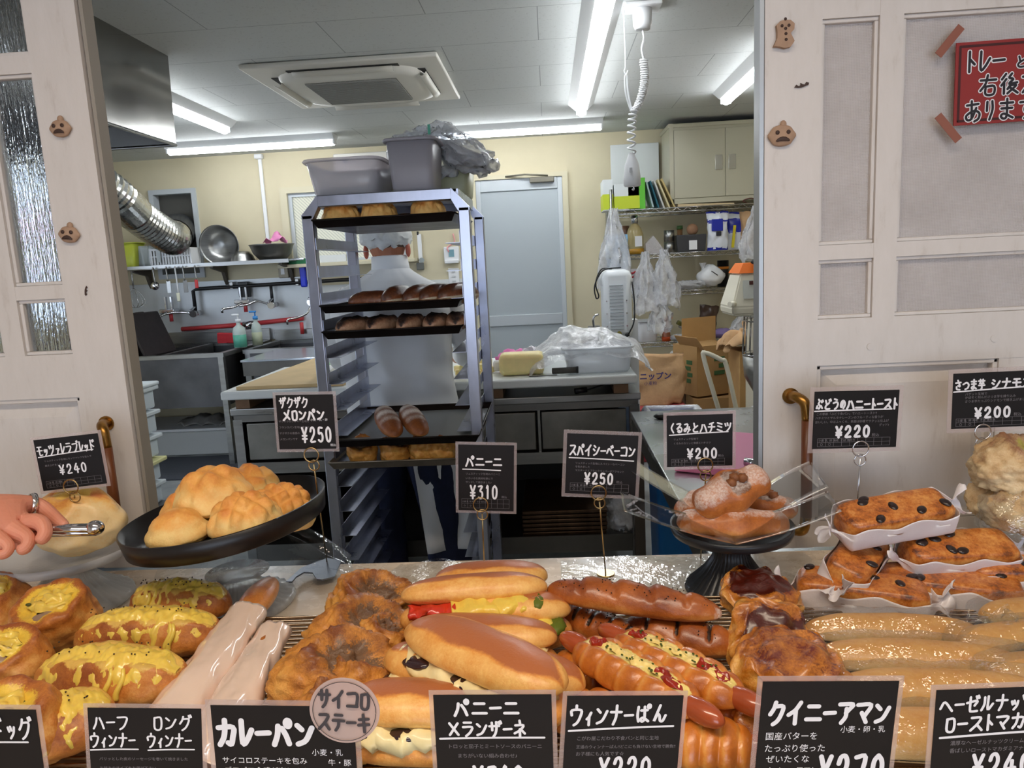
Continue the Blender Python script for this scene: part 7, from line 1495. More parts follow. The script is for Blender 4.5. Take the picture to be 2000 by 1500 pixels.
# ------------------------------------------------------------------ handwriting: strokes on a 10 x 10 field, y downwards
G_ = {
'ア': '1,2 9,2 7,4 5,5.5|5.2,3.8 5,7 2.5,9.5', 'イ': '8,1 5,4 1,6|5.2,4 5.2,9.5', 'ウ': '5,.5 5,2.5|1.5,5 1.5,2.7 8.7,2.7 8,6 6,8.5 3.5,9.7', 'ィ': '7,4 5,6 3,7|5.2,6 5.2,9.8', 'カ': '1,3.5 8.5,3.3 8,7 7,9.3 5.5,8.8|4.5,.8 4.3,4 3.4,7 1.3,9.5',
'キ': '1.5,3.3 8.5,2.7|1,6.2 9,5.6|4.5,.5 5.8,9.6', 'ク': '4,1 3,3.5 1,5.8|3.6,2.6 8.5,2.6 7.5,6 5.5,8.5 3,9.8', 'グ': '3.6,1.3 2.8,3.6 1,5.8|3.3,2.8 7.8,2.8 7,6 5,8.5 2.8,9.8|7.9,.6 8.5,1.9|9.2,.2 9.8,1.4', 'コ': '1.5,2.2 8.5,2.2 8.3,8.6|1.3,8.6 8.7,8.6',
'サ': '.8,3.4 9.2,3.2|3,1 3.1,6|7,.8 7,5 5.8,8 4,9.7', 'ザ': '.4,3.6 8.2,3.4|2.4,1.4 2.6,6|6,1 6,5 5,8 3.4,9.8|8,.9 8.6,2.2|9.3,.4 9.9,1.6', 'シ': '2,1.6 3.8,2.8|1,4.4 2.8,5.6|1.8,9.3 5.5,7.8 9,3', 'ジ': '2,1.6 3.8,2.8|1,4.4 2.8,5.6|1.8,9.3 5.5,7.8 9,3|7.6,.6 8.3,1.8|9,.2 9.7,1.3',
'ス': '1.5,2 7.8,2 6,5.4 1,9.5|5.2,6 8.9,9.4', 'ゼ': '.8,4.4 8.5,3.2 6.6,6|3.2,1 3.2,8.4 4.5,9.4 8.6,9.2|7.6,.5 8.2,1.7|9,.1 9.6,1.3', 'チ': '7.5,.8 2.3,2.2|.8,4.8 9.2,4.8|5.2,2 5,6.5 3,9.7', 'ツ': '1.3,2.2 2.3,4.4|4.3,1.6 5.2,3.9|8.8,1.8 7.4,6 3.4,9.6', 'ッ': '2,5 2.9,6.8|4.4,4.6 5.2,6.3|8,4.8 7,7.4 4,9.7',
'テ': '2.4,1.6 7.6,1.6|.8,4.5 9.2,4.5|5.2,4.6 4.9,7.3 3,9.6', 'ト': '3.5,.7 3.5,9.6|3.6,4 8,6.4', 'ド': '3,.7 3,9.6|3.1,4.2 7.4,6.5|6,1 6.7,2.4|7.8,.5 8.5,1.8', 'ナ': '1,3.8 9,3.8|5.3,.7 5,6 3,9.6', 'ニ': '2,2.8 8,2.8|.8,8 9.2,8', 'ネ': '5,.4 5.3,2|1.5,3.2 8,3.2 5,6.2 .8,8|5,5.6 5,9.8|6.4,6 8.9,8',
'ハ': '3.6,2.5 2.8,6 .8,9.2|6,2.5 7.8,5.5 9.3,9', 'バ': '3.2,2.8 2.5,6 .6,9.2|5.4,2.8 7.4,6 8.8,9|7.3,.8 8,2.1|8.8,.4 9.5,1.6', 'パ': '3,2.8 2.4,6 .6,9.4|5,3.6 6.8,6 8.2,9|7.9,.6 8.8,.9 9.1,1.8 8.6,2.7 7.7,2.7 7.1,1.9 7.2,1.1 7.9,.6', 'フ': '1.2,2.2 8.7,2.2 7.5,6 5.5,8.3 3,9.6', 'ブ': '1,2.6 8,2.6 7,6 5,8.3 2.6,9.7|8,.4 8.6,1.5|9.3,.1 9.9,1.2',
'ヘ': '.6,7 3.8,3.2 9.4,8.4', 'ベ': '.6,7.2 3.6,3.4 9.2,8.6|6.2,1.6 7,3|8,.9 8.8,2.3', 'マ': '1,2.2 9,2.2 5.6,6.6|3.6,5.4 6.6,9.2', 'ミ': '2.2,1.4 8,2.8|2.6,4.5 7.6,5.7|1.8,7.8 8.3,9.6', 'メ': '8,1 5.5,6 1,9.5|2.6,3.2 8.4,8.6', 'モ': '2,2 8,2|1,5.2 9,5.2|4.6,2 4.6,8.2 5.8,9.3 8.8,9', 'ァ': '2.4,5 8,5 6.6,6.6|5.2,6.4 5,8 3.4,9.7',
'ラ': '2.2,1.6 7.8,1.6|1.4,4.3 8.6,4.3 7,7.4 3.6,9.7', 'ル': '3,1.8 2.8,6 .8,9.4|5.6,1.2 5.6,9 9.2,5.6', 'レ': '2.4,1 2.4,9 5.6,7.7 9,4.2', 'ロ': '1.8,2.2 8.3,2.2 8,9 2,9 1.8,2.2', 'ン': '1.6,2.4 3.8,3.9|1.6,9 5.6,7.6 9,3.2', 'ー': '1,5.4 9.2,5.2', '×': '1.5,2 8.5,9|8.2,2 1.6,9',
'く': '7.2,.8 3,5 7.4,9.4', 'る': '2.2,1.6 7.4,1.6 2,6.6 6,4.6 8.6,6.2 8,8.8 5,9.6 3.4,8.6 4.6,7.4 6,8.6', 'み': '1.8,1.8 5.8,1.8 3.4,7.6 1.6,8.4 1,7 3.4,5.6 9,7|7.8,4.2 7.6,7 5.6,9.6', 'と': '3.2,1.2 4.2,4.6|8,3.6 3,6.4 2.6,8.4 4.4,9.4 8.2,9.2', 'ぶ': '3.8,.8 5.2,2.2|4.6,3.2 3.6,4.8 5.6,6.6 4.6,9 2.6,8.4|2,6.6 1,8.6|7,6.4 8.6,8.6|7.2,2.2 7.9,3.4|8.8,1.4 9.5,2.6',
'ど': '2.4,1.8 3.6,5|7,4 2.8,6.6 2.2,8.6 4,9.6 7.8,9.4|7,1.2 7.7,2.5|8.6,.7 9.3,2', 'う': '3.4,.8 6.6,1.6|2,4.4 6.4,3.4 8,5.4 6.6,8.2 4,9.8', 'の': '5.2,2.4 4.8,5.8 2.8,8.4 1.2,6.8 2,4 5.2,2.2 8.4,3.8 8.8,6.4 6.2,9.2', 'さ': '1.4,3 8.4,2.6|4.2,.6 7.4,6.2 4.6,5.6|2.4,6.6 3,8.8 7,9.4', 'つ': '1,4.6 5.8,3 8.8,5 7.6,8 4,9.2', 'ま': '1.6,2.4 8.4,2.4|2,4.8 8,4.8|5,.6 5,8.2 3.2,9.4 1.8,8.2 3.6,7.2 8.4,9.2',
'ぱ': '1.4,1.6 1,6 1.8,9.2|3.4,3.4 7.6,3.2|5.6,1.4 5.8,7.8 4.2,9.2 3.2,8 5,7.2 8.4,9|8.4,.2 9.2,.4 9.5,1.2 9,1.9 8.2,1.9 7.8,1.2 8,.5 8.4,.2', 'ん': '5.2,.8 1.4,9.2 3.6,5.6 5,6.2 5.6,8.8 7.4,9 9.2,6', '芋': '.8,2.2 9.2,2.2|3.2,.8 3.2,3.4|6.8,.8 6.8,3.4|2.2,4.4 7.8,4.4|.8,6.2 9.2,6.2|5,4.4 5.2,9 4,9.8', 'あ': '1.6,2.4 8,2|4.2,.6 4.4,8.6|6.8,3.8 4.4,8.4 2,9 1.4,7 5.6,5 8.6,6.2 8.2,8.6 6,9.8', 'り': '2.6,1.4 2.4,5.4|7,1.2 7.4,5 4.8,9.4', 'す': '1,2.6 9,2.4|5.6,.6 5.8,6.4 3.8,6.6 3.8,4.8 5.8,4.6 5.6,8 3.6,9.8',
'右': '1,2.8 9,2.8|4.6,.6 3.6,4.4 1,7.6|3.6,5.8 8,5.8 7.8,9.4 3.8,9.4 3.6,5.8', '後': '3,.6 1,3|3.2,3 .8,5.8|2.2,4.8 2.2,9.6|6,.6 4.6,2.4 6.8,3.2 4.6,5.2 8.8,4.8|6,5 4,7.6|5.4,6 8.4,6 4,9.6|5.2,7 9.2,9.6', '方': '5,.4 5,2|.8,2.4 9.2,2.4|4.2,2.6 3.6,6 1,9.6|4,4.8 7.8,4.8 7.2,9 5.6,8.6', 'に': '1.8,1.4 1.4,6 2,9.4|4.6,3 8.4,3|4.4,7.4 5.4,8.8 9,8.8',
'¥': '1.8,.8 5,4.8 8.4,.8|5,4.8 5,9.6|2.2,5.6 7.8,5.6|2.2,7.6 7.8,7.6', '0': '5,.6 2.6,2.2 2,5 2.8,8.2 5,9.4 7.2,8.2 8,5 7.4,2.2 5,.6', '1': '3.6,2.2 5.2,.8 5.2,9.4', '2': '2.2,3 3.4,1 6,.6 7.6,2.4 6.8,5 2.2,9.2 8.2,9.2', '3': '2.4,1.2 7.4,1 4.6,4.2 7.4,5.2 7.8,7.6 5.8,9.4 2.4,8.8', '4': '5.6,.8 1.8,6.4 8.6,6.4|6.4,3.6 6.2,9.6', '5': '7.6,1 3.2,1 2.8,4.6 6,4 8,6.2 7,8.8 4.4,9.4 2.2,8.4', '7': '2,1.2 8,1.2 4.8,9.4',
}
G_['卵'] = '4,.8 1.4,2 1.6,6.4 4.4,5.6|4.2,2 3.6,6.4 1.4,9.4|6,1.8 8.6,1.6 8.4,7 7.2,6.6|6,1.8 6,9.6'
def dab(mb, pts, r, M, z):
    """one round-ended pen stroke as a flat ribbon"""
    P = [Vector(p) for p in pts]
    if len(P) > 2: P = [V(p.x, p.y) for p in catmull([V(p[0], p[1], 0) for p in pts], 4)]
    Lf, Rt = [], []
    for i, p in enumerate(P):
        d = P[min(i + 1, len(P) - 1)] - P[max(i - 1, 0)]; d = d.normalized() if d.length > 1e-9 else V(1, 0); n = V(-d.y, d.x) * r
        Lf.append(p + n); Rt.append(p - n)
    def cap(c, d):
        a0 = atan2(d.y, d.x); return [c + V(cos(a0 + pi / 2 - pi * k / 6), sin(a0 + pi / 2 - pi * k / 6)) * r for k in range(1, 6)]
    dz = 6e-6; zl = z + dz * len(P); poly_l = [mb.v(M @ V(q.x, q.y, z + dz * i)) for i, q in enumerate(Lf)]; poly_r = [mb.v(M @ V(q.x, q.y, z + dz * i)) for i, q in enumerate(Rt)]
    for i in range(len(P) - 1): mb.f([poly_l[i], poly_r[i], poly_r[i + 1], poly_l[i + 1]], sm=False)
    e = (P[-1] - P[-2]).normalized(); c1 = [mb.v(M @ V(q.x, q.y, zl)) for q in cap(P[-1], e)]; mb.f([poly_l[-1]] + c1 + [poly_r[-1]], sm=False)
    s = (P[0] - P[1]).normalized(); c0 = [mb.v(M @ V(q.x, q.y, z)) for q in cap(P[0], s)]; mb.f([poly_r[0]] + c0 + [poly_l[0]], sm=False)
def write(mb, text, x, y, w_, h, r, M, z, slope=0.0, gap=.12, jit=0.02, seed=0):
    """text from top-left corner (x, y) in card metres, y upwards; w_, h = size of one character"""
    rr_ = random.Random(len(text) + seed); cx = x
    for ch in text:
        nar = .62 if ch in '1りくト' else (.75 if ch in 'ッィァレロー023457の¥' else 1.0)
        if ch in G_:
            j = rr_.uniform(-jit, jit) * h
            for si_, st in enumerate(G_[ch].split('|')):
                pts = [tuple(float(q) for q in p.split(',')) for p in st.split()]
                dab(mb, [(cx + p[0] / 10 * w_ * nar, y + j - p[1] / 10 * h + (cx - x) * slope) for p in pts], r, M, z + si_ * 1.2e-4)
        cx += w_ * (nar + gap) if ch != ' ' else w_ * .5
    return cx
def small_text(text, size, M, x, y, z, m, parent, spacing=1.0, weight=0.0, slope=0.0):
    cu = bpy.data.curves.new('small writing', 'FONT'); cu.body = text; cu.size = size; cu.space_character = spacing; cu.offset = weight; cu.resolution_u = 2
    o = bpy.data.objects.new('tmp', cu); COL.objects.link(o); bpy.context.view_layer.update()
    me = bpy.data.meshes.new_from_object(o.evaluated_get(bpy.context.evaluated_depsgraph_get())); bpy.data.objects.remove(o)
    mb = MB(); mb.bm.free(); mb.bm = bmesh.new(); mb.bm.from_mesh(me); bpy.data.meshes.remove(me)
    bmesh.ops.transform(mb.bm, matrix=M @ Matrix.Translation((x, y, z)) @ Matrix.Rotation(slope, 4, 'Z'), verts=mb.bm.verts)
    return obj('small_writing', mb, m, parent, world=False, kind='stuff', recalc=False)
m_card_b, nt, b, N, L = nmat('matte black card')
b.inputs['Base Color'].default_value = lin((20, 17, 18)); b.inputs['Roughness'].default_value = .6; b.inputs['Specular IOR Level'].default_value = .25; b.inputs['Coat Weight'].default_value = .06; b.inputs['Coat Roughness'].default_value = .18
m_chalk = mat('white chalk marker', (228, 228, 232), .6); m_chalk2 = mat('thin white pen', (120, 116, 120), .7); m_lam = mat('laminate edge', (214, 200, 200), .2, trans=.5, alpha=.42, coat=.4)
m_brass = mat('brass wire', (176, 150, 104), .25, 1.0)
def card(label, corners, y, lines, small=(), table=None, ytilt=-.1, group='black hand-lettered price cards', yaw=0, margin=.05, extra=None, yoff=(0, 0)):
    """corners: pixels of the card's black area (top-left, top-right, bottom-left). lines: (text, x, y, cw, ch, pen) in fractions of the card"""
    tl, tr, bl = at_y(*corners[0], y + yoff[0]), at_y(*corners[1], y + yoff[1]), at_y(*corners[2], y + yoff[0])
    ex = (tr - tl); W = ex.length; ex.normalize(); ez = (tl - bl); H = ez.length; ez.normalize(); n = ex.cross(ez).normalized()
    ez = (n.cross(ex)).normalized(); q = tl - ez * H
    # shear kept out: the card is a true rectangle, only turned in its own plane
    R3 = Matrix((ex, ez, n)).transposed(); Mw = Matrix.Translation(q) @ R3.to_4x4()
    t = bpy.data.objects.new('price_card', None); COL.objects.link(t); t.matrix_world = Mw; WM[t.name] = Mw; t.empty_display_size = .02
    props(t, label, 'price card', group)
    I = Matrix.Identity(4); mg = margin * W
    def bent(x0, x1, y0, y1, z, th):
        mb = MB(); mb.box2((x0, y0, z - th), (x1, y1, z)); return mb
    obj('laminate', bent(-mg, W + mg, -mg, H + mg, -.0002, .0006), m_lam, t, world=False)
    face = obj('card_face', bent(0, W, 0, H, .0003, .0004), m_card_b, t, world=False)
    mb = MB()
    for ln in lines:
        if ln[0] == '_': dab(mb, [(ln[1] * W, ln[2] * H), ((ln[1] + ln[3]) / 2 * W, (ln[2] + ln[4]) / 2 * H + .0004), (ln[3] * W, ln[4] * H)], ln[5] * W, I, .0007)
        else: write(mb, ln[0], ln[1] * W, ln[2] * H, ln[3] * W, ln[4] * H, ln[5] * W, I, .0007, slope=ln[6] if len(ln) > 6 else 0)
    if mb.bm.verts: obj('lettering', mb, m_chalk, face, world=False, recalc=False)
    else: mb.bm.free()
    for sx_ in small: small_text(sx_[0], sx_[3] * W, I, sx_[1] * W, sx_[2] * H, .0006, m_chalk if len(sx_) > 4 and sx_[4] == 'w' else m_chalk2, face, spacing=sx_[5] if len(sx_) > 5 else 1.0)
    if table:
        x0, y0, x1, y1, k = table; mb = MB(); r = .0016 * W
        for i in range(k + 1): x = x0 + (x1 - x0) * i / k; dab(mb, [(x * W, y0 * H), (x * W, y1 * H)], r, I, .0007)
        for yy in (y0, (y0 + y1) / 2, y1): dab(mb, [(x0 * W, yy * H), (x1 * W, yy * H)], r, I, .0007)
        for i in (0, 1): cx = x0 + (x1 - x0) * (i + .5) / k; dab(mb, [((cx + .013 * cos(a)) * W, (y0 + (y1 - y0) * .25) * H + .013 * W * sin(a)) for a in [2 * pi * j / 8 for j in range(9)]], r, I, .0007)
        obj('allergen_table', mb, mat('thin white pen', (0, 0, 0)), face, world=False, recalc=False)
        small_text('小麦 乳  卵 海老  そば 落花生', .034 * W, I, (x0 + .01) * W, (y1 - (y1 - y0) * .38) * H, .0007, m_chalk2, face)
    return t, W, H, Mw
def holder(label, px, py, y, base, r=.011, m=None, foot=None, group='wire card holders'):
    """ring clip on a thin rod; base = where the rod meets its foot"""
    m = m or m_brass; c = at_y(px, py, y); t = thing('card_holder', label, 'card holder', base, group=group)
    mb = MB()
    mb.tube([c + V(cos(2 * pi * k / 24) * r, -.002, sin(2 * pi * k / 24) * r) for k in range(24)], .0011, n=6, closed=True)
    c2 = c + V(.0012, .001, -r * 1.55); mb.tube([c2 + V(cos(2 * pi * k / 20) * r * .72, .001, sin(2 * pi * k / 20) * r * .72) for k in range(20)], .001, n=6, closed=True); obj('ring_clip', mb, m, t)
    obj('rod', MB().tube([c2 + V(0, 0, r * .2), c2.lerp(Vector(base), .5), Vector(base)], .0011, n=8), m, t)
    fc = Vector(base)
    if foot != 'none': obj('foot', MB().cyl(fc, fc + V(0, 0, .003), .014, n=24), m, t)
    return t
def K(px, py): return at_z(px, py, ZK + .001)
TX = (.07, .05, .93, .2, 8)
# back row
card('small black card for the mozzarella bread at 240 yen, left', ((65, 860), (191, 846), (74, 960)), 1.02, [('モッツァレラブレッド', .02, .90, .092, .22, .011, .0), ('_', .03, .66, .88, .70, .009), ('¥240', .3, .48, .13, .2, .012)],
     [('リュスティック生地にモッツァレラを包んで', .1, .56, .037), ('焼き上げました', .1, .47, .037)], (.07, .05, .93, .18, 8), yoff=(0, .02))
holder('brass holder behind the mozzarella bread', 140, 950, 1.015, K(150, 1090) + V(0, .0, 0), foot='none')
card('black card for the crunchy melon bun at 250 yen, over the black tray', ((538, 772), (650, 770), (556, 877)), 1.06, [('ザクザク', .06, .97, .115, .2, .013), ('メロンパン', .1, .74, .14, .21, .017), ('¥250', .40, .42, .16, .3, .018)],
     [('ザクザクのクッキー生地を', .02, .5, .045), ('フランスパン生地に乗せた', .02, .39, .045), ('ザクザクの食感の', .02, .28, .045), ('メロンパンです', .02, .17, .045), ('小麦・乳・卵', .58, .52, .05, 'w'), ('税込', .9, .05, .05, 'w')])
holder('brass holder of the melon bun card, standing on a grey metal foot', 609, 888, 1.055, K(640, 1108), foot='none')
t = thing('sign_foot', 'flat grey metal foot with a notch at the bottom of the melon bun card rod', 'sign foot', K(625, 1125)); f0 = K(620, 1128)
pl_ = [K(*p) for p in ((560, 1150), (590, 1122), (640, 1103), (668, 1108), (655, 1140), (630, 1146), (620, 1145), (612, 1132), (595, 1131), (580, 1140), (572, 1150))]
obj('plate', MB().prism([(p.x, p.y) for p in pl_], .0025, c=(0, 0, ZK + .011)), mat('blue grey steel plate', (128, 134, 146), .35, .8), t)
card('black card for panini at 310 yen, with its brass ring below', ((895, 868), (1004, 870), (892, 996)), 1.07, [('パニーニ', .13, .84, .16, .17, .016), ('_', .08, .63, .76, .62, .010), ('¥310', .2, .4, .16, .22, .017)],
     [('リュスティック生地のパニーニ', .13, .55, .045), ('いろいろな具材を挟んで', .13, .48, .045), ('サンドして焼きました♪', .13, .42, .045), ('税込', .78, .2, .05)], (.06, .04, .92, .18, 8))
holder('brass holder of the panini card', 939, 985, 1.065, K(947, 1135))
card('black card for spicy bacon bread at 250 yen, in a blue-grey sleeve', ((1108, 846), (1247, 851), (1105, 963)), 1.06, [('スパイシーベーコン', .04, .84, .098, .2, .012), ('_', .04, .6, .95, .58, .008), ('¥250', .26, .37, .125, .2, .014)],
     [('リュスティック生地にスパイシーなベーコン', .13, .5, .035), ('を包みました', .13, .44, .035), ('マスタードとブラックペッパーがアクセント', .13, .38, .035), ('税込', .72, .2, .045)], (.07, .05, .9, .18, 8))
holder('brass holder of the spicy bacon card', 1169, 962, 1.055, K(1183, 1122))
card('black card for walnut and honey bread at 200 yen', ((1302, 812), (1431, 808), (1306, 912)), 1.08, [('くるみとハチミツ', .05, .86, .11, .2, .012), ('_', .04, .62, .93, .66, .009), ('¥200', .3, .36, .14, .21, .015)],
     [('リュスティック生地で', .1, .52, .038), ('くるみのカリッと食感とハチミツ', .1, .44, .038), ('税込', .78, .18, .045)], (.07, .02, .88, .15, 8))
holder('brass holder of the walnut card, ring hidden by the top bread', 1377, 908, 1.075, K(1376, 1105) + V(0, .03, 0), foot='none')
card('black card for grape honey toast at 220 yen, right', ((1591, 765), (1757, 761), (1588, 877)), 1.08, [('ぶどうの', .02, .88, .085, .19, .011), ('ハニートースト', .38, .87, .094, .2, .012), ('_', .01, .66, .92, .67, .008), ('¥220', .26, .4, .125, .21, .015)],
     [('この季節「ぶどう食パン」でハニートースト!!', .03, .59, .035), ('ハチミツとサルタナレーズンのフルーティな香りが', .02, .52, .035), ('おいしい。中はふっくら、表面は砂糖でサクッと仕上げ', .02, .45, .035), ('グッド♪', .78, .38, .035), ('税込', .7, .2, .045)], (.06, .04, .92, .18, 9), yoff=(0, .01))
holder('steel ring holder of the grape toast card', 1680, 876, 1.075, K(1676, 1120) + V(0, .02, 0), r=.0115, m=CHROME, foot='none')
card('black card for sweet potato cinnamon bread at 200 yen, cut by the right edge', ((1862, 730), (2036, 722), (1858, 838)), 1.09, [('さつま芋', .02, .89, .078, .19, .010, .01), ('シナモン', .43, .89, .105, .19, .011, .01), ('_', .01, .67, .98, .72, .008), ('¥200', .25, .38, .125, .2, .014)],
     [('バゲット生地で', .14, .6, .036), ('かぼそく刻んださつま芋を練り込み', .14, .54, .036), ('さつま芋たっぷりシナモンで焼き上げました', .14, .47, .036), ('税込', .7, .2, .045)], (.05, .04, .9, .18, 8))
holder('steel ring holder of the sweet potato card', 1918, 843, 1.085, K(1912, 1060) + V(0, .0, 0), r=.0115, m=CHROME, foot='none')
# front row, standing in a clear rail at the counter's edge
YF = .54
def fcard(*a, **k): return card(*a, group='large front price cards', margin=.038, **k)
fcard('front card cut by the left edge, ending in small katakana for hot dog', ((-160, 1384), (70, 1386), (-172, 1560)), YF, [('ートドッグ', .40, .93, .12, .24, .010), ('_', .1, .64, .9, .66, .008)], [('ソーセージを挟みました', .2, .5, .04)])
fcard('front card naming half and long sausage rolls side by side', ((171, 1382), (393, 1384), (158, 1560)), YF, [('ハーフ', .04, .94, .105, .17, .009), ('ウィンナー', .01, .74, .08, .16, .009), ('ロング', .57, .94, .115, .17, .009), ('ウィンナー', .51, .74, .08, .16, .009), ('_', .01, .55, .43, .56, .007), ('_', .52, .55, .93, .56, .007)],
      [('パリッとした皮のソーセージを巻いて焼きました', .08, .44, .036), ('お好みのサイズをお選び下さい', .08, .34, .036)], yoff=(.0, .01))
fcard('large front card for curry bread, a round sticker on its corner', ((411, 1377), (690, 1380), (402, 1590)), YF, [('カレーパン', .03, .89, .138, .25, .020)],
      [('サイコロステーキを包み', .05, .49, .055, 'w'), ('ゴロゴロ食感が楽しめます', .06, .40, .055, 'w'), ('小麦・乳', .69, .57, .055, 'w'), ('牛・豚', .80, .48, .055, 'w')])
fcard('front card for aubergine panini, two lines of katakana', ((846, 1357), (1077, 1356), (838, 1560)), YF, [('パニーニ', .17, .97, .135, .17, .013), ('×ランザーネ', .11, .765, .105, .155, .011), ('_', .04, .59, .93, .60, .009), ('¥310', .3, .34, .14, .2, .015)],
      [('トロッと茄子とミートソースのパニーニ', .1, .50, .045), ('まちがいない組み合わせ♪', .18, .41, .045)])
fcard('front card for sausage bread at 220 yen', ((1108, 1359), (1335, 1358), (1114, 1560)), YF, [('ウィンナー', .03, .92, .11, .2, .012), ('ぱん', .60, .92, .125, .18, .012), ('_', .03, .67, .93, .71, .009), ('¥220', .3, .42, .14, .22, .015)],
      [('こがわ屋こだわり不食パンと同じ生地', .1, .58, .042), ('王道のウィンナーぱん!!どこにも負けない生地で勝負!!', .1, .50, .036), ('お子様にも人気です☆', .1, .43, .042)], yoff=(0, .012))
fcard('front card for kouign-amann at 270 yen', ((1490, 1331), (1756, 1330), (1512, 1590)), YF, [('クイニーアマン', .06, .87, .12, .18, .016), ('¥270', .46, .47, .15, .24, .018)],
      [('国産バターを', .05, .58, .065, 'w'), ('たっぷり使った', .05, .49, .065, 'w'), ('ぜいたくな', .07, .41, .065, 'w'), ('クイニーアマンの', .08, .33, .055, 'w'), ('小麦・卵・乳', .60, .63, .056, 'w')], yoff=(0, .012))
fcard('front card for hazelnut and roast macadamia bread, cut by the right edge', ((1829, 1348), (2090, 1338), (1852, 1590)), YF, [('ヘーゼルナッツク', .03, .95, .098, .13, .0095, .02), ('ローストマカ', .08, .80, .105, .13, .010, .02), ('_', .05, .63, .95, .66, .009), ('¥240', .3, .50, .14, .2, .015)],
      [('濃厚なヘーゼルナッツクリームと', .13, .57, .04), ('香ばしいローストマカダミアナッツ', .13, .51, .04)], yoff=(0, .01))
# sticker
c = at_y(673, 1388, YF - .006); t = thing('round_sticker', 'round translucent tag lettered for diced steak, on the curry card corner', 'sticker', c)
Ms = Matrix.Translation(c) @ Matrix.Rotation(pi / 2, 4, 'X') @ Matrix.Rotation(-.09, 4, 'Z'); mb = MB(); R_ = .0285
vs = [mb.v(Ms @ V(cos(2 * pi * k / 64) * R_, sin(2 * pi * k / 64) * R_, 0)) for k in range(64)]; v2 = [mb.v(Ms @ V(cos(2 * pi * k / 64) * R_, sin(2 * pi * k / 64) * R_, -.0006)) for k in range(64)]
mb.f(vs, sm=False); mb.f(v2[::-1], sm=False)
for k in range(64): mb.f([vs[k], vs[(k + 1) % 64], v2[(k + 1) % 64], v2[k]])
obj('disc', mb, mat('pinkish translucent disc', (216, 192, 184), .35, trans=.35, alpha=.93), t)
mb = MB(); r_ = .0255; dab(mb, [(cos(2 * pi * k / 40) * r_, sin(2 * pi * k / 40) * r_) for k in range(41)], .0003, Ms, .0008)
write(mb, 'サイコロ', -.0215, .019, .0105, .0165, .0013, Ms, .0008, gap=.08); write(mb, 'ステーキ', -.0215, -.001, .0105, .0165, .0013, Ms, .0008, gap=.1); obj('lettering', mb, mat('grey-black marker', (62, 58, 62), .6), t, recalc=False)
# card rail
t = thing('card_rail', 'clear acrylic rail holding the front cards at the counter edge', 'card rail', (0, YF + .02, ZK)); obj('rail', MB().box2((-1.2, YF + .006, ZK + .001), (1.2, YF + .012, ZK + .05)).box2((-1.2, YF - .02, ZK + .001), (1.2, YF + .012, ZK + .005)), film('clear acrylic', refl=.6, base=.06, rough=.05, bump=0), t)

# ------------------------------------------------------------------ things fixed to the doors
YD = 1.199
m_clay = mat('baked clay', (166, 136, 112), .7, var=.12, vs=60); m_dk = mat('dark clay dots', (62, 42, 34), .6)
def pumpkin(label, px, py, r=.0165, flip=1, rz=0):
    c = at_y(px, py, YD - .004); t = thing('clay_ornament', label, 'ornament', c, (0, rz, 0), 'clay ornaments on the doors')
    obj('body', MB().blob(lambda d: V(d.x * r * 1.05 * (1 + .06 * cos(6 * atan2(d.z, d.x))), d.y * .006, d.z * r * .82), 36, 16).blob(lambda d: V(.002 + d.x * .005, d.y * .004, r * .85 + d.z * .006), 14, 8), m_clay, t, world=False)
    mb = MB()
    for s in (-1, 1): mb.blob(lambda d: V(s * r * .42 + d.x * .0032, -.0062 + d.y * .0012, r * .22 + d.z * .0032), 12, 8)
    obj('eyes', mb, m_dk, t, world=False); obj('mouth', MB().blob(lambda d: V(d.x * r * .55, -.0062 + d.y * .0012, -r * .28 + d.z * .0034 - .003 * d.x * d.x), 16, 8), m_dk, t, world=False)
pumpkin('clay pumpkin face on the left door, upper', 118, 251, .0165); pumpkin('clay pumpkin face on the left door, lower', 135, 458, .0165, rz=.1); pumpkin('wide clay pumpkin face on the right door', 1527, 265, .0195)
c = at_y(1532, 67, YD - .004); t = thing('clay_ornament', 'clay ghost shape with dots at the top of the right door', 'ornament', c, (0, .2, 0), 'clay ornaments on the doors')
obj('body', MB().prism(list(reversed([(-.004, .019), (.004, .02), (.011, .016), (.012, .008), (.008, .002), (.016, -.008), (.012, -.017), (.004, -.02), (-.006, -.019), (-.013, -.02), (-.01, -.008), (-.012, .002), (-.015, .01), (-.011, .016)])), .007, R=Matrix(((1, 0, 0), (0, 0, 1), (0, 1, 0))), c=(0, -.004, 0)), m_clay, t, world=False)
mb = MB()
for x, z in ((-.007, .01), (.003, .012), (-.001, .007), (.001, 0), (.003, -.008), (-.004, .02)): mb.blob(lambda d: V(x + d.x * .0023, -.0045 + d.y * .001, z + d.z * .0023), 10, 6)
obj('dots', mb, m_dk, t, world=False)
for px, py, rz, sc, lb in ((1566, 167, -.5, .011, 'small black bat shape on the right door'), (168, 568, 1.5, .008, 'small black bat shape on the left door')):
    c = at_y(px, py, YD - .0005); t = thing('bat_sticker', lb, 'sticker', c, (0, rz + pi / 2 * 0, 0)); pl_ = [(-1, .3), (-.6, .5), (-.4, .1), (-.15, .15), (0, .4), (.15, .1), (.4, -.1), (.7, .1), (1, -.2), (.8, -.4), (.5, -.35), (.2, -.3), (-.2, -.2), (-.6, .0)]
    obj('bat_shape', MB().prism([(x * sc, z * sc) for x, z in reversed(pl_)], .001, R=Matrix(((1, 0, 0), (0, 0, 1), (0, 1, 0))), c=(0, -.0008, 0)), m_dk, t, world=False)
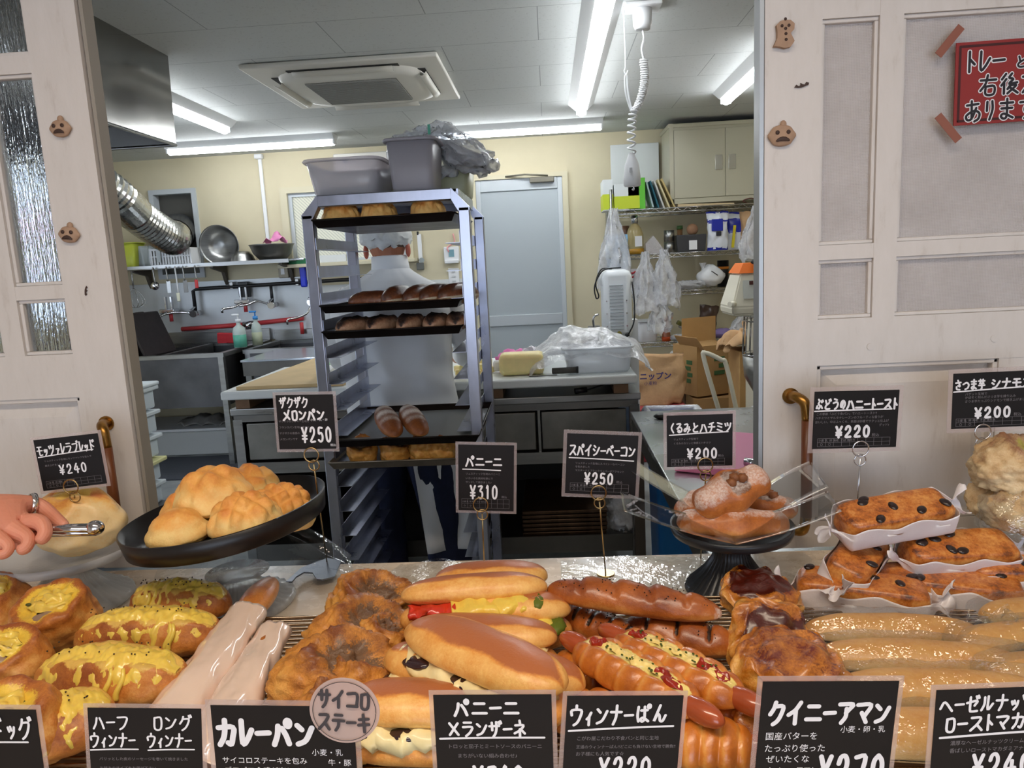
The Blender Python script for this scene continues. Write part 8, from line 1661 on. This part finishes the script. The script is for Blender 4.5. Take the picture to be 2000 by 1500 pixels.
# red notice
YS = 1.196
tl, bl, br_ = at_y(1868, 84, YS), at_y(1860, 246, YS), None
ex = (at_y(2000, 74, YS) - tl).normalized(); ez = (tl - bl); Hs = ez.length; nn_ = V(0, -1, 0); ez = ex.cross(V(0, 1, 0)).normalized(); Ws = .245
Mw = Matrix.Translation(tl - ez * Hs) @ Matrix((ex, ez, ex.cross(ez))).transposed().to_4x4(); t = bpy.data.objects.new('notice', None); COL.objects.link(t); t.matrix_world = Mw; WM[t.name] = Mw; props(t, 'dark red hand-lettered notice taped to the right door pane', 'notice')
bd_ = obj('board', MB().box2((0, 0, -.002), (Ws, Hs, .0)), mat('brick red card', (140, 40, 38), .6, var=.06, vs=10), t, world=False)
mb = MB(); k_ = .006
for p in (((k_, k_), (Ws - k_, k_)), ((k_, k_), (k_, Hs - k_)), ((k_, Hs - k_), (Ws - k_, Hs - k_)), ((Ws - k_, k_), (Ws - k_, Hs - k_))): dab(mb, list(p), .0018, Matrix.Identity(4), .0004)
obj('border_line', mb, mat('dark brown marker', (64, 18, 18), .6), bd_, world=False, recalc=False)
for nm, r_, z_, m_ in (('lettering_outline', .0034, .0006, m_chalk), ('lettering', .0019, .0009, mat('black marker', (26, 22, 30), .5))):
    mb = MB(); I = Matrix.Identity(4)
    write(mb, 'トレー', .014, Hs * .9, .026, .032, r_, I, z_, jit=0, gap=.05); write(mb, 'と', .086, Hs * .8, .016, .018, r_ * .8, I, z_, jit=0); write(mb, 'トング', .108, Hs * .92, .026, .034, r_, I, z_, jit=0)
    write(mb, '右後方に', .034, Hs * .6, .028, .031, r_ * .95, I, z_, jit=0, gap=.1); write(mb, 'あります', .014, Hs * .3, .026, .032, r_ * .95, I, z_, jit=0, gap=.14); obj(nm, mb, m_, bd_, world=False, recalc=False)
for px, py, a, lb in ((1855, 80, 1, 'brown tape strip at the upper left of the red notice'), (1852, 250, -1, 'brown tape strip at the lower left of the red notice')):
    c = at_y(px, py, 1.194); solo('tape_strip', MB().box(c, (.05, .0008, .012), rot=(0, -a * radians(50), 0)), mat('brown tape', (140, 84, 66), .5), lb, 'tape', 'tape strips on the notice')
for px, py in ((1700, 677), (1942, 661)):
    c = at_y(px, py, 1.2); solo('wood_plug', MB().cyl(c + V(0, .002, 0), c - V(0, .0006, 0), .0055, n=20), m_paint, ['painted screw plug on the door rail, left one', 'painted screw plug on the door rail, right one'][px > 1800], 'screw plug', 'screw plugs on the right door')

# ------------------------------------------------------------------ the customer's hand with tongs
m_skin = mat('warm skin', (214, 142, 116), .5, sss=.18, var=.05, vs=30, bump=.0006, bs=120)
c0 = at_y(40, 1020, .93)
t = thing('person', 'customer hand with a silver ring reaching in from the left, holding tongs', 'person', at_y(-20, 1030, .93))
def P3(px, py, y): return at_y(px, py, y)
def skinned(name, J, E, root=0, lv=2, m=None):
    me = bpy.data.meshes.new(name); iv = WM[t.name].inverted(); me.from_pydata([iv @ p for p, r in J], E, []); me.update(); o = bpy.data.objects.new(name, me); COL.objects.link(o); o.parent = t; me.materials.append(m or m_skin)
    o.modifiers.new('skin', 'SKIN'); s = o.modifiers.new('subdivision', 'SUBSURF'); s.levels = s.render_levels = lv
    for i, (p, r) in enumerate(J): rr_ = r if isinstance(r, tuple) else (r, r); me.skin_vertices[0].data[i].radius = rr_; me.skin_vertices[0].data[i].use_root = (i == root)
    return o
J = [(P3(-330, 1075, .86), .034), (P3(-180, 1055, .88), .03), (P3(-95, 1035, .895), (.026, .03)), (P3(-50, 1015, .905), (.03, .034)), (P3(5, 1005, .915), (.028, .034)),
     # knuckles then fingers: index
     (P3(42, 985, .95), .016), (P3(78, 985, .965), .0115), (P3(106, 1010, .955), .0095), (P3(130, 1030, .94), .0075),
     # middle
     (P3(38, 1018, .93), .015), (P3(84, 1020, .925), .0125), (P3(92, 1046, .915), .0105), (P3(70, 1062, .905), .009),
     # ring
     (P3(20, 1035, .91), .014), (P3(58, 1052, .905), .0115), (P3(52, 1073, .895), .010), (P3(30, 1076, .89), .0085),
     # little
     (P3(-12, 1048, .89), .013), (P3(20, 1070, .885), .010), (P3(10, 1085, .878), .0085), (P3(-8, 1082, .875), .0075)]
E = [(0, 1), (1, 2), (2, 3), (3, 4), (4, 5), (5, 6), (6, 7), (7, 8), (4, 9), (9, 10), (10, 11), (11, 12), (4, 13), (13, 14), (14, 15), (15, 16), (3, 17), (17, 18), (18, 19), (19, 20)]
skinned('hand', J, E, 3)
J = [(P3(-60, 1035, .915), .014), (P3(-10, 1058, .925), .0125), (P3(40, 1060, .93), .0105), (P3(88, 1044, .935), .0085)]
skinned('thumb', J, [(0, 1), (1, 2), (2, 3)], 0)
ca, cb = P3(63, 985, .9575), P3(73, 985, .962); d = (cb - ca).normalized(); a_ = d.orthogonal().normalized(); b2 = d.cross(a_)
mb = MB(); R_ = .0145
mb.cells(lambda u, v_: ca + d * (.0035 * (2 * v_ - 1)) + (a_ * cos(2 * pi * u) + b2 * sin(2 * pi * u)) * (R_ + .0012 * sin(pi * v_)), 32, 6, cu=True)
obj('ring', mb, mat('silver ring', (226, 226, 226), .12, 1.0), t, solid=.0015)
t2 = thing('tongs', 'steel bread tongs end held in the hand', 'tongs', P3(160, 1030, .945)); A, B = P3(60, 1032, .94), P3(186, 1031, .935)
mb = MB().tube([A, A.lerp(B, .5), B], [.0085, .0095, .0105], n=16, sq=.55); obj('arm', mb, CHROME, t2)
obj('tip', MB().blob(lambda d_: B + V(d_.x * .012, d_.y * .011, d_.z * .0105), 20, 14), CHROME, t2); obj('lower_arm', MB().tube([A - V(0, 0, .008), B - V(0, 0, .007)], .0045, n=10), CHROME, t2)

# ------------------------------------------------------------------ printed lettering further back
def printed(parent, text, loc, size, m, weight=.0, rot=(pi / 2, 0, 0)):
    iv = WM[parent.name].inverted(); return small_text(text, size, iv @ T(loc, rot), 0, 0, 0, m, parent, weight=weight)
m_navy = mat('navy print', (60, 56, 120), .7)
printed(SACK[1], 'ニップン', (.60, 5.083, .565), .055, m_navy, .0015); printed(SACK[1], '小麦粉', (.63, 5.083, .525), .03, m_navy)
